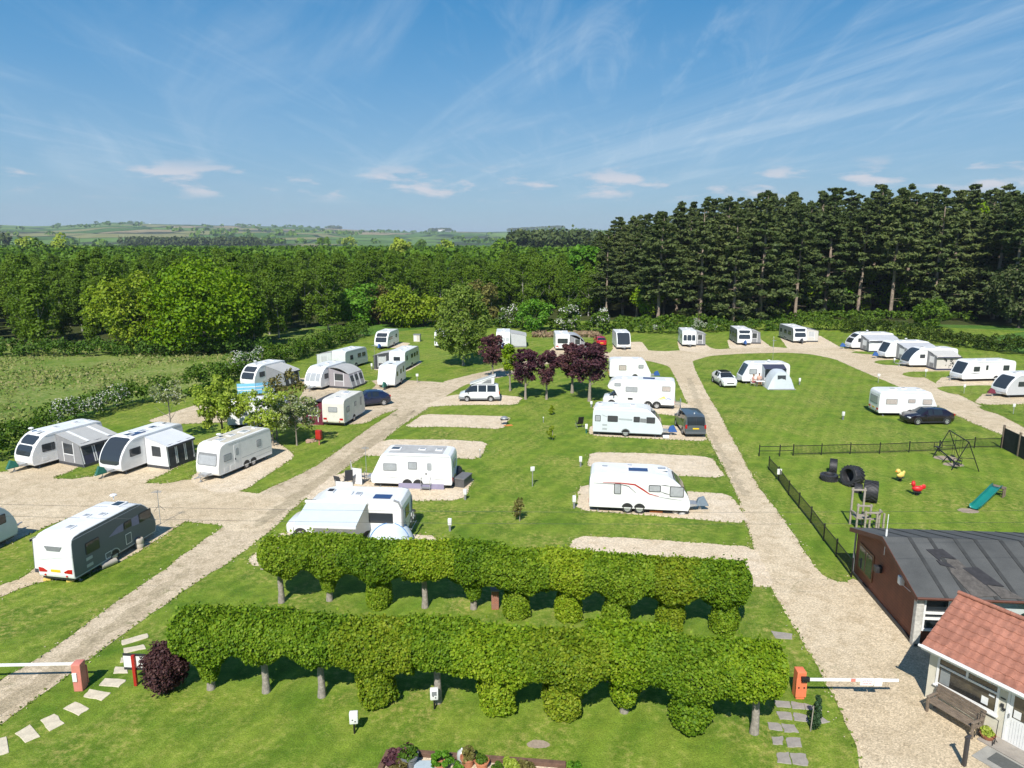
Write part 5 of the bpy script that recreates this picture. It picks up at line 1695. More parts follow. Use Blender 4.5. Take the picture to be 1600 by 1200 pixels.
def ell_clumps(n, c, rad, rc, seed, hollow=.55, top=0.0, gap=0.12):
    """clump centres spread over an ellipsoid with an uneven outline"""
    r = np.random.default_rng(seed)
    d = unit(r.normal(0, 1, (n, 3)))
    q = r.uniform(hollow, 1.0, (n, 1)) ** .5
    lump = 1 + gap * np.sin(d[:, :1] * 5 + seed) + gap * np.cos(d[:, 1:2] * 6 + d[:, 2:3] * 4 + seed * 2)
    P = np.array(c) + d * q * np.array(rad) * lump
    rr = rc * r.uniform(.65, 1.3, n)
    return np.concatenate([P, rr[:, None]], 1)


def tree(name, loc, tm, cm, bark, label, cat, group, s=1.0, rz=None, sz=None, extra=()):
    t = empty(name, loc, rz if rz is not None else random.uniform(0, 6.28), label, cat, group)
    t.scale = (s, s, sz or s)
    for nm, me in (('trunk', tm), ('crown', cm)) + tuple(extra):
        o = bpy.data.objects.new(nm, me); COL.objects.link(o); o.parent = t
    return t


# ---- silver birch wood: variants
B_V = []
for k in range(6):
    hgt = 12.6 + (k % 3) * .7
    r = np.random.default_rng(100 + k)
    cl = []
    for i in range(58):
        f = r.uniform(.0, 1.0)
        zc = hgt * (.10 + .88 * f)
        prof_ = (math.sin(PI * min(1, .12 + f * .86)) ** .7) * (2.9 if f < .6 else 2.7)
        a = r.uniform(0, 6.28); q = r.uniform(.3, 1.0) ** .6 * prof_ * .72
        cl.append((math.cos(a) * q, math.sin(a) * q, zc, r.uniform(.7, 1.25)))
    cl.append((0, 0, hgt * .98, .6))
    cm = crown_mesh('birch_crown', cl, .27, 95, L_BIRCH, .95, .75, 200 + k, .5, 1.5, .55)
    tm = trunk_mesh('birch_trunk', hgt * .93, .16, .03, random.uniform(-.4, .4), 12, 1.0, .3, 50 + k, BIRCHBARK, 2.4, 1.0)
    B_V.append((tm, cm))

wood = []
rr = random.Random(5)


def wood_front(px):
    """distance of the wood's near edge seen at a picture column"""
    y = np.interp(px, [-200, 0, 150, 300, 420, 470, 520, 560, 620, 700, 800, 960], [551, 550, 549, 549, 546, 532, 520, 508, 503, 500, 500, 500])
    return at(px, y).y


cands = []
for i in range(9000):
    y = rr.uniform(100, 300)
    x = rr.uniform(-290, 40)
    px = 800 + 1109 * x / (y * CP + HC * SP)
    if not (-90 < px < 945): continue
    if y < wood_front(px) + rr.uniform(1.0, 4.0): continue
    cands.append((x, y))
keep = []
grid = {}
MIN = 4.7
for x, y in cands:
    md = MIN + max(0, (y - 150)) * .012
    gx, gy = int(x // 8), int(y // 8)
    ok = True
    for i in range(gx - 1, gx + 2):
        for j in range(gy - 1, gy + 2):
            for (a, b) in grid.get((i, j), ()):
                if (a - x) ** 2 + (b - y) ** 2 < md * md: ok = False; break
    if ok:
        keep.append((x, y)); grid.setdefault((gx, gy), []).append((x, y))
keep.sort(key=lambda p: p[1] - .0 * p[0])
near = keep[:288]
far = keep[288:]
BL = 'birch with a slender pale trunk in the dense green wood behind the site'
first = None
for i, (x, y) in enumerate(near):
    tm, cm = B_V[rr.randrange(6)]
    s = rr.uniform(.82, 1.0) * (.95 if y < 125 else 1.0)
    tree('birch_tree', (x, y, 0), tm, cm, None, BL, 'tree', 'birches of the wood behind the site', s, rr.uniform(0, 6.28), s * rr.uniform(.9, 1.06))

# the far part of the wood, beyond counting: one mesh of crowns
r = np.random.default_rng(9)
Pn, Dn, Sn = [], [], []
pts = [(x, y) for x, y in far]
for i in range(2400):
    y = 300 + 520 * r.random() ** 1.3
    px = r.uniform(-120, 985)
    x = (px - 800) / 1109 * (y * CP + 3)
    pts.append((x, y))
pts = np.array(pts)
k = 34
n_ = len(pts)
D = sphere_dirs(n_ * k, r); D[:, 2] = np.abs(D[:, 2]) * .9 + .05
h_ = r.uniform(11.4, 13.6, n_) * np.where(pts[:, 1] > 330, np.clip(1 - (pts[:, 1] - 330) / 2600, .8, 1), 1)
rad = r.uniform(2.2, 3.2, n_) * np.where(pts[:, 1] > 300, 1.5, 1.05)
C = np.stack([pts[:, 0], pts[:, 1], h_ - rad * 1.45], 1)
P = np.repeat(C, k, 0) + D * np.repeat(rad, k)[:, None] * np.array([1, 1, 1.5]) * r.uniform(.6, 1.03, (n_ * k, 1))
V, F = leaves(P, D, np.where(np.repeat(pts[:, 1], k) > 300, 1.7, 1.0), 1.4, .7, r)
o = np_mesh('birch_woodland', V, F, L_FAR); o['kind'] = 'stuff'

# ---- pines
P_V = []
for k in range(7):
    hgt = 26.0
    r = np.random.default_rng(300 + k)
    base = (.12, .26, .18, .40, .09, .52, .30)[k]
    cl = []
    limbs = []
    nl = 19
    for i in range(nl):
        f = i / (nl - 1)
        z = hgt * (base + (1 - base) * f)
        span = (4.9 * (1 - f) ** .82 + .45) * (1.0 if f > .1 else .8) * r.uniform(.78, 1.12)
        nb = 6 if f < .8 else 4
        a0 = r.uniform(0, 6.28)
        for b_ in range(nb):
            if r.random() < .2: continue
            a = a0 + b_ * 6.28 / nb + r.uniform(-.35, .35)
            L = span * r.uniform(.6, 1.15)
            z = hgt * (base + (1 - base) * f) + r.uniform(-.75, .75) * (1.15 - f)
            rise = L * (-.06 + .35 * f) + r.uniform(-.25, .2)
            limbs.append((a, L, z, rise))
            for q in ((.5, .8), (.75, .95), (1.0, .85)) if L > 1.6 else ((.6, .7), (1.0, .6)):
                j = r.normal(0, .22, 3)
                cl.append((math.cos(a) * L * q[0] + j[0], math.sin(a) * L * q[0] + j[1], z + rise * q[0] + j[2] * .6, q[1] * r.uniform(.7, 1.15) * (1.1 - .45 * f)))
    cl.append((0, 0, hgt, .5)); cl.append((0, 0, hgt + .5, .3))
    cm = crown_mesh('pine_crown', cl, .36, 34, L_PINE, .46, .8, 400 + k, .3, 2.3, .6)
    mb = MB()
    lean = r.uniform(-.6, .6)
    path = [(lean * (i / 8) ** 2, r.uniform(-.12, .12) if i else 0, hgt * i / 8 - .1) for i in range(9)]
    mb.tube(path, [.36, .31, .28, .25, .22, .18, .14, .09, .04], 8)
    for (a, L, z, rise) in limbs[::2]:
        mb.tube([(0, 0, z - .3), (math.cos(a) * L * .9, math.sin(a) * L * .9, z + rise * .9)], .06, 4, r1=.02)
    for i in range(14):        # dead snags below the crown
        z = hgt * r.uniform(.12, base + .1); a = r.uniform(0, 6.28); L = r.uniform(.6, 2.2)
        mb.tube([(0, 0, z), (math.cos(a) * L, math.sin(a) * L, z + r.uniform(-.5, .3))], .04, 4, r1=.012)
    o = mb.build('pine_trunk', PINEBARK, None, smooth=60)
    tm = o.data; bpy.data.objects.remove(o)
    P_V.append((tm, cm))

pn = []
rr = random.Random(8)


def pine_edge(px):
    y = np.interp(px, [900, 950, 1000, 1060, 1140, 1240, 1360, 1480, 1560, 1700], [492, 502, 507, 510, 508, 503, 499, 500, 506, 506])
    return at(px, y).y


def pine_top(px):
    return np.interp(px, [900, 925, 960, 1000, 1050, 1100, 1150, 1200, 1250, 1310, 1360, 1400, 1440, 1500, 1540, 1600, 1700], [384, 368, 352, 341, 327, 317, 310, 303, 297, 291, 296, 302, 293, 300, 298, 302, 302])


cands = []
for i in range(14000):
    y = rr.uniform(135, 262); x = rr.uniform(8, 235)
    px = 800 + 1109 * x / (y * CP + HC * SP)
    lo = np.interp(y, [135, 170, 262], [952, 930, 912])
    if not (lo < px < 1700): continue
    if y < pine_edge(px) + rr.uniform(0.5, 3.5): continue
    md = 6.6
    if all((a - x) ** 2 + (b - y) ** 2 > md * md for a, b, _ in cands):
        cands.append((x, y, px))
cands.sort(key=lambda p: p[1])
cands = [c for i, c in enumerate(cands) if i < 230]
LBL = {0: 'dark pine with foliage low down its trunk in the tall wood beyond the drive', 1: 'tall dark pine with a long bare trunk in the wood beyond the drive'}
for i, (x, y, px) in enumerate(cands):
    D = y * CP + 2
    want = HC + (374 - pine_top(px)) / 1109 * y
    if y > pine_edge(px) + 12:
        hgt = min(max(want * rr.choice((.76, .86, .93, .98, 1.04)) * rr.uniform(.97, 1.02), 17), 29)
    else:
        hgt = min(max(want * rr.uniform(.86, 1.0), 17), 28)
    front = y < pine_edge(px) + 9
    bare = 1 if (front and 1150 < px < 1420 and rr.random() < .62) or rr.random() < .2 else 0
    k = rr.choice((3, 5, 6)) if bare else rr.choice((0, 1, 2, 4))
    s = hgt / 26.0
    tree('pine_tree', (x, y, 0), P_V[k][0], P_V[k][1], None, LBL[bare], 'tree', 'bare trunked pines of the tall wood' if bare else 'full crowned pines of the tall wood', s * rr.uniform(1.08, 1.42), rr.uniform(0, 6.28), s)

# ---- broad trees, each its own
def broad(name, px, py, hgt, wid, m, label, leaf=.3, n=60, per=60, rc=None, trunk_h=.3, bark=BARKD, seed=1, cat='tree', group=None, dy=0, rx=None, hollow=.6, tr=.2, base=None, flat=.9):
    loc = at(px, py) + Vector((0, dy, 0)) if not isinstance(px, Vector) else px
    rc = rc or wid * .16
    zc = hgt * (trunk_h + (1 - trunk_h) * .5)
    cl = ell_clumps(n, (0, 0, zc), (wid / 2, wid / 2, hgt * (1 - trunk_h) / 2), rc, seed, hollow)
    cl = cl[cl[:, 2] > hgt * trunk_h * .8]
    cm = crown_mesh(name + '_crown', cl, leaf, per, m, flat, .7, seed)
    tm = trunk_mesh(name + '_trunk', hgt * (trunk_h + .45 * (1 - trunk_h)), tr, tr * .4, 0, 7, 1.0, .5, seed, bark, wid * .3, .8)
    return tree(name, loc, tm, cm, bark, label, cat, group, rz=seed * 1.3)


broad('oak_tree', 322, 551, 12.9, 14.0, L_OAK, 'big round oak with fresh bright green leaves at the edge of the wood', .32, 120, 120, 2.0, .06, seed=21, tr=.45)
broad('oak_tree', 212, 549, 11.2, 9.5, L_GOLD, 'yellow green oak at the edge of the wood, beside the bigger round oak', .3, 76, 105, 1.5, .06, seed=22, tr=.35)
broad('oak_tree', 268, 546, 11.4, 9.5, L_OAK, 'narrow green oak between the round oak and the yellow green oak', .3, 66, 105, 1.5, .06, seed=24, tr=.35, dy=2)
broad('lime_tree', 562, 508, 7.4, 7.5, L_LIME, 'bright green bushy tree at the corner of the wood above the hedge', .38, 60, 60, 1.2, .05, seed=25, tr=.2)
broad('bronze_tree', 592, 506, 6.8, 6.0, L_BROWN, 'bronze brown bushy tree between two bright green ones at the wood edge', .36, 45, 55, 1.1, .06, seed=26, tr=.2)
broad('lime_tree', 628, 510, 7.4, 8.5, L_GOLD, 'tall lime green tree at the wood edge behind the cream cabinet', .38, 75, 60, 1.3, .05, seed=27, tr=.22)
broad('lime_tree', 662, 509, 5.8, 8.0, L_GOLD, 'lower lime green tree at the wood edge beside the weeping birch', .36, 60, 60, 1.2, .05, seed=28, tr=.2)
broad('bronze_tree', 752, 508, 8.4, 6.0, L_BROWN, 'bronze tinted young oak just behind the weeping birch', .36, 50, 55, 1.1, .08, seed=29, tr=.2)
broad('lime_tree', 833, 517, 5.6, 6.0, L_LIME, 'bright green bush tree behind the bracken bank', .3, 50, 60, .95, .05, seed=30, tr=.15)
broad('poplar_tree', Vector((-44, 285, 0)), 0, 18.5, 6, L_ROWAN, 'pale green tree standing taller than the birch wood against the hills', .8, 36, 50, 1.6, .2, seed=31, tr=.25)
broad('sycamore_tree', 1562, 488, 25, 9, L_OAK, 'bright green broadleaf tree among the pines near the wood corner', .6, 50, 60, 1.6, .35, seed=32, tr=.3, dy=14)
broad('sycamore_tree', 930, 505, 15, 8, L_LIME, 'light green tree at the junction of the birch and pine woods', .55, 55, 60, 1.4, .1, seed=35, tr=.25, dy=26)
broad('willow_tree', 1592, 512, 13, 12, leaf_mat('dusky_leaves', [(.03, .05, .015), (.045, .07, .02), (.07, .10, .03), (.13, .14, .06)], .2), 'dusky olive willow at the pine wood edge above the far meadow', .42, 80, 60, 1.5, .06, seed=33, tr=.35)
broad('sapling_tree', 1452, 512, 5.2, 5.4, L_HAW, 'low dark green thicket tree under the pines beside the far meadow', .32, 40, 55, .9, .05, seed=34, tr=.12)

# pale young broadleaves growing in the shade under the pines
for k_, (px, py, hh) in enumerate(((1012, 499, 8), (1128, 498, 9), (1215, 494, 8.5), (1262, 492, 10), (1300, 493, 7.5), (1342, 490, 10), (1395, 491, 9), (1430, 490, 8), (1500, 492, 9.5))):
    broad('understory_tree', px, py, hh, hh * .85, (L_OAK, L_LIME, L_GOLD)[k_ % 3], 'pale young broadleaf growing among the trunks of the pine wood', .3, 34, 60, hh * .13, .12, seed=140 + k_, tr=.12, group='young broadleaves under the pines')
# weeping birch standing on the lawn
r = np.random.default_rng(70)
cl = []
for i in range(95):
    f = r.random()
    z = 1.7 + 8.6 * f
    q = (3.6 * math.sin(PI * (.18 + .74 * f)) ** .8) * r.uniform(.35, 1.0) ** .55
    a = r.uniform(0, 6.28)
    cl.append((math.cos(a) * q, math.sin(a) * q, z, r.uniform(.5, .95)))
P, D = clump_points(np.array(cl)[:, :3], np.array(cl)[:, 3], 105, r, 1.35, .4)
D[:, 2] *= .3
D[:, 2] += .5
V, F = leaves(P, D, .22, 2.0, .6, r)
tree('weeping_birch', at(724, 571), trunk_mesh('weeping_birch_trunk', 8.6, .19, .04, .2, 9, 1.0, .3, 71, BIRCHBARK, 2.2, .5), np_mesh('weeping_birch_crown', V, F, leaf_mat('weeping_birch_leaves', [(.085, .15, .018), (.12, .20, .024), (.16, .25, .035), (.22, .30, .05)], .4), False), None, 'weeping silver birch standing alone on the lawn before the birch wood', 'tree', None, rz=.4)

# purple plums and their green neighbour
PV = []
for k in range(3):
    cl = ell_clumps(46, (0, 0, 3.55), (1.0, 1.0, 1.6), .40, 80 + k, .3, gap=.18)
    cl = np.concatenate([cl, ell_clumps(14, (0, 0, 5.0), (1.05, 1.05, .4), .26, 90 + k, .3)])
    PV.append((trunk_mesh('plum_trunk', 3.4, .12, .05, .05, 10, .9, .45, 82 + k, LIGHTBARK, 1.3, 1.5), crown_mesh('plum_crown', cl, .13, 80, L_PLUM, 1.0, .9, 84 + k, .3, 1.8)))
pl = [((770, 592), 1.0, 'purple leaved tree standing behind the camper van', 0), ((821, 624), .98, 'purple leaved tree beside the green leaved one', 1), ((854, 624), .97, 'bushy purple leaved tree in the middle of the group', 2), ((894, 614), 1.02, 'purple leaved tree set back beside the widest purple one', 0), ((921, 627), 1.12, 'widest purple leaved tree, next to the twin axle motorhome', 1)]
for p, s, lb, k in pl:
    tree('plum_tree', at(*p), PV[k][0], PV[k][1], None, lb, 'tree', 'purple plum trees on the central lawn', s * (1.45 if 'widest' in lb else 1.2), k * 2.0 + p[0], s)
cl = ell_clumps(44, (0, 0, 3.5), (.95, .95, 1.7), .36, 95, .3)
tree('cherry_tree', at(797, 611), trunk_mesh('cherry_trunk', 3.4, .12, .04, .05, 8, .9, .45, 96, LIGHTBARK, 1.2, 1.4), crown_mesh('cherry_crown', cl, .18, 55, L_OAK, 1.0, .8, 97, .35), None, 'green leaved tree between the purple leaved ones', 'tree', None)

# small lawn trees by the middle court
def small(name, px, py, hgt, wid, m, label, th, n, per, leaf, seed, bark=BARK, tr=.09, rc=.4, blossom=0, hollow=.3):
    cl = ell_clumps(n, (0, 0, hgt * (th + (1 - th) * .5)), (wid / 2, wid / 2, hgt * (1 - th) / 2), rc, seed, hollow, gap=.22)
    ex = ()
    if blossom:
        c2 = cl.copy(); c2[:, 3] *= 1.06
        ex = (('blossom', crown_mesh(name + '_blossom', c2, leaf * .55, int(blossom * 1.5), L_BLOS, 1.0, .8, seed + 5, .9, 1.1)),)
    return tree(name, at(px, py), trunk_mesh(name + '_trunk', hgt * (th + .4 * (1 - th)), tr, tr * .4, .05, 8, .9, .45, seed, bark, wid * .42, 1.0), crown_mesh(name + '_crown', cl, leaf, per, m, 1.0, .8, seed + 1, .35, 1.6), None, label, 'tree', None, rz=seed, extra=ex)


small('rowan_tree', 349, 690, 5.6, 4.0, L_ROWAN, 'yellow green leafy tree with dark trunk behind the off white twin axle caravan', .26, 50, 95, .17, 40, BARKD, .11, .48)
small('whitebeam_tree', 427, 697, 5.0, 3.6, L_ROWAN, 'blossoming tree with pale trunk in front of the hidden white caravan', .30, 42, 90, .15, 41, LIGHTBARK, .075, .45, 9)
small('whitebeam_tree', 464, 696, 4.4, 3.2, L_GREYG, 'blossoming tree with pale trunk nearest the red fire point', .30, 38, 80, .15, 42, LIGHTBARK, .07, .42, 12)
small('whitebeam_tree', 433, 686, 4.2, 3.0, L_HAW, 'dark leaved blossom tree set just behind the two pale trunked ones', .3, 24, 40, .19, 43, LIGHTBARK, .07, .4, 5)
small('crab_tree', 447, 660, 4.8, 4.4, L_BROWN, 'bronze leaved small tree beside the blue windbreak', .22, 26, 40, .18, 44, BARK, .07, .45)
small('hawthorn_tree', 269, 690, 5.2, 3.4, L_GREYG, 'thin tree with cream blossom in a flat crown behind the black fronted caravan', .66, 22, 34, .17, 45, BARK, .08, .36, 9)

# ---- hedges
def hedge(name, pts, wid, hgt, m, label, leaf=.2, dens=95, blossom=0.0, seed=1, group=None, rough=.3):
    """foliage piled along a line of world points"""
    r = np.random.default_rng(seed)
    pts = [Vector((p[0], p[1], 0)) for p in pts]
    base = pts[0].copy()
    C = []
    for a, b in zip(pts[:-1], pts[1:]):
        L = (b - a).length
        k = max(2, int(L / .55))
        nn = Vector((-(b - a).y, (b - a).x, 0)).normalized()
        for i in range(k):
            p = a.lerp(b, (i + r.random()) / k)
            hh = hgt * (1 + rough * .6 * math.sin(p.x * .9 + p.y * .7 + seed) + r.uniform(-rough, rough) * .5)
            for j in range(4):
                q = r.uniform(-.5, .5) * wid
                zz_ = hh * (r.uniform(.25, .92) if j else .85) * (1 - .25 * abs(q) / wid)
                c = p + nn * q - base
                C.append((c.x, c.y, zz_, r.uniform(.38, .62) * min(wid, hgt * 1.2) * .42))
    C = np.array(C)
    t = empty(name, base, 0, label, 'hedge', group)
    P, D = clump_points(C[:, :3], C[:, 3], dens // 3, r, 1.0, .6)
    D[:, 2] += .4
    ok = P[:, 2] > .02
    V, F = leaves(P[ok], D[ok], leaf * .85, 1.4, .8, r)
    np_mesh('foliage', V, F, m, t)
    if blossom:
        w = np.array([math.sin(c[0] * .35 + seed) + math.sin(c[1] * .27 + 1.3 * seed) for c in C])
        Cb = C[(w > .95) & (r.random(len(C)) < blossom) & (C[:, 2] > hgt * .45)]
        if len(Cb):
            P, D = clump_points(Cb[:, :3], Cb[:, 3] * 1.05, 44, r, 1.0, .92)
            V, F = leaves(P, D, leaf * .5, 1.1, .8, r)
            np_mesh('blossom', V, F, L_BLOS, t)
    return t


hedge('hawthorn_hedge', [at(-70, 745), at(-20, 715), at(30, 694), at(90, 668), at(150, 648), at(205, 632), at(268, 621)], 2.6, 2.1, L_HAW, 'dark hawthorn hedge with white blossom behind the two awninged caravans', .22, 110, .75, 51)
hedge('hawthorn_hedge', [at(300, 612), at(340, 600), at(390, 583), at(440, 566), at(490, 550), at(540, 533), at(566, 524)], 3.2, 2.5, L_HAW, 'tall blossoming hawthorn hedge behind the blue windbreak and middle court', .26, 110, .6, 52)
hedge('bramble_hedge', [at(266, 624), at(285, 622), at(300, 617)], 1.2, .8, L_HAW, 'low bramble growth in the gap between the two hawthorn hedges', .2, 70, 0, 53)
hedge('privet_hedge', [at(1330, 519), at(1400, 527), at(1460, 535), at(1520, 543), at(1590, 553), at(1680, 564)], 4.4, 2.3, leaf_mat('olive_hedge_leaves', [(.03, .06, .008), (.05, .09, .012), (.08, .12, .016), (.12, .15, .025)], .25), 'broad olive green hedge behind the row of full length awnings', .28, 110, 0, 54)
hedge('shrub_hedge', [at(1035, 521), at(1080, 520), at(1130, 517), at(1180, 517), at(1240, 515)], 3.0, 1.9, L_HAW, 'shrubby hedge with white blossom behind the caravans below the pines', .28, 90, .7, 55)
hedge('shrub_hedge', [at(1240, 515), at(1290, 516), at(1330, 517), at(1372, 520)], 3.2, 2.5, L_HAW, 'taller leafy hedge with white blossom beside the tall bare pine trunks', .28, 90, .45, 56)
hedge('wood_edge_hedge', [at(690, 512), at(770, 512), at(850, 514), at(900, 517), at(960, 518), at(1035, 521)], 3.0, 1.6, L_HAW, 'scrubby hedge with blossom along the foot of the birch wood', .3, 70, .35, 57)
for px, py, h_, lb, sd_ in ((792, 512, 4.2, 'round white blossoming thorn bush beside the weeping birch', 61), (888, 516, 4.6, 'white blossoming thorn bush behind the bracken bank', 62), (938, 522, 4.0, 'white blossoming thorn bush behind the red hatchback', 63)):
    cl = ell_clumps(34, (0, 0, h_ * .5), (h_ * .42, h_ * .42, h_ * .48), .6, sd_, .4, gap=.2)
    t = empty('thorn_bush', at(px, py), 0, lb, 'bush', None)
    o = bpy.data.objects.new('foliage', crown_mesh('thorn_foliage', cl, .3, 50, L_HAW, 1.0, .8, sd_)); COL.objects.link(o); o.parent = t
    c2 = cl.copy(); c2[:, 3] *= 1.06; c2 = c2[::2]
    o = bpy.data.objects.new('blossom', crown_mesh('thorn_blossom', c2, .26, 34, L_BLOS, 1.0, .8, sd_ + 9, .9, 1.1)); COL.objects.link(o); o.parent = t
hedge('undergrowth', [at(970, 514) + Vector((0, 6, 0)), at(1100, 512) + Vector((0, 7, 0)), at(1250, 508) + Vector((0, 8, 0)), at(1400, 504) + Vector((0, 9, 0)), at(1560, 508) + Vector((0, 8, 0))], 6, 1.6, L_HAW, 'leafy undergrowth at the foot of the pine wood', .4, 60, 0, 58)
hedge('nettle_patch', [at(-60, 556), at(0, 556), at(80, 556), at(160, 555), at(260, 555), at(350, 554), at(425, 549)], 3.2, 2.2, leaf_mat('nettle_leaves', [(.03, .08, .008), (.05, .12, .012), (.075, .155, .016), (.11, .19, .03)], .25), 'dark leafy scrub margin along the foot of the birch wood', .3, 80, 0, 59)

# ---- far woods on the plain and on the hills
def far_wood(name, x0, x1, y0, y1, hgt, n, m, label, leaf, seed, rad):
    r = np.random.default_rng(seed)
    c = np.stack([r.uniform(x0, x1, n), r.uniform(y0, y1, n)], 1)
    hh = hgt * r.uniform(.75, 1.05, n)
    k = 40
    D = sphere_dirs(n * k, r); D[:, 2] = np.abs(D[:, 2])
    C = np.stack([c[:, 0], c[:, 1], hh - rad * 1.3], 1)
    P = np.repeat(C, k, 0) + D * rad * np.array([1, 1, 1.3]) * r.uniform(.5, 1.05, (n * k, 1))
    C3 = np.stack([c[:, 0], c[:, 1], hh * .4], 1)
    P2 = np.repeat(C3, k // 2, 0) + r.normal(0, 1, (n * k // 2, 3)) * np.array([rad * .5, rad * .5, hgt * .22])
    V, F = leaves(np.concatenate([P, P2]), np.concatenate([D, sphere_dirs(len(P2), r)]), leaf, 1.3, .8, r)
    o = np_mesh(name, V, F, m); o['kind'] = 'stuff'
    return tag(o, label, 'wood')


far_wood('pine_belt', (188 - 800) / 1131 * 1450, (402 - 800) / 1131 * 1450, 1420, 1520, 22, 190, L_PINE, 'long dark belt of pines standing on the plain below the hills', 4.0, 71, 7)
far_wood('pine_belt', (797 - 800) / 1131 * 620, (925 - 800) / 1131 * 620, 590, 660, 25, 110, L_PINE, 'dark pine plantation rising behind the birch wood next to the tall pines', 2.4, 72, 5)
far_wood('pine_belt', -720, (12 - 800) / 1131 * 900, 880, 930, 24, 30, L_PINE, 'dark clump of pines at the edge of the plain', 3, 73, 6)
far_wood('dark_wood', -1050, -400, 820, 1000, 10.5, 420, leaf_mat('dull_wood_leaves', [(.025, .045, .014), (.035, .06, .018), (.05, .075, .024), (.07, .09, .03)], .2), 'dull olive wood on the plain beyond the birches', 3.2, 74, 6)
for k_, (px, D_, hh) in enumerate(((98, 420, 19), (58, 430, 16), (42, 440, 17), (505, 900, 20), (545, 900, 20), (660, 900, 18), (693, 420, 15.5), (785, 360, 16))):
    broad('parkland_tree', Vector(((px - 800) / 1131 * D_, D_, 0)), 0, hh, hh * .75, L_FAR if k_ % 2 else L_ROWAN, 'lone tree rising above the far edge of the birch wood', 1.3, 26, 34, hh * .13, .12, seed=120 + k_, tr=.3, group='lone trees above the birch wood')
r = np.random.default_rng(77)
ca_ = []
for i in range(800):
    D_ = r.uniform(1650, 5600)
    a = R(r.uniform(-42, 20))
    x, y = D_ * math.sin(a), D_ * math.cos(a)
    if math.sin(x * .006 + 2 * math.sin(y * .002)) * math.cos(y * .004 + x * .001) < .1: continue
    ca_.append((x, y, hill_z(x, y) + 5))
ca_ = np.array(ca_)
k = 14
D = sphere_dirs(len(ca_) * k, r); D[:, 2] = np.abs(D[:, 2])
P = np.repeat(ca_, k, 0) + D * np.array([13, 13, 7])
V, F = leaves(P, D, 11.0, 1.2, .8, r)
o = np_mesh('hill_trees', V, F, L_FAR); o['kind'] = 'stuff'
for (x0, x1, sdd) in ((35, 125, 1), (2, 22, 2), (672, 704, 3), (795, 880, 4), (516, 532, 5)):
    pts = []
    for i in range(int((x1 - x0) * 1.6)):
        px = r.uniform(x0, x1); D_ = 5500 + r.uniform(-60, 60)
        x, y = (px - 800) / 1131 * D_, D_
        pts.append((x, y, hill_z(x, y) + 8))
    pts = np.array(pts)
    D = sphere_dirs(len(pts) * 16, r); D[:, 2] = np.abs(D[:, 2])
    V, F = leaves(np.repeat(pts, 16, 0) + D * np.array([16, 16, 13]), D, 14, 1.2, .8, r)
    o = np_mesh('ridge_copse', V, F, L_PINE); o['kind'] = 'stuff'
x, y = (237 - 800) / 1131 * 5450, 5450
mb = MB(); mb.ball((0, 0, 12), 14, n=16); mb.lathe([(12, -6), (12, 4), (10, 5)], 16)
o = mb.build('radar_dome', WHITEPT); o.location = (x, y, hill_z(x, y)); tag(o, 'white radar dome on the skyline of the hills', 'radar dome')
for px, w_ in ((8, 40), (26, 30), (690, 45)):
    x, y = (px - 800) / 1131 * 5400, 5400
    t = empty('farmhouse', (x, y, hill_z(x, y)), 0, {8: 'pale farmhouse among the trees at the west end of the hill skyline', 26: 'small pale house beside the copse on the west hill skyline', 690: 'pale long farmhouse between two copses on the middle skyline'}[px], 'house')
    mb = MB(); mb.box(-w_ / 2, w_ / 2, -6, 6, -3, 10); mb.build('wall', WHITEPT, t, smooth=0)
    mb = MB(); mb.prism([(-7, 10), (7, 10), (0, 15)], -w_ / 2 - 1, w_ / 2 + 1, 'x'); mb.build('roof', SLAB, t, smooth=0)

# ---- rough grass of the pasture: tussocks, beyond counting
r = np.random.default_rng(15)
Np = 60000
x = r.uniform(-125, -30, Np); y = r.uniform(42, 122, Np)
lim = np.interp(y, [40.5, 60.5, 90.5, 128], [-63.5, -48.5, -36.5, -29])
cl_ = np.sin(x * .31 + 2 * np.sin(y * .17)) + np.cos(y * .27 + x * .08) + r.normal(0, .7, Np)
ok = (x < lim) & (cl_ > -.2) & (x > -.80 * y - 8)
x, y = x[ok], y[ok]
P = np.stack([x, y, r.uniform(.08, .22, len(x))], 1)
N = unit(np.stack([r.normal(0, 1, len(x)), r.normal(-.6, 1, len(x)), r.uniform(.2, .9, len(x))], 1))
V, F = leaves(P, N, r.uniform(.14, .34, len(x)), 1.2, .4, r)
o = np_mesh('rough_grass', V, F, L_DRY); o['kind'] = 'stuff'
r = np.random.default_rng(16)
bx = at(885, 525)
P = np.stack([bx.x + r.uniform(-6, 6, 1500), bx.y + r.uniform(-2, 3, 1500), r.uniform(.05, .32, 1500)], 1)
V, F = leaves(P, sphere_dirs(1500, r), .6, 1.6, .8, r)
o = np_mesh('bracken', V, F, leaf_mat('dead_bracken', [(.24, .17, .10), (.32, .22, .14), (.36, .27, .17), (.22, .24, .08)], .2)); o['kind'] = 'stuff'
# ------------------------------------------------------------------ the two clipped rows of lime trees


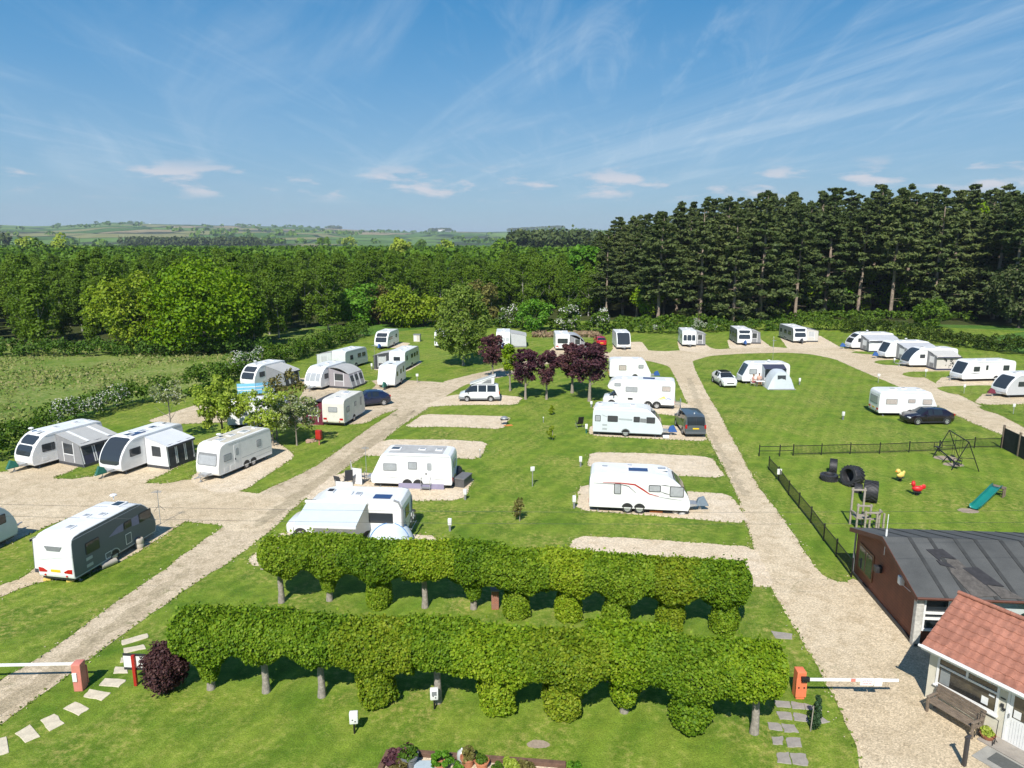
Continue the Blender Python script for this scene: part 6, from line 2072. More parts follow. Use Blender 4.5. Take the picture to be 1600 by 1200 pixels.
def pleached(px, py, wid, kind, label, seed, xo=0.0, top=3.2, dep=.92, tone=L_HEDGE, shift=0.0, endl=False, endr=False, ang=0.0, group='clipped lime trees'):
    """one tree of a clipped row: a trunk, a boxed head that meets its neighbours, and shoots round its foot"""
    r = np.random.default_rng(seed)
    loc = at(px, py)
    t = empty('clipped_lime_tree', loc, ang, label, 'tree', group)
    hw = wid / 2
    n = int(16500 * wid / 2.3)
    # points on the outside of a rounded box, most of them on top and front
    ov_l, ov_r = (.12 if endl else .38), (.12 if endr else .38)
    x = r.uniform(-hw - ov_l, hw + ov_r, n) + xo
    th = r.uniform(0, 2 * PI, n)
    e = .82
    cy = np.sign(np.cos(th)) * np.abs(np.cos(th)) ** e
    cz = np.sign(np.sin(th)) * np.abs(np.sin(th)) ** e
    edge = np.abs(x - xo) / hw
    bot = (1.44 if kind == 'trunk' else 1.3) + .34 * np.clip(edge, 0, 1) ** 2 + .10 * np.sin(x * 3 + seed)
    if kind == 'trunk': bot = bot + .05
    zc, hz_ = (top + bot) / 2, (top - bot) / 2
    lump = 1 + .04 * np.sin(x * 2.7 + seed) * np.cos(th * 3 + seed) + .04 * np.sin(x * 6.1 + th * 4) + .05 * np.cos(th * 2 - x * 1.7)
    ya_, za_ = cy * 1.0, cz * .95
    pit = np.sin(x * 7.1 + 2.3 * np.sin(za_ * 4.3 + seed) + 1.7 * ya_) * np.sin(za_ * 8.7 + 2.1 * np.sin(x * 3.7 + seed) - 5.3 * ya_)
    pit2 = np.sin(x * 15.3 + 3 * np.sin(ya_ * 9 + seed)) * np.sin(ya_ * 17 + za_ * 13 + 2 * np.sin(x * 8.1))
    lump = lump * (1 + .07 * pit) + .03 * pit2
    q = r.uniform(.80, 1.04, n) * lump
    endf = np.ones(n)
    for flag, sgn in ((endl, -1), (endr, 1)):
        if flag:
            u = np.clip((sgn * (x - xo) - (hw - .5)) / .62, 0, 1)
            endf *= np.sqrt(np.clip(1 - u ** 2.6, .0, 1))
    q = q * np.where(endf < 1, np.maximum(endf, .05) * np.where(endf < .9, r.uniform(.3, 1, n) ** .25, 1), 1)
    y = cy * dep * q
    z = zc + cz * hz_ * q
    P = np.stack([x, y, z], 1)
    N = np.stack([np.zeros(n) + np.where(endf < 1, np.sign(x - xo) * (1 - endf) * 2, 0), np.cos(th), np.sin(th) + .25], 1)
    # a fuzz of new shoots on top
    k = int(n * .1)
    y2 = r.uniform(-.97, .97, k)
    P2 = np.stack([r.uniform(-hw, hw, k) + xo, y2 * dep, (top + 1.6) / 2 + (top - 1.6) / 2 * (1 - np.abs(y2) ** 2.44) ** .41 + r.exponential(.05, k)], 1)
    keep_ = np.interp(np.abs(P2[:, 0] - xo), [hw - .6, hw], [1, 1 if not (endl or endr) else .0]) > r.random(k)
    V1, F1 = leaves(P, N, .078, 1.3, .75, r)
    V2, F2 = leaves(P2[keep_], sphere_dirs(int(keep_.sum()), r) + np.array([0, 0, .6]), .10, 1.4, .8, r)
    V, F = cat_vf([(V1, F1), (V2, F2)])
    np_mesh('crown', V, F, tone, t)
    # inner boughs so that one never looks through an empty box
    mb = MB()
    tr = .13
    mb.tube([(0, 0, -.05), (.02, 0, .5), (0, 0, 1.2), (xo * .4, 0, 2.2)], [tr * 1.35, tr * 1.05, tr * .95, tr * .5], 10)
    for zz_ in (1.7, 2.2, 2.7):
        mb.tube([(xo * .3 - hw * .95, 0, zz_ + .05), (0, 0, zz_ - .1), (xo * .3 + hw * .95, 0, zz_ + .05)], .04, 5)
        mb.tube([(0, -.6, zz_ + .1), (0, 0, zz_ - .1), (0, .6, zz_ + .1)], .03, 5)
    mb.build('trunk', BARK, t, smooth=60)
    if kind != 'trunk':
        sc, h1, dens, z0 = {'bush': (.66, 1.9, 4200, .05), 'thin': (.5, 1.8, 2100, .35), 'half': (.58, 1.85, 2500, .55), 'column': (.58, 1.9, 4300, .05), 'stump': (.6, 1.85, 2900, .45)}[kind]
        dens = int(dens * 1.7)
        th = r.uniform(0, 2 * PI, dens); f = r.random(dens)
        zz_ = z0 + (h1 - z0) * f
        if kind == 'bush': rad = sc * (.90 + .14 * np.sin(PI * np.clip(f * .9 + .08, 0, 1)) + .07 * np.sin(f * 9 + seed)) * np.where(f < .12, .72 + 2.3 * f, 1)
        elif kind == 'thin': rad = sc * (.35 + .75 * np.sin(PI * np.clip(f * .85 + .1, 0, 1)))
        elif kind in ('half', 'stump'): rad = sc * (.45 + .6 * f)
        else: rad = sc * (.93 + .1 * np.sin(f * 6))
        rad = rad * (1 + .10 * np.sin(th * 3 + seed + f * 5) + .06 * np.sin(th * 7 + f * 11 + seed)) * r.uniform(.7, 1.05, dens)
        P = np.stack([np.cos(th) * rad, np.sin(th) * rad, zz_], 1)
        N = np.stack([np.cos(th), np.sin(th), .35 + .6 * (f - .4)], 1)
        V, F = leaves(P, N, .082, 1.3, .75, r)
        np_mesh('basal_shoots', V, F, tone, t)
    return t


L_H2 = leaf_mat('clipped_bronze_leaves', [(.09, .165, .009), (.15, .24, .012), (.22, .295, .017), (.31, .36, .028)], .3)
L_H3 = leaf_mat('clipped_yellow_leaves', [(.09, .18, .008), (.155, .27, .011), (.225, .335, .015), (.32, .40, .026)], .3)
frow = [(330, 1076, 'stump', L_HEDGE, 'end tree of the near clipped row beside the dark purple bush'), (416, 1081, 'trunk', L_HEDGE, 'clipped tree with the thinnest bare trunk in the near row'), (503, 1088, 'trunk', L_HEDGE, 'bare trunked clipped tree in the near row, next to the thinnest trunk'),
        (590, 1097, 'bush', L_H2, 'clipped tree with olive bronze bush at its foot in the near row'), (684, 1097, 'trunk', L_HEDGE, 'bare trunked clipped tree in the near row just behind a white meter box'), (779, 1110, 'bush', L_H3, 'clipped tree with round leafy foot above the bare lawn, yellowest head of the near row'),
        (880, 1118, 'bush', L_H2, 'clipped tree with the widest leafy foot in the near row, before the pale stone slab'), (975, 1112, 'thin', L_H3, 'clipped tree with thin straggling shoots at its foot in the near row'), (1077, 1137, 'bush', L_HEDGE, 'clipped tree with the tallest leafy foot, next to last of the near row'), (1178, 1145, 'trunk', L_H3, 'end tree of the near clipped row with bare trunk beside the grey slab path')]
brow = [(440, 941, 'trunk', L_HEDGE, 'end tree of the far clipped row with thick bare trunk near the track'), (515, 938, 'half', L_HEDGE, 'clipped tree of the far row with a small leafy tuft on its trunk'), (592, 946, 'column', L_HEDGE, 'clipped tree of the far row with leafy column, between a tuft and a bare trunk'), (664, 949, 'trunk', L_H3, 'clipped tree of the far row with a bare trunk in the middle'),
        (740, 951, 'half', L_HEDGE, 'clipped tree of the far row with half bare trunk beside the brick pillar'), (807, 962, 'column', L_HEDGE, 'clipped tree of the far row with leafy column beside the brick pillar'), (889, 966, 'column', L_H3, 'clipped tree of the far row with the narrowest leafy column'), (963, 976, 'column', L_HEDGE, 'clipped tree of the far row with squared leafy column'),
        (1047, 980, 'column', L_H2, 'clipped tree with bronze tinted head, next to last of the far row'), (1130, 986, 'column', L_HEDGE, 'end tree of the far clipped row with wide leafy column by the drive')]
for row, sd0, tops in ((frow, 500, 3.2), (brow, 600, 3.18)):
    ps = [at(a, b) for a, b, *_ in row]
    for i, (a, b, kd, tone, lb) in enumerate(row):
        xl = (ps[i] - ps[i - 1]).length / 2 if i else 1.05
        xr = (ps[i + 1] - ps[i]).length / 2 if i < len(ps) - 1 else 1.05
        if i == 0: xl = 1.2 if row is frow else .8
        if i == 9: xr = .82 if row is frow else .95
        d = ps[min(i + 1, 9)] - ps[max(i - 1, 0)]
        pleached(a, b, xl + xr, kd, lb, sd0 + i, (xr - xl) / 2, tops + .05 * math.sin(i * 2.1) + (.12 if row is frow and i > 6 else 0), .86 if row is frow else .82, tone, endl=i == 0, endr=i == 9, ang=math.atan2(d.y, d.x))

# ------------------------------------------------------------------ clubhouse
BRWN = bpy.data.materials.new('brown_timber_boarding')
n, l = nodes_of(BRWN)
b = n['Principled BSDF']
tcn = n.new('ShaderNodeTexCoord')
wv = n.new('ShaderNodeTexWave'); wv.bands_direction = 'Z'; wv.wave_profile = 'SAW'
wv.inputs['Scale'].default_value = 2.1
l.new(tcn.outputs['Object'], wv.inputs['Vector'])
nn_ = noise_node(n, l, tcn.outputs['Object'], 1.4, 5, .7)
cA = mixc(n, l, rng_node(n, l, nn_.outputs['Fac'], .3, .7), (.115, .032, .016), (.19, .056, .027))
cB = mixc(n, l, rng_node(n, l, wv.outputs['Fac'], .0, .12, 1, 0), cA, (.025, .009, .006))
l.new(cB, b.inputs['Base Color'])
b.inputs['Roughness'].default_value = .7
bp = n.new('ShaderNodeBump'); bp.inputs['Strength'].default_value = .5; bp.inputs['Distance'].default_value = .02
l.new(wv.outputs['Fac'], bp.inputs['Height']); l.new(bp.outputs['Normal'], b.inputs['Normal'])
BRWN2 = mat('brown_trim', (.11, .038, .022), .65, .25, 5)
FELT = bpy.data.materials.new('grey_roofing_felt')
n, l = nodes_of(FELT)
b = n['Principled BSDF']
tcn = n.new('ShaderNodeTexCoord')
f1_ = noise_node(n, l, tcn.outputs['Object'], .5, 5, .65)
f2_ = noise_node(n, l, tcn.outputs['Object'], 40, 3, .8)
cA = mixc(n, l, rng_node(n, l, f1_.outputs['Fac'], .3, .7), (.062, .065, .064), (.105, .108, .105))
cB = mixc(n, l, 1.0, cA, rng_node(n, l, f2_.outputs['Fac'], .25, .75, .7, 1.3), 'MULTIPLY')
l.new(cB, b.inputs['Base Color'])
b.inputs['Roughness'].default_value = .9
FELTD = mat('patched_felt', (.034, .033, .036), .85, .4, 4)
FELTE = mat('exposed_boards', (.105, .095, .085), .9, .45, 5, bump=.4)

G1, G2 = at(1428, 1008), at(1334, 897)
gd = (G2 - G1); gl = gd.length
ang = math.atan2(gd.y, gd.x) - PI / 2
club = empty('clubhouse', G1, ang, 'long brown timber clubhouse with a patched grey felt roof', 'building')
# local: x into the building (east), y along the gable from near to far corner
LB = 26.0
EZ, RZ = 2.42, 3.42
mb = MB()
mb.prism([(0, .0), (gl, .0), (gl, EZ + .12), (gl / 2, RZ), (0, EZ)], 0, .1, 'x')
mb.build('gable_wall', BRWN, club, smooth=0)
mb = MB(); mb.box(0.1, LB, gl - .1, gl, 0, EZ + .1); mb.build('back_wall', BRWN, club, smooth=0)
mb = MB(); mb.box(.1, LB, 0, .1, 0, .72); mb.build('front_wall', BRWN, club, smooth=0)
mb = MB(); mb.box(2.9, LB, 0.0, .1, .72, EZ); mb.build('front_upper_wall', mat('pale_blue_render', (.50, .56, .56), .7, .12, 2), club, smooth=0)
mb = MB(); mb.box(-.06, LB, -.12, -.02, -.02, .14); mb.box(-.10, -.02, 0, gl, -.02, .16); mb.build('plinth', DARK, club, smooth=0)
# felted roof: two pitches with thickness, rolls at the felt joints
for nm, (ya, za, yb, zb) in (('roof', (-.32, EZ - .06, gl / 2, RZ + .05)), ('roof', (gl + .32, EZ - .02, gl / 2, RZ + .05))):
    mb = MB(); mb.quad([(-.28, ya, za), (LB, ya, za), (LB, yb, zb), (-.28, yb, zb)], .07)
    ro = mb.build(nm, FELT, club, smooth=0)
    mb = MB()
    for k in range(1, 26):
        x = -.28 + k * 1.0 + (.12 if k % 2 else 0)
        mb.tube([(x, ya, za + .045), (x, yb, zb + .045)], .022, 4)
        mb.quad([(x + .02, ya, za + .041), (x + .16, ya, za + .041), (x + .16, yb, zb + .041), (x + .02, yb, zb + .041)], .008)
    mb.build('felt_joint', mat('felt_seam', (.045, .047, .046), .9, .3, 3) if 'felt_seam' not in MATS else MATS['felt_seam'], ro, smooth=0)
    if ya < 0:
        def RP(x, f, o=.05):
            return (x, ya + (yb - ya) * f, za + (zb - za) * f + o)
        for poly, m_, o_ in (([(1.3, .78), (2.05, .80), (2.35, .62), (1.75, .66), (1.6, .58)], FELTD, .050), ([(1.9, .62), (2.4, .62), (3.0, .05), (2.0, .02), (1.75, .40)], FELTE, .047), ([(2.35, .48), (3.0, .50), (3.55, .20), (2.8, .22)], FELTD, .058),
                             ([(2.9, .22), (3.5, .18), (4.0, .02), (3.1, .02)], FELTE, .052), ([(5.5, .72), (6.1, .74), (6.0, .60), (6.6, .30), (6.2, .25), (5.6, .55)], FELTD, .055), ([(6.4, .50), (7.2, .52), (7.6, .12), (6.9, .10)], FELTD, .058), ([(4.9, .08), (5.25, .09), (5.3, .02), (4.9, .02)], FELTD, .06), ([(1.45, .60), (1.9, .54), (2.05, .46), (1.5, .52)], FELTD, .06)):
            mb = MB(); mb.quad([RP(x, f, o_ + .01) for x, f in poly], .02); mb.build('loose_felt', m_, ro, smooth=0)
mb = MB(); mb.quad([(-.29, -.32, EZ - .22), (-.29, -.32, EZ - .02), (-.29, gl / 2, RZ + .09), (-.29, gl / 2, RZ - .12)], .03); mb.build('barge_board', BRWN2, club, smooth=0)
mb = MB(); mb.quad([(-.29, gl + .32, EZ - .2), (-.29, gl + .32, EZ + .02), (-.29, gl / 2, RZ + .09), (-.29, gl / 2, RZ - .12)], .03); mb.build('barge_board', BRWN2, club, smooth=0)
mb = MB(); mb.tube([(-.3, -.38, EZ - .06), (LB, -.38, EZ - .06)], .06, 6); mb.build('gutter', BRWN2, club)
mb = MB(); mb.box(-.14, .16, -.12, .14, 0, EZ - .1); mb.build('corner_post', mat('peeling_white_paint', (.55, .53, .48), .8, .35, 6), club, bevel=.02)
mb = MB(); mb.tube([(-.05, gl + .08, 0), (-.05, gl + .08, EZ)], .05, 8); mb.build('drain_pipe', GREYPL, club)
# gable window, far end
f = MB(); f.box(-.05, .02, gl - 2.15, gl - .45, .62, 1.98)
fo = f.build('window', mat('window_brown_frame', (.16, .065, .03), .5, .2, 8), club, smooth=0)
mb = MB(); mb.box(-.065, 0, gl - 2.05, gl - 1.36, .74, 1.86); mb.build('pane', GLASS, fo, smooth=0)
mb = MB(); mb.box(-.065, 0, gl - 1.24, gl - .55, .74, 1.86); mb.build('pane', GLASS, fo, smooth=0)
mb = MB(); mb.box(-.3, 0, gl - 3.05, gl - 2.72, 1.55, 1.85); mb.build('floodlight', DARK, club, bevel=.03)
mb = MB(); mb.box(-.22, 0, 1.35, 1.62, 2.05, 2.45); mb.build('alarm_box', WHITEPL, club, bevel=.04)
mb = MB(); mb.tube([(-.1, 1.4, 2.1), (-.05, .12, 2.15)], .012, 5); mb.build('cable', WHITEPL, club)
mb = MB(); mb.tube([(-.12, gl - 3.3, 2.6), (-.12, gl - 3.3, 4.6)], .018, 6); mb.tube([(-.12, gl - 3.3, 3.55), (-.12, gl - 3.3, 3.85)], .045, 8); mb.build('roof_aerial', WHITEPL, club)
# white glazed veranda front near the corner
mb = MB()
for x in (.25, 1.25, 2.25, 2.85):
    mb.box(x - .04, x + .04, -.03, .06, .72, EZ - .12)
mb.box(.2, 2.9, -.04, .07, EZ - .2, EZ - .1); mb.box(.2, 2.9, -.04, .07, .70, .78); mb.box(.2, 2.9, -.035, .065, 1.22, 1.30); mb.box(.2, 2.9, -.035, .065, 1.48, 1.56)
fo = mb.build('window', WHITEPT, club, smooth=0)
mb = MB(); mb.box(.2, 2.9, .075, .085, .74, EZ - .12); mb.build('pane', CARGLASS, fo, smooth=0)
# climbing plant at the far end of the front
cl = ell_clumps(22, (0, 0, 1.2), (.8, .35, .9), .28, 77, .3)
t = empty('climbing_shrub', club.matrix_basis @ Vector((4.6, -.55, 0)), 0, 'green shrub growing against the clubhouse behind the tiled roof', 'shrub')
o = bpy.data.objects.new('foliage', crown_mesh('climber_foliage', cl, .13, 50, L_LIME, 1, .8, 78)); COL.objects.link(o); o.parent = t

# ------------------------------------------------------------------ reception hut
TILE = bpy.data.materials.new('red_concrete_tiles')
n, l = nodes_of(TILE)
b = n['Principled BSDF']
tcn = n.new('ShaderNodeTexCoord')
t1 = noise_node(n, l, tcn.outputs['Object'], 2.5, 5, .7)
t2 = noise_node(n, l, tcn.outputs['Object'], 18, 3, .7)
vz = n.new('ShaderNodeTexVoronoi'); vz.inputs['Scale'].default_value = 3.3
l.new(tcn.outputs['Object'], vz.inputs['Vector'])
sp = n.new('ShaderNodeSeparateColor'); l.new(vz.outputs['Color'], sp.inputs[0])
cA = mixc(n, l, rng_node(n, l, t1.outputs['Fac'], .3, .7), (.29, .115, .074), (.39, .168, .114))
cB = mixc(n, l, 1.0, cA, rng_node(n, l, sp.outputs[0], 0, 1, .84, 1.14), 'MULTIPLY')
cC = mixc(n, l, 1.0, cB, rng_node(n, l, t2.outputs['Fac'], .3, .7, .85, 1.12), 'MULTIPLY')
l.new(cC, b.inputs['Base Color']); b.inputs['Roughness'].default_value = .8
RENDERW = mat('cream_render', (.66, .62, .50), .85, .1, 3, bump=.15, bscale=30)
C0 = at(1445, 1090)
ra = math.atan2(-.866, .5)
rec = empty('reception_hut', C0, ra, 'cream reception hut with a red tiled roof beside the clubhouse', 'building')
# local: x along the front wall (towards the camera), y into the building (to the left of x)
RLN, RD = 9.0, 3.6
EZ2, RZ2 = 2.28, 3.72
mb = MB(); mb.box(0, .3, 0, .12, 0, EZ2); mb.box(2.42, 2.68, 0, .12, 0, EZ2); mb.box(.3, 2.42, 0, .12, 0, .78); mb.box(.3, 2.42, 0, .12, 1.98, EZ2); mb.box(3.62, RLN, 0, .12, 0, EZ2); mb.box(2.68, 3.62, 0, .12, 2.12, EZ2)
mb.build('front_wall', RENDERW, rec, smooth=0)
mb = MB(); mb.prism([(.12, 0), (RD, 0), (RD, EZ2), (RD / 2, RZ2 - .12), (.12, EZ2)], 0, .12, 'x'); mb.build('gable_wall', RENDERW, rec, smooth=0)
mb = MB(); mb.box(.12, RLN, RD - .12, RD, 0, EZ2); mb.build('back_wall', RENDERW, rec, smooth=0)
mb = MB(); mb.box(.15, RLN, .15, RD - .15, .02, .06); mb.build('inside_floor', OLDWOOD, rec, smooth=0)


def tiled(ya, za, yb, zb, x0, x1, nx, ny):
    """courses of rolled interlocking tiles lapping one another"""
    vs, fs = [], []
    sub = 5
    for j in range(ny):
        f0, f1 = j / ny, (j + 1.12) / ny
        f1 = min(f1, 1.0)
        for i in range(nx * sub + 1):
            x = x0 + (x1 - x0) * i / (nx * sub)
            u = (i % sub) / sub
            w = .022 * (math.sin(PI * u / .55) if u < .55 else -.25)
            for f_, lift in ((f0, .048), (f1, .012)):
                vs.append((x, ya + (yb - ya) * f_, za + (zb - za) * f_ + lift + w))
            vs.append((x, ya + (yb - ya) * f0, za + (zb - za) * f0 - .0 + w * .5))
        o = j * (nx * sub + 1) * 3
        for i in range(nx * sub):
            a = o + i * 3
            fs += [(a, a + 3, a + 4, a + 1), (a + 2, a + 5, a + 3, a)]
    mb = MB(); mb.add(vs, fs); return mb


tiled(-.35, EZ2 - .06, RD / 2, RZ2, -.18, RLN, 30, 8).build('roof', TILE, rec, smooth=50)
tiled(RD + .35, EZ2 - .06, RD / 2, RZ2, -.18, RLN, 30, 8).build('roof', TILE, rec, smooth=50)
mb = MB(); mb.quad([(-.17, -.34, EZ2 - .1), (RLN, -.34, EZ2 - .1), (RLN, RD / 2, RZ2 - .04), (-.17, RD / 2, RZ2 - .04)], .04); mb.quad([(-.17, RD + .34, EZ2 - .1), (RLN, RD + .34, EZ2 - .1), (RLN, RD / 2, RZ2 - .04), (-.17, RD / 2, RZ2 - .04)], .04); mb.build('roof_deck', DARK, rec, smooth=0)
mb = MB()
for k in range(20):
    mb.tube([(-.2 + k * .46, RD / 2, RZ2 + .05), (-.2 + k * .46 + .45, RD / 2, RZ2 + .05)], .085, 8)
mb.build('ridge_tiles', TILE, rec, smooth=50)
mb = MB(); mb.box(-.16, RLN, -.40, -.36, EZ2 - .2, EZ2 - .02); mb.build('fascia', WHITEPT, rec, smooth=0)
mb = MB(); mb.tube([(-.22, -.46, EZ2 - .05), (RLN, -.46, EZ2 - .05)], .055, 8); mb.build('gutter', WHITEPT, rec)
# window
mb = MB()
mb.box(.30, 2.42, -.03, .05, .78, .88); mb.box(.30, 2.42, -.03, .05, 1.9, 1.98); mb.box(.30, .38, -.03, .05, .88, 1.9); mb.box(2.34, 2.42, -.03, .05, .88, 1.9); mb.box(.38, 2.34, -.03, .05, 1.55, 1.63); mb.box(1.3, 1.38, -.03, .05, 1.63, 1.9)
fo = mb.build('window', WHITEPT, rec, smooth=0)
GL2 = bpy.data.materials.new('office_glass')
n, l = nodes_of(GL2)
b = n['Principled BSDF']; b.inputs['Base Color'].default_value = (.05, .05, .045, 1); b.inputs['Roughness'].default_value = .03; b.inputs['Specular IOR Level'].default_value = .8
nz = noise_node(n, l, n.new('ShaderNodeTexCoord').outputs['Object'], 1.5, 2, .5)
l.new(mixc(n, l, rng_node(n, l, nz.outputs['Fac'], .4, .6), (.03, .03, .028), (.10, .085, .055)), b.inputs['Base Color'])
mb = MB(); mb.box(.38, 2.34, .0, .02, .88, 1.9); mb.build('pane', GL2, fo, smooth=0)
mb = MB(); mb.box(.44, .78, -.012, -.004, .92, 1.5); mb.build('blind', mat('grey_blind', (.25, .27, .27), .6, .1, 6), fo, smooth=0)
for x0, x1, z0, z1 in ((1.88, 2.1, .98, 1.26), (2.1, 2.28, 1.38, 1.46)):
    mb = MB(); mb.box(x0, x1, -.014, -.006, z0, z1); mb.build('notice', WHITEPT, fo, smooth=0)
mb = MB(); mb.box(.26, 2.46, -.09, .0, .74, .79); mb.build('sill', WHITEPT, rec, smooth=0)
# door
mb = MB(); mb.box(2.68, 2.76, -.03, .06, 0, 2.12); mb.box(3.54, 3.62, -.03, .06, 0, 2.12); mb.box(2.76, 3.54, -.03, .06, 2.04, 2.12); mb.build('door_frame', WHITEPT, rec, smooth=0)
mb = MB(); mb.box(2.765, 3.535, -.005, .045, .03, 2.03); d = mb.build('door', WHITEPT, rec, smooth=0)
mb = MB(); mb.box(2.88, 3.42, -.014, -.004, 1.02, 1.9); mb.build('door_pane', GL2, d, smooth=0)
mb = MB(); mb.box(2.92, 3.14, -.022, -.013, 1.06, 1.34); mb.build('notice', WHITEPT, d, smooth=0)
mb = MB(); mb.box(2.79, 2.82, -.07, -.0, .98, 1.12); mb.build('handle', GALV, d, smooth=0)
mb = MB()
for k in range(7): mb.box(2.87 + k * .085, 2.875 + k * .085, -.008, -.003, .1, .92)
mb.build('door_groove', GREYPL, d, smooth=0)
for z0, z1, x in ((1.22, 1.34, 2.5), (1.12, 1.2, 2.56)):
    mb = MB(); mb.box(x, x + .1, -.06, 0, z0, z1); mb.build('key_safe', DARK, rec, bevel=.01)
mb = MB(); mb.box(2.46, 2.62, -.015, 0, 1.5, 1.55); mb.build('name_strip', DARK, rec, smooth=0)
# paving in front of the door
mb = MB(); mb.box(-.0, 4.5, -.75, -.02, -.02, .06); o = mb.build('paving_slab', SLAB, None, bevel=.01); o.location = rec.matrix_basis @ Vector((2.25, 0, 0)); o.rotation_euler.z = ra; tag(o, 'strip of concrete paving along the reception wall under the door', 'paving')
mb = MB(); mb.box(0, 4.0, -1.75, -.78, -.02, .05); o = mb.build('door_ramp', CONC, None, bevel=.01); o.location = rec.matrix_basis @ Vector((2.6, 0, 0)); o.rotation_euler.z = ra; tag(o, 'concrete apron outside the reception door with a dark mat on it', 'paving')
mb = MB(); mb.box(0, 2.6, -1.5, -.9, .053, .068); o = mb.build('door_mat', mat('dark_mat', (.10, .105, .10), .95, .2, 10), None); o.location = rec.matrix_basis @ Vector((2.95, 0, 0)); o.rotation_euler.z = ra; tag(o, 'dark grey mat on the concrete outside the reception door', 'mat')

# bench against the reception wall
B1, B2 = at(1446, 1111), at(1519, 1156)
bd = B2 - B1
bench = empty('park_bench', B1, math.atan2(bd.y, bd.x), 'weathered wooden bench under the reception window', 'bench')
Lb = bd.length
for x in (.04, Lb - .04):
    mb = MB()
    mb.box(x - .04, x + .04, -.03, .05, 0, .62); mb.build('leg', OLDWOOD, bench, bevel=.008)
    mb = MB(); mb.quad([(x - .04, .45, 0), (x - .04, .53, 0), (x - .04, .62, .92), (x - .04, .55, .92)], .001); mb = MB()
    mb.add([(x - .04, .42, 0), (x + .04, .42, 0), (x + .04, .50, 0), (x - .04, .50, 0), (x - .04, .56, .92), (x + .04, .56, .92), (x + .04, .62, .92), (x - .04, .62, .92)], [(0, 1, 2, 3), (4, 7, 6, 5), (0, 4, 5, 1), (1, 5, 6, 2), (2, 6, 7, 3), (3, 7, 4, 0)])
    mb.build('leg', OLDWOOD, bench)
    mb = MB(); mb.box(x - .05, x + .05, -.06, .52, .6, .65); mb.build('armrest', OLDWOOD, bench, bevel=.01)
mb = MB()
for k in range(4): mb.box(-.02, Lb + .02, .0 + k * .115, .1 + k * .115, .41, .44)
mb.build('seat', OLDWOOD, bench, smooth=0)
mb = MB()
for k in range(4):
    y, z = .485 + k * .03, .5 + k * .115
    mb.box(-.02, Lb + .02, y, y + .03, z, z + .1)
mb.build('backrest', OLDWOOD, bench, smooth=0)

# hooped plant stand with a terracotta bowl
ps = rec.matrix_basis @ Vector((2.42, -.42, .0))
t = empty('plant_stand', ps, ra, 'thin metal plant stand between the bench and the reception door', 'plant stand')
mb = MB()
for x, y in ((-.28, -.12), (.28, -.12)):
    mb.tube([(x, y, 0), (x, y + .05, .95)], .012, 6)
mb.tube([(-.28, -.07, .95), (.28, -.07, .95)], .01, 6); mb.tube([(-.28, -.1, .25), (.28, -.1, .25)], .01, 6)
for x in (-.28, .28): mb.tube([(x, -.3, .01), (x, -.1, .25), (x, .12, .01)], .015, 6)
mb.build('frame', BLACKM, t)
t = empty('plant_bowl', ps + Vector((0, 0, .02)), 0, 'terracotta bowl of yellow green plant in the metal stand', 'plant pot')
mb = MB(); mb.lathe([(.12, .0), (.2, .1), (.25, .22), (.22, .22), (.17, .16), (.001, .15)], 16); mb.build('bowl', TERRA, t)
cl = ell_clumps(10, (0, 0, .3), (.17, .17, .1), .09, 5)
o = bpy.data.objects.new('foliage', crown_mesh('bowl_foliage', cl, .07, 30, L_ROWAN, 1, .8, 6)); COL.objects.link(o); o.parent = t
# iron bollard
t = empty('bollard', at(1506, 1197), R(20), 'dark post with a short cross bar beside the concrete apron', 'bollard')
mb = MB(); mb.box(-.055, .055, -.055, .055, 0, 1.12); mb.build('post', mat('dark_iron', (.05, .047, .05), .5, .3, 8), t, bevel=.01)
mb = MB(); mb.tube([(-.13, 0, 1.1), (.13, 0, 1.1)], .035, 8); mb.build('cross_bar', MATS['dark_iron'], t)
# ------------------------------------------------------------------ barriers


def barrier(px, py, m, head, L, label, sign=None, hgt=1.14, arm_z=.9, rise=0.0):
    """a cabinet with a lowered boom; head: direction the boom points"""
    t = empty('car_park_barrier', at(px, py), head, label, 'barrier')
    mb = MB(); mb.box(-.17, .17, -.2, .2, 0, hgt); mb.build('cabinet', m, t, bevel=.03)
    mb = MB(); mb.box(-.2, .2, -.23, -.2, .12, hgt - .25); mb.build('cabinet_door', m, t, bevel=.01)
    mb = MB(); mb.box(-.05, .25, -.34, -.2, arm_z - .09, arm_z + .09); mb.build('arm_clamp', BLACKM, t, bevel=.02)
    mb = MB(); mb.box(.2, L, -.29, -.25, arm_z - .055, arm_z + .055)
    for i in range(len(mb.v)):
        x, y, z = mb.v[i]; mb.v[i] = (x, y, z + rise * x / L)
    a = mb.build('boom', WHITEPT, t, smooth=0)
    for x in (-.1, .1):
        mb = MB(); mb.lathe([(.035, -.24), (.035, -.222), (.001, -.22)], 8, (x, 0, .52), 'y'); mb.build('lock', BLACKM, t)
    return t, a


tb, arm = barrier(1247, 1088, ORANGE, R(-1), 3.55, 'orange barrier cabinet with its white boom down across the drive')
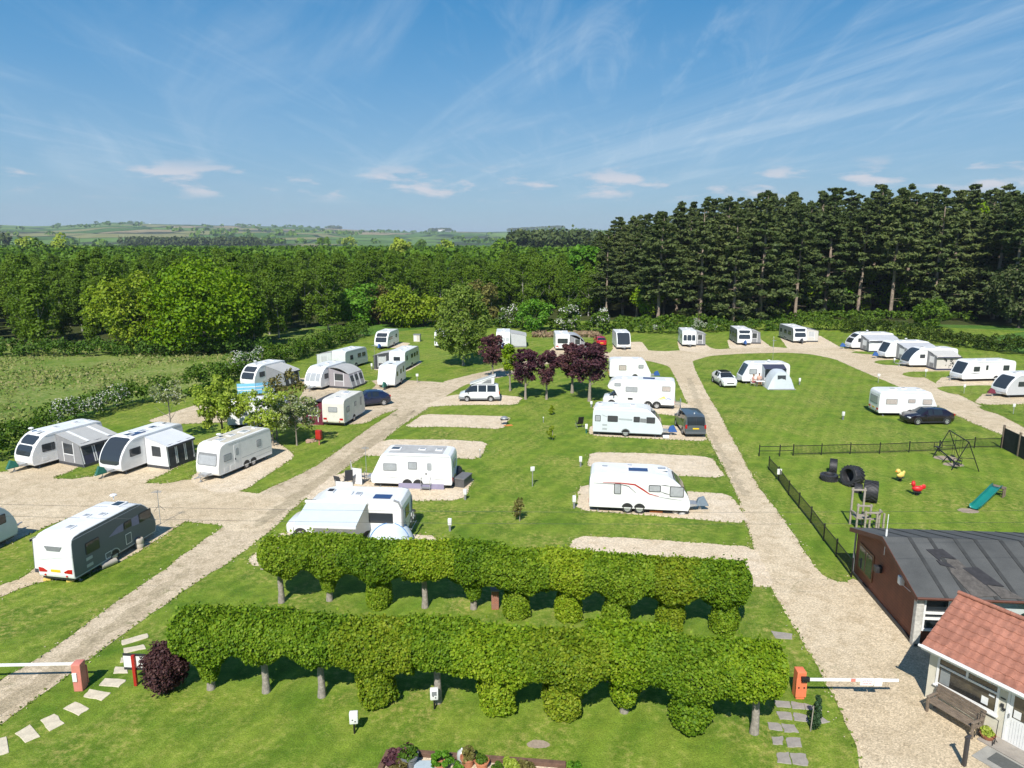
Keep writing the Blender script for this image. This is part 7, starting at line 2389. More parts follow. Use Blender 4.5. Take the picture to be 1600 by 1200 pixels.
# plates on the boom with dark and red lines of lettering, too small and worn to read
for x0, x1, z0, z1 in ((2.12, 2.62, .70, 1.0), (2.64, 2.94, .67, 1.0)):
    mb = MB(); mb.box(x0, x1, -.315, -.295, z0, z1); s_ = mb.build('sign_plate', WHITEPT, arm, bevel=.008)
    if x0 < 2.5:
        rr_ = random.Random(4)
        for (zz_, hh, x_a, x_b, m_) in ((.93, .035, 2.2, 2.5, mat('faded_blue_lettering', (.16, .10, .36), .6)), (.86, .025, 2.17, 2.58, mat('faded_red_lettering', (.45, .10, .14), .6)), (.79, .03, 2.2, 2.56, MATS['faded_red_lettering'])):
            mb = MB(); x = x_a
            while x < x_b - .03:
                w_ = rr_.uniform(.012, .03)
                mb.box(x, x + w_, -.319, -.316, zz_ - hh / 2 * rr_.uniform(.6, 1), zz_ + hh / 2)
                x += w_ + rr_.uniform(.008, .03)
            mb.build('lettering', m_, s_, smooth=0)
mb = MB(); mb.box(1.78, 1.95, -.296, -.2915, .835, .965); mb.build('reflector', SALMON, arm, smooth=0)
tb, arm = barrier(127, 1076, SALMON, R(183), 8.0, 'faded pink barrier cabinet with its white boom across the mossy track', rise=.1)
for o in list(tb.children):
    pass
mb = MB(); mb.box(-.02, .14, .2, .235, .45, .8); mb.build('notice', WHITEPT, tb, smooth=0)

# notice board on a red post, turned away from the camera
t = empty('notice_board', at(213, 1071), R(-4), 'back of a white notice board on a red post beside the dark purple bush', 'sign')
mb = MB(); mb.box(-.06, .06, -.06, .05, 0, 1.3); mb.build('post', REDP, t, bevel=.01)
mb = MB(); mb.box(-.46, .46, .06, .10, .62, 1.32); fo = mb.build('frame', DARK, t, bevel=.01)
mb = MB(); mb.box(-.44, .44, .052, .062, .74, 1.22); mb.build('panel', WHITEPT, fo, smooth=0)

# dark purple bush
cl = ell_clumps(90, (0, 0, .98), (.62, .62, .82), .30, 31, .5, gap=.03)
t = empty('purple_bush', at(262, 1079), 0, 'dense dark purple bush at the end of the near clipped row', 'bush')
o = bpy.data.objects.new('foliage', crown_mesh('purple_bush_foliage', cl, .075, 150, L_DKPLUM, 1.05, .8, 32, .5)); COL.objects.link(o); o.parent = t
# staked evergreen sapling by the slabs
t = empty('evergreen_sapling', at(1273, 1139), 0, 'narrow dark evergreen sapling with a pale stake beside the grey slab path', 'sapling')
cl = np.array([(r_.uniform(-.09, .09), r_.uniform(-.09, .09), .15 + 1.05 * i / 14, .16 - .006 * i) for r_ in [random.Random(3)] for i in range(15)])
o = bpy.data.objects.new('foliage', crown_mesh('sapling_foliage', cl, .06, 110, L_CONIF, 1.2, .7, 33, .4)); COL.objects.link(o); o.parent = t
mb = MB(); mb.tube([(-.2, -.12, 0), (-.17, -.12, 1.0)], .02, 6); mb.build('stake', GREYWOOD, t)

# white meter boxes on dark posts in front of the near row
for px, py, lb in ((554, 1146, 'white meter box on a dark post standing alone on the lawn'), (679, 1108, 'white meter box on a dark post in front of a bare clipped tree trunk')):
    t = empty('meter_box', at(px, py), R(6), lb, 'meter box', 'white meter boxes on the near lawn')
    mb = MB(); mb.tube([(0, 0, 0), (0, 0, .5)], .035, 8); mb.build('post', BLACKM, t)
    mb = MB(); mb.box(-.15, .15, -.09, .09, .42, .86); mb.build('box', WHITEPL, t, bevel=.03)
    mb = MB(); mb.box(-.09, .09, -.1, -.085, .62, .78); mb.build('hatch', WHITEPL if px < 600 else GREYPL, t, smooth=0)
    for q in ((-.04, .60), (.05, .53)):
        mb = MB(); mb.lathe([(.025, -.1), (.025, -.09), (.001, -.085)], 8, (q[0], 0, q[1]), 'y'); mb.build('socket', BLACKM, t)

# pale slab under the near hedge, brick pillar under the far hedge
slab('stone_slab', [at(903, 1049), at(957, 1055), at(956, 1066), at(905, 1062)], .12, mat('pale_slab', (.42, .40, .36), .85, .15, 4), 'pale stone slab in the shade behind the near clipped row', None)
BRICK = bpy.data.materials.new('red_brick')
n, l = nodes_of(BRICK)
b = n['Principled BSDF']
tcn = n.new('ShaderNodeTexCoord'); mp = n.new('ShaderNodeMapping'); mp.inputs['Rotation'].default_value = (PI / 2, 0, 0)
l.new(tcn.outputs['Object'], mp.inputs['Vector'])
bt = n.new('ShaderNodeTexBrick'); bt.inputs['Scale'].default_value = 4.4
bt.inputs['Color1'].default_value = (.36, .10, .05, 1); bt.inputs['Color2'].default_value = (.25, .075, .045, 1); bt.inputs['Mortar'].default_value = (.40, .36, .30, 1)
l.new(mp.outputs[0], bt.inputs['Vector']); l.new(bt.outputs['Color'], b.inputs['Base Color']); b.inputs['Roughness'].default_value = .85
t = empty('brick_pillar', at(773.5, 950), R(4), 'small red brick pillar between two clipped trees of the far row', 'pillar')
mb = MB(); mb.box(-.17, .17, -.17, .17, 0, .92); mb.build('brickwork', BRICK, t, bevel=.006)
mb = MB(); mb.box(-.2, .2, -.2, .2, .92, .98); mb.build('cap', SLAB, t, bevel=.01)

# ------------------------------------------------------------------ planting bed at the bottom
e1, e2, e3 = at(608, 1177), at(884, 1198), at(594, 1206)
for k, (a, b_, lb) in enumerate(((e1, e2, 'long low timber edging along the back of the gravel bed'), (e3, e1, 'short dark timber edging at the side of the gravel bed'))):
    d = b_ - a
    mb = MB(); mb.box(0, d.length, -.09, .09, -.02, .16)
    o = mb.build('timber_edging', SLEEPER, None, bevel=.015); o.location = a; o.rotation_euler.z = math.atan2(d.y, d.x); tag(o, lb, 'edging')


def pot(px, py, r_, h_, m, leafm, lb, leaf=.06, spread=1.0, tall=.25, seed=1, shape='pot', n=14):
    t = empty('plant_pot', at(px, py), 0, lb, 'plant pot', 'pots in the gravel bed')
    mb = MB()
    if shape == 'tray':
        mb.box(-r_ * 1.3, r_ * 1.3, -r_ * .8, r_ * .8, 0.01, h_); mb.box(-r_ * 1.15, r_ * 1.15, -r_ * .66, r_ * .66, h_ - .02, h_ + .004)
        mb.build('trough', m, t, bevel=.012)
    else:
        mb.lathe([(r_ * .68, .01), (r_ * .95, h_ * .86), (r_ * 1.04, h_ * .86), (r_ * 1.04, h_), (r_ * .88, h_), (r_ * .84, h_ * .9), (.001, h_ * .88)], 20); mb.build('pot', m, t, smooth=40)
    if leafm:
        cl = ell_clumps(n, (0, 0, h_ + tall * .4), (r_ * spread, r_ * spread, tall), r_ * .38, seed, .2)
        o = bpy.data.objects.new('foliage', crown_mesh('pot_foliage', cl, leaf, 34, leafm, 1, .9, seed)); COL.objects.link(o); o.parent = t
    return t


pot(640, 1196, .30, .42, mat('grey_tub', (.16, .17, .18), .6, .2, 6), L_HAW, 'large dark grey tub with low green plant beside the purple acer', .07, .8, .12, 1)
pot(668, 1203, .34, .14, mat('pale_blue_tray', (.42, .50, .56), .5, .1, 6), None, 'shallow pale blue tray in the gravel bed', shape='tray')
pot(688, 1200, .22, .2, TERRA, L_LIME, 'bright green leafy plant in a low pot in the gravel bed', .1, 1.5, .28, 3)
pot(731, 1196, .25, .34, TERRA, L_BROWN, 'brownish terracotta pot with a dull green plant', .07, .9, .2, 4)
pot(753, 1200, .24, .3, mat('bright_terracotta', (.52, .20, .10), .7, .12, 6), L_HAW, 'orange terracotta pot with low plants on the gravel', .06, .7, .08, 5)
t = empty('glass_cloche', at(722, 1186), 0, 'clear rounded cloche beside the terracotta pots', 'cloche')
mb = MB(); mb.lathe([(.17, 0), (.18, .16), (.15, .28), (.06, .36), (.001, .37)], 16); mb.build('bell', mat('cloudy_plastic', (.46, .48, .47), .15, .2, 6, spec=.8), t)
mb = MB(); mb.ball((0, 0, .39), .035, n=8); mb.build('knob', WHITEPL, t)
def herb(px, py, w_, h_, m, lb, seed, leaf=.08, n=14, nm='garden_plant'):
    t = empty(nm, at(px, py), 0, lb, 'plant', 'plants in the gravel bed')
    cl = ell_clumps(n, (0, 0, h_ * .5), (w_ / 2, w_ / 2, h_ / 2), w_ * .2, seed, .2)
    o = bpy.data.objects.new('foliage', crown_mesh('herb_foliage', cl, leaf, 36, m, 1, .9, seed)); COL.objects.link(o); o.parent = t
    mb = MB(); mb.tube([(0, 0, 0), (0.02, 0, h_ * .6)], .02, 5); mb.build('stem', BARK, t)
herb(622, 1192, .75, .5, L_PLUM, 'purple leaved acer at the corner of the gravel bed', 11, .10, 20, 'acer_shrub')
herb(624, 1206, .5, .4, L_BROWN, 'brownish leafy plant under the purple acer', 12)
herb(714, 1205, .3, .25, L_LIME, 'small bright green plant next to the terracotta pots', 13)
herb(777, 1205, .35, .22, L_HAW, 'low dark green plant on the gravel past the orange pot', 14)
herb(798, 1203, .5, .3, L_ROWAN, 'yellow green bushy plant against the timber edging', 15)
herb(820, 1206, .5, .28, L_BROWN, 'bronze low plant at the bottom edge against the timber edging', 16)
herb(897, 1206, .45, .3, L_LIME, 'green plant at the end of the timber edging', 17)

# ------------------------------------------------------------------ electric hook-up posts and markers
posts = [(703, 830, .8, 'white hook-up post behind the clipped hedge beside the motorhome', 0), (727, 781, .75, 'white hook-up post at the corner of the twin axle caravan pitch with steps', 0), (750, 716, .7, 'thin grey marker post at the end of an empty pitch', 2), (907, 729, .8, 'white hook-up post at the end of the empty pitch north of the swoosh caravan', 0), (897, 794, .85, 'white hook-up post at the rear of the swoosh caravan', 0),
         (832, 760, 1.35, 'tall grey water tap standpipe in the middle of the central lawn', 3), (916, 677, .85, 'white topped green hook-up post behind the pale silver caravan', 1), (849, 660, .5, 'low grey marker post on the central lawn', 2), (924, 636, .6, 'white post at the front of the twin axle motorhome pitch', 0), (652, 598, 1.0, 'white hook-up post beside the small caravan with blanked windows', 3),
         (581, 577, .8, 'white hook-up post beside the charcoal porch awning', 0), (1249, 601, .8, 'white hook-up post beside the tent awning', 0), (1317, 656, .8, 'white hook-up post on the open lawn beside the caravan with pale rear blind', 0), (1372, 598, 1.0, 'white topped post at the edge of the round drive', 3), (1397, 567, .7, 'white post on the smallest grass tongue of the hedge row', 0), (1446, 589, .9, 'white topped post on the grass tongue before the patterned porch', 3),
         (1506, 615, .95, 'white topped post on the grass tongue before the long plain caravan', 3), (1583, 647, .95, 'white topped post on the last grass tongue', 3), (1208, 543, 1.7, 'tall thin grey post between two pitches below the pines', 2), (943, 556, .9, 'grey post in front of the red hatchback', 2)]
for px, py, h_, lb, kd in posts:
    t = empty('hookup_post', at(px, py), R(random.uniform(-20, 20)), lb, 'post', 'service posts on the pitches')
    mb = MB()
    if kd in (2, 3): mb.tube([(0, 0, 0), (0, 0, h_)], .035, 6)
    else: mb.box(-.06, .06, -.05, .05, 0, h_ * .55)
    mb.build('post', {0: GREYPL, 1: GREENBAG, 2: GALV, 3: GALV}[kd], t, smooth=0)
    mb = MB()
    if kd in (0, 1): mb.box(-.11, .11, -.09, .09, h_ * .5, h_)
    elif kd == 3: mb.box(-.15, .15, -.04, .04, h_ - .22, h_ + .1)
    else: mb.box(-.05, .05, -.05, .05, h_ - .06, h_ + .04)
    mb.build('cap', WHITEPL, t, bevel=.02)

# saplings on the central lawn
for px, py, h_, m_, lb in ((809, 814, 1.5, L_BROWN, 'bronze leaved staked sapling nearest the clipped hedge'), (862, 648, .9, L_GOLD, 'small yellow bush on the central lawn near the widest purple tree'), (861, 687, 1.1, L_GOLD, 'small yellow bush on the central lawn level with the pale silver caravan')):
    t = empty('young_tree', at(px, py), 0, lb, 'sapling')
    cl = ell_clumps(16, (0, 0, h_ * .55), (.28, .28, h_ * .45), .16, int(px), .2)
    o = bpy.data.objects.new('foliage', crown_mesh('young_foliage', cl, .1, 22, m_, 1, .9, int(px))); COL.objects.link(o); o.parent = t
    mb = MB(); mb.tube([(.12, -.05, 0), (.12, -.05, h_ * .8)], .025, 5); mb.build('stake', GREYWOOD, t)
# red fire point
t = empty('fire_point', at(499, 695), R(-15), 'red fire point box on a post beside the blossoming trees', 'fire point')
mb = MB(); mb.tube([(0, 0, 0), (0, 0, .6)], .05, 8); mb.build('post', SALMON, t)
mb = MB(); mb.box(-.24, .24, -.16, .16, .5, 1.28); mb.build('box', REDP, t, bevel=.02)
mb = MB(); mb.box(-.2, .2, -.18, -.155, .56, 1.2); mb.build('box_door', REDP, t, bevel=.01)
t = empty('rubble_heap', at(487, 691), 0, 'small heap of pinkish rubble beside the red fire point', 'rubble')
mb = MB()
for k in range(14):
    rr_ = random.Random(k)
    x, y, s_ = rr_.uniform(-.5, .4), rr_.uniform(-.3, .3), rr_.uniform(.08, .2)
    mb.box(x - s_, x + s_, y - s_ * .7, y + s_ * .7, 0.0, s_ * rr_.uniform(.6, 1.6))
mb.build('rubble', mat('pink_rubble', (.40, .27, .2), .9, .3, 6), t, bevel=.02)

# cabinets
t = empty('service_cabinet', at(652, 533.5), R(-8), 'small cream service cabinet at the far corner of the lawn', 'cabinet')
mb = MB(); mb.box(-.55, .55, -.4, .4, 0, 1.15); mb.build('body', mat('cream_cabinet', (.58, .54, .47), .7, .1, 3), t, bevel=.02)
mb = MB(); mb.box(-.62, .62, -.47, .47, 1.15, 1.25); mb.build('roof', GREYPL, t, bevel=.02)
mb = MB(); mb.box(-.45, .0, -.41, -.39, .1, 1.05); mb.build('door', WHITEPL, t, smooth=0)
t = empty('storage_box', at(724, 757), R(70), 'dark grey plastic storage box behind the twin axle caravan with lilac skirt', 'storage box')
mb = MB(); mb.box(-.7, .7, -.36, .36, 0, .58); mb.build('body', mat('dark_grey_resin', (.10, .10, .105), .6, .25, 8), t, bevel=.02)
mb = MB(); mb.box(-.74, .74, -.4, .4, .58, .68); mb.build('lid', mat('mid_grey_resin', (.15, .15, .155), .6, .2, 8), t, bevel=.03)
t = empty('covered_bike_bundle', at(716, 750), R(70), 'black bag bundled against the back of the caravan with lilac skirt', 'bag')
mb = MB(); mb.ball((0, 0, .55), .5, 1.0, .6, 1.05, 14); mb.build('cover', mat('black_bag', (.02, .02, .022), .5, .3, 6, bump=.5, bscale=6), t)

# windbreak and chairs in front of that caravan
def windbreak(pts, h_, m, lb, stripe=None):
    t = empty('windbreak', pts[0], 0, lb, 'windbreak')
    o_ = pts[0]
    for i, (a, b_) in enumerate(zip(pts[:-1], pts[1:])):
        mb = MB(); mb.quad([a - o_ + Vector((0, 0, .04)), b_ - o_ + Vector((0, 0, .04)), b_ - o_ + Vector((0, 0, h_)), a - o_ + Vector((0, 0, h_))], .015); mb.build('panel', m, t, smooth=0)
        if stripe:
            for q in (.35, .65):
                mb = MB(); d = (b_ - a).normalized(); nn_ = Vector((d.y, -d.x, 0)) * .012
                mb.quad([a - o_ + nn_ + Vector((0, 0, h_ * q)), b_ - o_ + nn_ + Vector((0, 0, h_ * q)), b_ - o_ + nn_ + Vector((0, 0, h_ * q + .1)), a - o_ + nn_ + Vector((0, 0, h_ * q + .1))], .006); mb.build('stripe', stripe, t, smooth=0)
    for p in pts:
        mb = MB(); mb.tube([p - o_, p - o_ + Vector((0, 0, h_ + .12))], .018, 6); mb.build('pole', GREYPL, t)
    return t


windbreak([at(371, 617), at(400, 616), at(432, 612)], 1.25, SKYCLOTH, 'pale blue windbreak in front of the caravan by the tall hedge', WHITECLOTH)
windbreak([at(566, 758), at(551, 756), at(549, 745)], 1.2, WHITECLOTH, 'white windbreak with a dark stripe at the front of the caravan with lilac skirt', GREYCLOTH)
windbreak([at(525, 768), at(552, 770)], .75, WHITECLOTH, 'low white windbreak around the folding chairs', None)


def folding_chair(px, py, head, lb, h_=1.0, m=DKCLOTH):
    t = empty('folding_chair', at(px, py), R(head), lb, 'chair', 'folding chairs on the pitches')
    mb = MB(); mb.quad([(-.27, -.25, .42), (.27, -.25, .42), (.27, .22, .40), (-.27, .22, .40)], .05); mb.build('seat', m, t, bevel=.015)
    mb = MB(); mb.quad([(-.27, .22, .42), (.27, .22, .42), (.27, .42, h_), (-.27, .42, h_)], .05); mb.build('backrest', m, t, bevel=.015)
    for s in (1, -1):
        for q in ((-.25, .3), (.3, -.25)):
            mb = MB(); mb.tube([(s * .29, q[0], 0), (s * .29, q[1], .42 if q[0] > 0 else .62)], .015, 6); mb.build('leg', GREYPL, t)
        mb = MB(); mb.box(s * .29 - .03, s * .29 + .03, -.28, .2, .61, .645); mb.build('armrest', DARK, t, bevel=.01)
    return t


folding_chair(905, 668, 200, 'black folding chair alone on the central lawn', 1.1, mat('black_mesh', (.012, .012, .013), .6))
folding_chair(533, 764, 150, 'dark folding chair inside the low white windbreak', 1.05)
folding_chair(545, 758, 200, 'tall backed dark folding chair beside the white windbreak', 1.25)
t = empty('step_stool', at(665, 766), R(-6), 'grey double step with handrails at the caravan door', 'steps')
for k, (y, z) in enumerate(((.0, .2), (.3, .4))):
    mb = MB(); mb.box(-.3, .3, y - .15, y + .15, z - .03, z); mb.build('tread', GREYPL, t, bevel=.01)
for s in (1, -1):
    mb = MB(); mb.tube([(s * .32, -.15, 0), (s * .32, -.12, .2), (s * .32, .2, .42), (s * .32, .45, 0)], .02, 6); mb.tube([(s * .32, .0, .2), (s * .32, -.1, .75), (s * .32, .35, .95), (s * .32, .4, .4)], .018, 6); mb.build('side_frame', GALV, t)
t = empty('gas_barbecue', at(788, 664), R(20), 'small silver topped barbecue at the end of an empty pitch', 'barbecue')
mb = MB(); mb.box(-.35, .35, -.2, .2, .5, .62); mb.build('tray', DARK, t, bevel=.02)
mb = MB(); mb.lathe([(.34, 0), (.3, .12), (.15, .2), (.001, .22)], 14, (0, 0, .63)); mb.build('lid', GALV, t)
for x in (-.3, .3):
    mb = MB(); mb.tube([(x, .15, 0), (x, -.12, .5)], .018, 5); mb.build('leg', GREYPL, t)
t = empty('orange_mat', at(794, 665), R(20), 'small orange mat on the grass beside the barbecue', 'mat')
mb = MB(); mb.box(-.4, .4, -.2, .2, .0, .05); mb.build('cloth', mat('orange_cloth', (.62, .20, .05), .8), t, bevel=.02)
# water containers
def barrel(px, py, m, lb, lying=False, r_=.24, L=.6, rz=0):
    t = empty('water_container', at(px, py), R(rz), lb, 'water container')
    mb = MB()
    if lying:
        mb.tube([(-L / 2, 0, r_), (L / 2, 0, r_)], r_, 14); mb.build('drum', m, t, smooth=40)
        mb = MB(); mb.tube([(-L / 2 - .03, 0, r_), (-L / 2, 0, r_)], .07, 8); mb.build('cap', DARK, t)
    else:
        mb.lathe([(r_ * .9, 0), (r_, .06), (r_, L * .42), (r_ * .94, L * .46), (r_ * .94, L * .54), (r_, L * .58), (r_, L - .05), (r_ * .85, L), (.001, L)], 16); mb.build('drum', m, t, smooth=40)
        mb = MB(); mb.lathe([(.07, L), (.07, L + .05), (.001, L + .06)], 10); mb.build('cap', DARK, t)


tan = mat('tan_plastic', (.46, .41, .34), .5, .1, 4)
barrel(219, 856, tan, 'tan water drum standing beside the grey sided caravan', False, .23, .58)
barrel(170, 885, tan, 'long tan waste water container lying beside the wheel of the grey sided caravan', True, .16, .85, 65)
barrel(1040, 686, WHITEPL, 'white water drum lying under the front of the pale silver caravan', True, .18, .5, 0)
barrel(1055, 801.5, WHITEPL, 'first white water drum standing at the front of the swoosh caravan', False, .2, .42)
barrel(1066, 803, mat('grey_drum', (.5, .5, .5), .5), 'grey water drum standing at the front of the swoosh caravan', False, .2, .42)
barrel(1025, 801, AMBER, 'orange levelling wedge container under the swoosh caravan', True, .08, .8, -7)
for px, py, lb in ((75, 906.5, 'yellow levelling block under the outer rear corner of the grey caravan'), (111, 908.5, 'yellow levelling block under the near rear corner of the grey caravan')):
    mb = MB(); mb.box(-.18, .18, -.12, .12, 0, .14); o = mb.build('levelling_block', mat('yellow_block', (.7, .5, .12), .6) if 'yellow_block' not in MATS else MATS['yellow_block'], None, bevel=.03); o.location = at(px, py); o.rotation_euler.z = .2; tag(o, lb, 'levelling block')
# aerial masts
for px, py, h_, lb in ((251, 819, 2.2, 'thin aerial mast with crossed arms at the corner of the gravel court'), (573, 752, 2.6, 'tall thin aerial mast in front of the caravan with lilac skirt'), (586, 578, 3.4, 'tall white flag pole like mast beside the charcoal porch awning'), (1207, 566, 3.2, 'tall thin mast behind the caravan with the tent awning')):
    t = empty('aerial_mast', at(px, py), 0, lb, 'mast')
    mb = MB(); mb.tube([(0, 0, 0), (0, 0, h_)], .02, 6); mb.build('pole', GALV, t)
    mb = MB()
    for q in (.0, .12, .24, .36): mb.tube([(-.3 + q * .2, q * .8 - .2, h_ - .1), (.3 - q * .2, q * .8 - .2, h_ - .1)], .01, 4)
    mb.tube([(0, -.25, h_ - .1), (0, .25, h_ - .1)], .012, 4); mb.build('antenna', GALV, t)
    if px == 251:
        mb = MB()
        for a in (0, 2.1, 4.2): mb.tube([(0, 0, h_ * .55), (.35 * math.cos(a), .35 * math.sin(a), h_ * .42)], .012, 4)
        mb.build('bracket', BLACKM, t)
# two phone wires crossing the whole view, strung between poles outside it
for py, f_, lb in ((790, 0, 'upper thin overhead wire crossing the site above the hedge'), (808, 1, 'lower thin overhead wire crossing the site above the hedge')):
    p0 = at(-260, py - 9, 6.0); p1 = at(1860, py + 4, 6.0); pm = at(800, py + 3, 5.9)
    mb = MB()
    pts_ = []
    for k in range(41):
        q = k / 40
        a = p0.lerp(p1, q); a.z -= 4 * q * (1 - q) * .35
        pts_.append(a)
    mb.tube(pts_, .0055, 5)
    o = mb.build('overhead_wire', DARK); tag(o, lb, 'wire')

# the white caravan hidden behind the blossoming trees
chid = caravan('white caravan hidden behind the blossoming trees', (355, 664), (-1, -1), 8, 5.6, 2.2, 'box', front='dark', rear='wide', right=[(-1.8, -1.0, 1.2, 1.8, GLASSL), (1.0, 1.8, 1.2, 1.8, GLASSL)], plate=False)

# ------------------------------------------------------------------ playground
FENCE = BLACKM


def railing(pts_px, hgt, label, plain=(), gap=.11):
    """black metal railing with posts at the given ground pixels"""
    P = [at(*p) for p in pts_px]
    t = empty('railing_fence', P[0], 0, label, 'fence')
    o_ = P[0]
    for i, p in enumerate(P):
        q = p - o_
        mb = MB(); mb.box(q.x - .032, q.x + .032, q.y - .032, q.y + .032, 0, hgt + .12); mb.build('post', FENCE, t, smooth=0)
    for i, (a, b_) in enumerate(zip(P[:-1], P[1:])):
        d = b_ - a; L = d.length; u = d.normalized()
        mb = MB()
        for z in (.14, hgt - .04) if i not in plain else (.45, hgt - .04):
            mb.quad([a - o_ + Vector((0, 0, z - .022)), b_ - o_ + Vector((0, 0, z - .022)), b_ - o_ + Vector((0, 0, z + .022)), a - o_ + Vector((0, 0, z + .022))], .03)
        if i not in plain:
            for k in range(1, int(L / gap)):
                q = a - o_ + u * (k * gap)
                mb.box(q.x - .008, q.x + .008, q.y - .008, q.y + .008, .1, hgt)
        mb.build('rail_panel', FENCE, t, smooth=0)
    return t


railing([(1186, 713), (1218, 713), (1239, 712), (1283, 711), (1328, 709.5), (1374, 709), (1420, 707), (1467, 705.5), (1522, 700.5), (1563, 700)], .85, 'black railing along the far side of the playground', (0, 1))
railing([(1201, 734), (1216, 751), (1232, 774), (1248, 794), (1266.5, 817), (1286.5, 845), (1306, 870), (1330, 902)], .95, 'black railing slanting from the playground corner to the clubhouse', ())
mb = MB()
t = [o for o in bpy.data.objects if o.name.startswith('railing_fence')][-1]
a = at(1217, 752) - t.location
mb.box(a.x - .2, a.x + .12, a.y - .1, a.y - .06, .55, .95); mb.build('sign_plate', WHITEPT, t, smooth=0)
# solid dark screen fence
Pf = [at(1565, 700), at(1590, 713), at(1640, 740)]
t = empty('screen_fence', Pf[0], 0, 'tall dark solid screen fence at the corner of the playground', 'fence')
SCR = mat('dark_screen', (.020, .024, .022), .8, .5, 2)
for a, b_ in zip(Pf[:-1], Pf[1:]):
    mb = MB(); mb.quad([a - Pf[0] + Vector((0, 0, .05)), b_ - Pf[0] + Vector((0, 0, .05)), b_ - Pf[0] + Vector((0, 0, 1.75)), a - Pf[0] + Vector((0, 0, 1.75))], .04); mb.build('panel', SCR, t, smooth=0)
for p in Pf[:2]:
    q = p - Pf[0]
    mb = MB(); mb.box(q.x - .07, q.x + .07, q.y - .07, q.y + .07, 0, 1.98); mb.build('post', OLDWOOD, t, bevel=.01)

# swing frame
t = empty('swing_set', at(1493, 726), 0, 'tall black metal swing frame', 'swing')
A1, A2 = at(1478, 715) - t.location, at(1508, 736) - t.location
ax = (A2 - A1).normalized(); pr = Vector((-ax.y, ax.x, 0))
for A in (A1, A2):
    mb = MB(); top_ = A + Vector((0, 0, 2.25))
    for s in (1, -1):
        mb.tube([A + pr * s * .95, top_], .035, 8)
    mb.tube([A + pr * .52 + Vector((0, 0, 1.0)), A - pr * .52 + Vector((0, 0, 1.0))], .025, 6)
    mb.build('end_frame', BLACKM, t)
mb = MB(); mb.tube([A1 + Vector((0, 0, 2.25)), A2 + Vector((0, 0, 2.25))], .04, 8); mb.build('top_bar', BLACKM, t)
for q in (.33, .67):
    c = A1.lerp(A2, q)
    for s in (-.2, .2):
        mb = MB(); mb.tube([c + ax * s + Vector((0, 0, 2.22)), c + ax * s + Vector((0, 0, .5))], .01, 4); mb.build('chain', BLACKM, t)
    mb = MB(); s_ = c
    mb.quad([s_ - ax * .24 - pr * .1 + Vector((0, 0, .48)), s_ + ax * .24 - pr * .1 + Vector((0, 0, .48)), s_ + ax * .24 + pr * .1 + Vector((0, 0, .48)), s_ - ax * .24 + pr * .1 + Vector((0, 0, .48))], .04); mb.build('seat', RUBBER, t, smooth=0)
t = empty('seesaw', at(1480, 722), 0, 'black seesaw with hooped handles beside the swing frame', 'seesaw')
S1, S2 = at(1461, 712) - t.location, at(1498, 735) - t.location
mb = MB(); mb.tube([S1 + Vector((0, 0, .75)), S2 + Vector((0, 0, .35))], .05, 8); mb.build('beam', BLACKM, t)
sd_ = (S2 - S1).normalized(); sp_ = Vector((-sd_.y, sd_.x, 0))
for q, z in ((S1 + sd_ * .3, .75), (S2 - sd_ * .3, .38)):
    mb = MB(); mb.tube([q + sp_ * .3 + Vector((0, 0, z)), q + sp_ * .3 + Vector((0, 0, z + .45)), q - sp_ * .3 + Vector((0, 0, z + .45)), q - sp_ * .3 + Vector((0, 0, z))], .022, 6); mb.build('handle', BLACKM, t)
    mb = MB(); mb.box(q.x - .2, q.x + .2, q.y - .2, q.y + .2, z + .04, z + .1); mb.build('seat', RUBBER, t, bevel=.02)
mb = MB(); c_ = (S1 + S2) / 2
for s in (1, -1): mb.tube([c_ + sp_ * s * .35, c_ + Vector((0, 0, .52))], .035, 6)
mb.build('pivot', BLACKM, t)

# tractor tyres
def tractor_tyre(px, py, head, R_, w_, lb, tilt=0, lying=False, buried=0.0, lean=0):
    t = empty('tractor_tyre', at(px, py), R(head), lb, 'tyre', 'tractor tyres in the playground')
    mb = MB()
    mb.lathe([(R_ * .58, -w_ * .42), (R_ * .62, -w_ * .5), (R_ * .86, -w_ * .5), (R_ * .93, -w_ * .42), (R_ * .93, w_ * .42), (R_ * .86, w_ * .5), (R_ * .62, w_ * .5), (R_ * .58, w_ * .42), (R_ * .60, 0), (R_ * .58, -w_ * .42)], 32, (0, 0, 0), 'y')
    mt = MB()
    for k in range(18):
        for s in (1, -1):
            a0 = 2 * PI * (k + (.5 if s > 0 else 0)) / 18
            p_ = []
            for f in (0, .5, 1):
                a = a0 + f * .30
                p_.append((a, s * w_ * (.02 + .46 * f)))
            for (a, y), (a2, y2) in zip(p_[:-1], p_[1:]):
                def Q(a_, y_, r_): return (math.cos(a_) * r_, y_, math.sin(a_) * r_)
                da = .055
                vs = [Q(a - da, y, R_ * .9), Q(a + da, y, R_ * .9), Q(a2 + da, y2, R_ * .9), Q(a2 - da, y2, R_ * .9), Q(a - da, y, R_), Q(a + da, y, R_), Q(a2 + da, y2, R_ * .985), Q(a2 - da, y2, R_ * .985)]
                mt.add(vs, [(0, 1, 2, 3), (4, 7, 6, 5), (0, 4, 5, 1), (1, 5, 6, 2), (2, 6, 7, 3), (3, 7, 4, 0)])
    M = Matrix.Translation((0, 0, (w_ / 2 if lying else R_ - buried))) @ (Matrix.Rotation(PI / 2, 4, 'X') if lying else Matrix.Rotation(R(lean), 4, 'X'))
    mb.xf(M); mt.xf(M)
    mb.build('carcass', TYREBLK, t, smooth=45); mt.build('tread', TYREBLK, t, smooth=0)
    return t


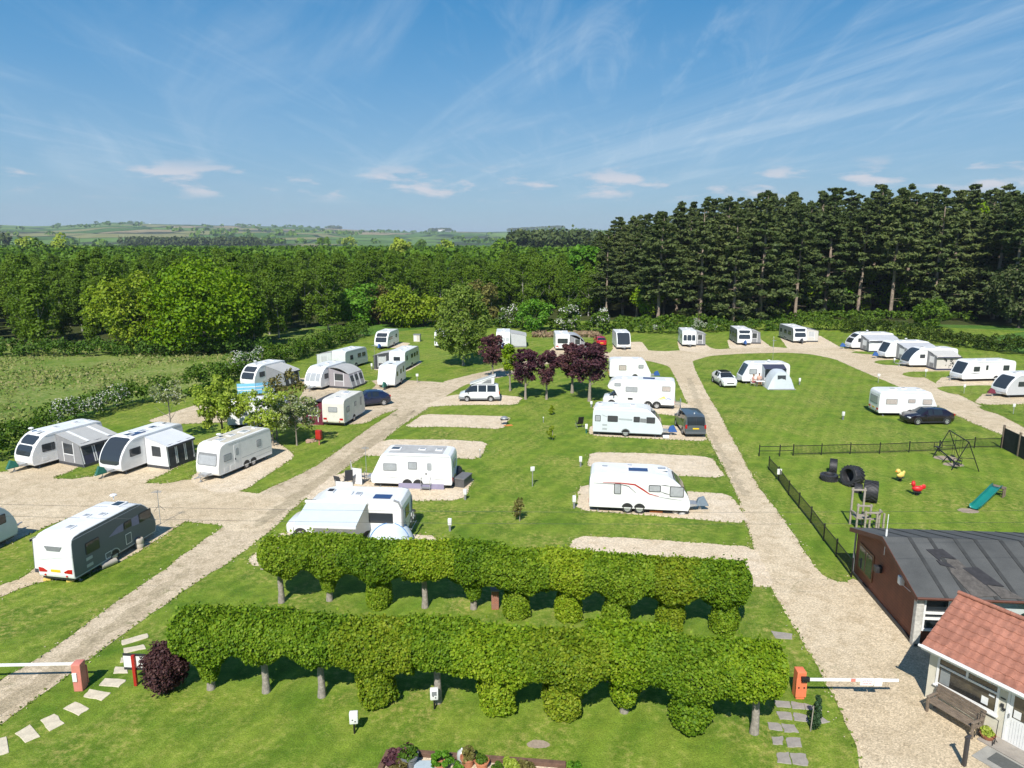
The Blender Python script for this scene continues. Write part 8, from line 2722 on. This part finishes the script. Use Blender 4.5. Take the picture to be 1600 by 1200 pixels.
tractor_tyre(1301, 740, 66, .62, .52, 'upright tractor tyre farthest back beside the lying one', buried=.1)
tractor_tyre(1295, 750, 0, .62, .45, 'tractor tyre lying flat on the grass', lying=True)
tractor_tyre(1330, 758, 112, .78, .85, 'big leaning tractor tyre with its dark hole showing', buried=.12, lean=14)
tractor_tyre(1341, 768, 60, .45, .5, 'small half buried tyre between the two biggest tyres', buried=.35)
tractor_tyre(1359, 783, 64, .74, .86, 'big upright tractor tyre with bold chevron tread nearest the clubhouse', buried=.06)

# spring riders
t = empty('chick_rider', at(1406, 752), R(200), 'yellow chick shaped spring rider', 'spring rider', 'animal spring riders')
YEL = mat('yellow_rider', (.80, .58, .15), .5, .08, 4)
mb = MB(); mb.ball((0, 0, .62), .33, 1.25, .75, .85); mb.ball((.34, 0, 1.0), .21); mb.ball((-.36, 0, .78), .15, 1.2, .5, 1.2); mb.build('body', YEL, t)
mb = MB(); mb.lathe([(.07, 0), (.001, .16)], 8, (.54, 0, .98), 'x'); mb.build('beak', AMBER, t)
mb = MB(); mb.tube([(.12 * math.cos(a), .12 * math.sin(a), .02 + a * .0095) for a in np.linspace(0, 38, 90)], .018, 5); mb.build('spring', BLACKM, t)
mb = MB(); mb.box(-.3, .3, -.24, .24, .33, .37); mb.build('footboard', DARK, t, bevel=.01)
t = empty('cockerel_rider', at(1432, 774), R(160), 'red cockerel shaped spring rider', 'spring rider', 'animal spring riders')
RDR = mat('red_rider', (.62, .02, .025), .45, .08, 4)
mb = MB(); mb.ball((0, 0, .6), .32, 1.35, .7, .8); mb.ball((.33, 0, .98), .2, .9, .8, 1.2); mb.ball((-.45, 0, .82), .2, .9, .35, 1.1); mb.ball((-.3, 0, .75), .2, 1.2, .4, .9); mb.build('body', RDR, t)
mb = MB(); mb.prism([(.2, 1.12), (.28, 1.32), (.34, 1.2), (.4, 1.32), (.46, 1.14)], -.03, .03, 'y'); mb.build('comb', RDR, t, smooth=0)
mb = MB(); mb.lathe([(.06, 0), (.001, .14)], 8, (.5, 0, .98), 'x'); mb.build('beak', YEL, t)
mb = MB(); mb.tube([(.12 * math.cos(a), .12 * math.sin(a), .02 + a * .0095) for a in np.linspace(0, 38, 90)], .018, 5); mb.build('spring', BLACKM, t)
mb = MB(); mb.box(-.3, .3, -.24, .24, .33, .37); mb.build('footboard', DARK, t, bevel=.01)

for o in bpy.data.objects:
    if o.name in ('chick_rider', 'cockerel_rider'): o.scale = (.8, .8, .8)
# green slide
st_, sb_ = at(1556, 776), at(1521, 797)
t = empty('slide', sb_, 0, 'curving green slide on the playground lawn', 'slide')
v = st_ - sb_; u = v.normalized(); pr = Vector((-u.y, u.x, 0)); L = v.length
prof_ = [(0, .12), (.12, .12), (.3, .22), (.5, .38), (.7, .50), (.88, .66), (1.0, .69)]
mb = MB(); vs, fs = [], []
cs = [(-.30, .20), (-.26, .2), (-.24, .03), (-.12, 0), (.12, 0), (.24, .03), (.26, .2), (.30, .20)]
for f, z in prof_:
    for q, dz in cs:
        p = u * (L * f) + pr * q
        vs.append((p.x, p.y, z + dz))
k = len(cs)
for i in range(len(prof_) - 1):
    for j in range(k - 1):
        fs.append((i * k + j, i * k + j + 1, (i + 1) * k + j + 1, (i + 1) * k + j))
mb.add(vs, fs)
o = mb.build('chute', mat('green_chute', (.012, .20, .17), .35, .1, 3), t, smooth=50)
sm = o.modifiers.new('thick', 'SOLIDIFY'); sm.thickness = .03
mb = MB(); p = u * (L * 1.0); q = u * (L + .5)
mb.quad([p + pr * .4 + Vector((0, 0, .65)), p - pr * .4 + Vector((0, 0, .65)), q - pr * .4 + Vector((0, 0, .65)), q + pr * .4 + Vector((0, 0, .65))], .06); mb.build('platform', OLDWOOD, t, smooth=0)
for a_, b_ in ((.1, .36), (.1, -.36), (.42, .36), (.42, -.36)):
    p = u * (L + a_) + pr * b_
    mb = MB(); mb.box(p.x - .04, p.x + .04, p.y - .04, p.y + .04, 0, .63); mb.build('leg', OLDWOOD, t, smooth=0)
for k in range(2):
    p = u * (L + .75)
    mb = MB(); z = .2 + .22 * k; qq = u * (L + .74 - .1 * k)
    mb.quad([qq + pr * .3 + Vector((0, 0, z)), qq - pr * .3 + Vector((0, 0, z)), qq - pr * .3 + u * .08 + Vector((0, 0, z)), qq + pr * .3 + u * .08 + Vector((0, 0, z))], .04); mb.build('rung', OLDWOOD, t, smooth=0)
for s in (.3, -.3):
    mb = MB(); mb.tube([u * (L + .8) + pr * s, u * (L + .5) + pr * s + Vector((0, 0, .65))], .03, 6); mb.build('ladder_side', OLDWOOD, t)
for px, py, w_, lb in ((1513, 798, 1.1, 0), (1478, 716, 1.6, 0), (1490, 726, 1.3, 0)):
    c_ = at(px, py)
    sheet('bare_patch', [c_ + Vector((w_ * .6 * math.cos(a), w_ * .4 * math.sin(a), 0)) for a in np.linspace(0, 2 * PI, 13)[:-1]], .012, MATS['trodden_earth'], jit=.08, step=.2, record=False)

# timber climbing frame
t = empty('timber_climber', at(1349, 824), R(-6), 'grey timber climbing frame with stepped posts behind the clubhouse', 'climbing frame')
def post_(x, y, h_, r_=.06):
    mb = MB(); mb.box(x - r_, x + r_, y - r_, y + r_, 0, h_); mb.build('post', GREYWOOD, t, bevel=.01)
def beam_(x0, y0, x1, y1, z, r_=.055):
    mb = MB(); mb.quad([(x0, y0, z - r_), (x1, y1, z - r_), (x1, y1, z + r_), (x0, y0, z + r_)], .11); mb.build('beam', GREYWOOD, t, bevel=.008)
for x, y, h_ in ((-.75, .5, 2.6), (.05, .5, 2.6), (-.6, -.3, 1.75), (.25, -.3, 1.75), (-.2, -.7, 1.4), (.55, -.7, 1.4), (.95, -.1, 1.35), (1.05, -.6, 1.25)):
    post_(x, y, h_)
beam_(-.85, .5, .15, .5, 2.45); beam_(-.7, -.3, .35, -.3, 1.62); beam_(-.3, -.7, .65, -.7, 1.3); beam_(.45, -.65, 1.1, -.1, 1.2); beam_(-.75, .5, -.6, -.3, 1.0); beam_(.05, .5, .25, -.3, .8); beam_(.25, -.3, 1.0, -.1, .7)
mb = MB(); mb.box(-.7, .3, -.4, .5, .72, .78); mb.build('deck', GREYWOOD, t, smooth=0)

t.scale = (.86, .86, .9)
# ------------------------------------------------------------------ two people at a table by the tent awning
def person(loc, head, label, top_m, legs_m, hair, lean=0.0):
    """a seated figure grown as one skin over a posed skeleton"""
    t = empty('person', loc, head, label, 'person')
    J = {'pelvis': (0, 0, .50), 'waist': (0, .01, .68), 'chest': (0, .02 + lean * .1, .92), 'neck': (0, .03 + lean * .14, 1.08), 'head0': (0, .05 + lean * .18, 1.18), 'head1': (0, .06 + lean * .2, 1.30),
         'hipL': (.10, .02, .49), 'kneeL': (.13, .44, .50), 'ankL': (.12, .42, .09), 'toeL': (.13, .60, .04), 'hipR': (-.10, .02, .49), 'kneeR': (-.13, .43, .50), 'ankR': (-.14, .46, .09), 'toeR': (-.15, .64, .04),
         'shL': (.19, .03 + lean * .1, 1.02), 'elL': (.27, .14, .78), 'wrL': (.16, .36, .74), 'hdL': (.12, .45, .75), 'shR': (-.19, .03 + lean * .1, 1.02), 'elR': (-.27, .12, .78), 'wrR': (-.17, .34, .76), 'hdR': (-.12, .43, .77)}
    E = [('pelvis', 'waist'), ('waist', 'chest'), ('chest', 'neck'), ('neck', 'head0'), ('head0', 'head1'), ('pelvis', 'hipL'), ('hipL', 'kneeL'), ('kneeL', 'ankL'), ('ankL', 'toeL'), ('pelvis', 'hipR'), ('hipR', 'kneeR'), ('kneeR', 'ankR'), ('ankR', 'toeR'), ('chest', 'shL'), ('shL', 'elL'), ('elL', 'wrL'), ('wrL', 'hdL'), ('chest', 'shR'), ('shR', 'elR'), ('elR', 'wrR'), ('wrR', 'hdR')]
    RD_ = {'pelvis': .14, 'waist': .125, 'chest': .145, 'neck': .055, 'head0': .085, 'head1': .09, 'hipL': .095, 'hipR': .095, 'kneeL': .065, 'kneeR': .065, 'ankL': .04, 'ankR': .04, 'toeL': .035, 'toeR': .035, 'shL': .06, 'shR': .06, 'elL': .042, 'elR': .042, 'wrL': .03, 'wrR': .03, 'hdL': .028, 'hdR': .028}
    names = list(J)
    me = bpy.data.meshes.new('body')
    me.from_pydata([J[k] for k in names], [(names.index(a), names.index(b)) for a, b in E], [])
    o = bpy.data.objects.new('body', me); COL.objects.link(o); o.parent = t
    sk = o.modifiers.new('skin', 'SKIN'); sk.use_smooth_shade = True
    if not me.skin_vertices: me.skin_vertices.new()
    for i, k in enumerate(names):
        me.skin_vertices[0].data[i].radius = (RD_[k], RD_[k] * (.8 if k in ('pelvis', 'waist', 'chest') else 1))
    me.skin_vertices[0].data[0].use_root = True
    ss = o.modifiers.new('sub', 'SUBSURF'); ss.levels = 1; ss.render_levels = 1
    me.materials.append(SKIN)
    # five fingers on each hand
    for s, hk in ((1, 'hdL'), (-1, 'hdR')):
        mb = MB(); h0 = Vector(J[hk])
        for q in range(4):
            b0 = h0 + Vector((-s * .024 + s * q * .016, .02, 0)); ln = (.062, .07, .066, .052)[q]
            mb.tube([b0, b0 + Vector((0, ln * .6, .004)), b0 + Vector((0, ln, -.018))], [.009, .008, .006], 6)
        mb.tube([h0 + Vector((-s * .025, -.02, 0)), h0 + Vector((-s * .055, .02, .0)), h0 + Vector((-s * .06, .045, -.01))], [.011, .009, .007], 6)
        mb.build('fingers', SKIN, t)
    # clothes over the trunk and thighs, hair, face
    mb = MB()
    mb.lathe([(.16, .50), (.165, .6), (.15, .72), (.17, .9), (.155, 1.02), (.07, 1.085)], 14)
    for i in range(len(mb.v)):
        x, y, z = mb.v[i]; mb.v[i] = (x * 1.12, y * .86 + .015 + lean * .12 * max(0, z - .6), z)
    for s in (1, -1):
        mb.tube([Vector(J['shL' if s > 0 else 'shR']) + Vector((-s * .03, 0, .02)), Vector(J['shL' if s > 0 else 'shR']).lerp(Vector(J['elL' if s > 0 else 'elR']), .6)], [.085, .065], 8)
    mb.build('shirt', top_m, t, smooth=60)
    mb = MB()
    for s in ('L', 'R'):
        a, b_ = Vector(J['hip' + s]), Vector(J['knee' + s])
        mb.tube([a + Vector((0, -.06, .01)), a.lerp(b_, .5), a.lerp(b_, .85)], [.13, .10, .09], 8)
    mb.build('shorts', legs_m, t, smooth=60)
    hc = Vector(J['head1'])
    mb = MB(); mb.ball((hc.x, hc.y - .02, hc.z + .025), .112, .95, 1.02, .9, 12); mb.build('hair', hair, t)
    mb = MB(); mb.ball((hc.x, hc.y + .095, hc.z - .04), .018, .8, 1.2, 1.3, 8); mb.build('nose', SKIN, t)
    for s in (1, -1):
        mb = MB(); mb.ball((hc.x + s * .034, hc.y + .088, hc.z - .012), .012, 1.2, .6, .8, 8); mb.build('eye', DARK, t)
        mb = MB(); mb.ball((hc.x + s * .09, hc.y + .0, hc.z - .03), .022, .5, .8, 1.4, 8); mb.build('ear', SKIN, t)
    mb = MB(); mb.box(hc.x - .025, hc.x + .025, hc.y + .084, hc.y + .094, hc.z - .083, hc.z - .074); mb.build('mouth', mat('lips', (.35, .12, .1), .5) if 'lips' not in MATS else MATS['lips'], t, bevel=.003)
    return t


PNK = mat('pink_shirt', (.62, .36, .30), .8, .08, 5)
q1, q2 = at(1175.5, 603), at(1184, 602)
person(q1, R(-100), 'seated person in a pale pink top at the end of the camping table', PNK, mat('red_shorts', (.22, .03, .05), .8), mat('light_brown_hair', (.22, .12, .06), .7), .2)
person(q2 + Vector((.25, .45, 0)), R(180), 'seated person with bare arms behind the camping table', mat('peach_top', (.66, .42, .34), .8), mat('grey_shorts', (.12, .12, .15), .8), mat('dark_brown_hair', (.07, .04, .025), .7), .1)
for p_, hd_, lb in ((q1, -100, 'pale camping chair under the person in pink'), (q2 + Vector((.25, .45, 0)), 180, 'pale camping chair behind the camping table')):
    t = empty('camping_chair', p_, R(hd_), lb, 'chair', 'camping chairs by the tent awning')
    mb = MB(); mb.box(-.24, .24, -.22, .24, .36, .39); mb.build('seat', WHITECLOTH, t, bevel=.01)
    mb = MB(); mb.quad([(-.24, -.2, .4), (.24, -.2, .4), (.24, -.3, .9), (-.24, -.3, .9)], .03); mb.build('backrest', WHITECLOTH, t, smooth=0)
    for x in (-.22, .22):
        for y in (-.2, .22):
            mb = MB(); mb.tube([(x, y, 0), (x, y, .36)], .013, 5); mb.build('leg', GALV, t)
t = empty('camping_table', at(1187, 604.5), 0, 'small white camping table in front of the tent awning', 'table')
mb = MB(); mb.box(-.5, .5, -.32, .32, .66, .70); mb.build('tabletop', WHITEPL, t, bevel=.01)
for x in (-.45, .45):
    for y in (-.27, .27):
        mb = MB(); mb.tube([(x, y, 0), (x, y, .66)], .014, 5); mb.build('leg', GALV, t)

# grass growing ragged along the gravel edges, beyond counting


def pip(xs, ys, e):
    ex = np.array([p.x for p in e]); ey = np.array([p.y for p in e])
    c = np.zeros(len(xs), bool); j = len(ex) - 1
    for i in range(len(ex)):
        m_ = ((ey[i] > ys) != (ey[j] > ys))
        with np.errstate(divide='ignore', invalid='ignore'):
            xi = (ex[j] - ex[i]) * (ys - ey[i]) / (ey[j] - ey[i]) + ex[i]
        c ^= m_ & (xs < xi)
        j = i
    return c


r = np.random.default_rng(21)
Pt = []
for i, (e, isl) in enumerate(EDGES):
    xs_ = np.array([p.x for p in e]); ys_ = np.array([p.y for p in e])
    ok = (ys_ > 18) & (ys_ < 75) & (np.abs(xs_) < .8 * ys_ + 4)
    ok &= ~((xs_ > 15.2) & (ys_ < 33))
    for j, (e2, isl2) in enumerate(EDGES):
        if i != j and not isl and not isl2:
            ok &= ~pip(xs_, ys_, e2)
    for k in range(3):
        Pt.append(np.stack([xs_[ok] + r.normal(0, .06, ok.sum()), ys_[ok] + r.normal(0, .06, ok.sum()), np.full(ok.sum(), .05)], 1))
Pt = np.concatenate(Pt)
N = unit(np.stack([r.normal(0, .6, len(Pt)), r.normal(-.6, .6, len(Pt)), r.uniform(.3, 1, len(Pt))], 1))
V, F = leaves(Pt, N, r.uniform(.05, .11, len(Pt)), 1.5, .5, r)
o = np_mesh('edge_grass', V, F, L_GRASS); o['kind'] = 'stuff'

# stones strayed out of the gravel on to the grass, beyond counting
Pt = []
for i, (e, isl) in enumerate(EDGES):
    xs_ = np.array([p.x for p in e]); ys_ = np.array([p.y for p in e])
    ok = (ys_ > 18) & (ys_ < 60) & (np.abs(xs_) < .8 * ys_ + 4) & ~((xs_ > 15.2) & (ys_ < 33))
    for k in range(2):
        Pt.append(np.stack([xs_[ok] + r.normal(0, .22, ok.sum()), ys_[ok] + r.normal(0, .22, ok.sum()), np.full(ok.sum(), .035)], 1))
Pt = np.concatenate(Pt)
V, F = leaves(Pt, np.array([[0, 0, 1.0]]) * np.ones((len(Pt), 1)), r.uniform(.03, .075, len(Pt)), 1.2, .3, r)
o = np_mesh('loose_stones', V, F, MATS['clean_pale_gravel']); o['kind'] = 'stuff'
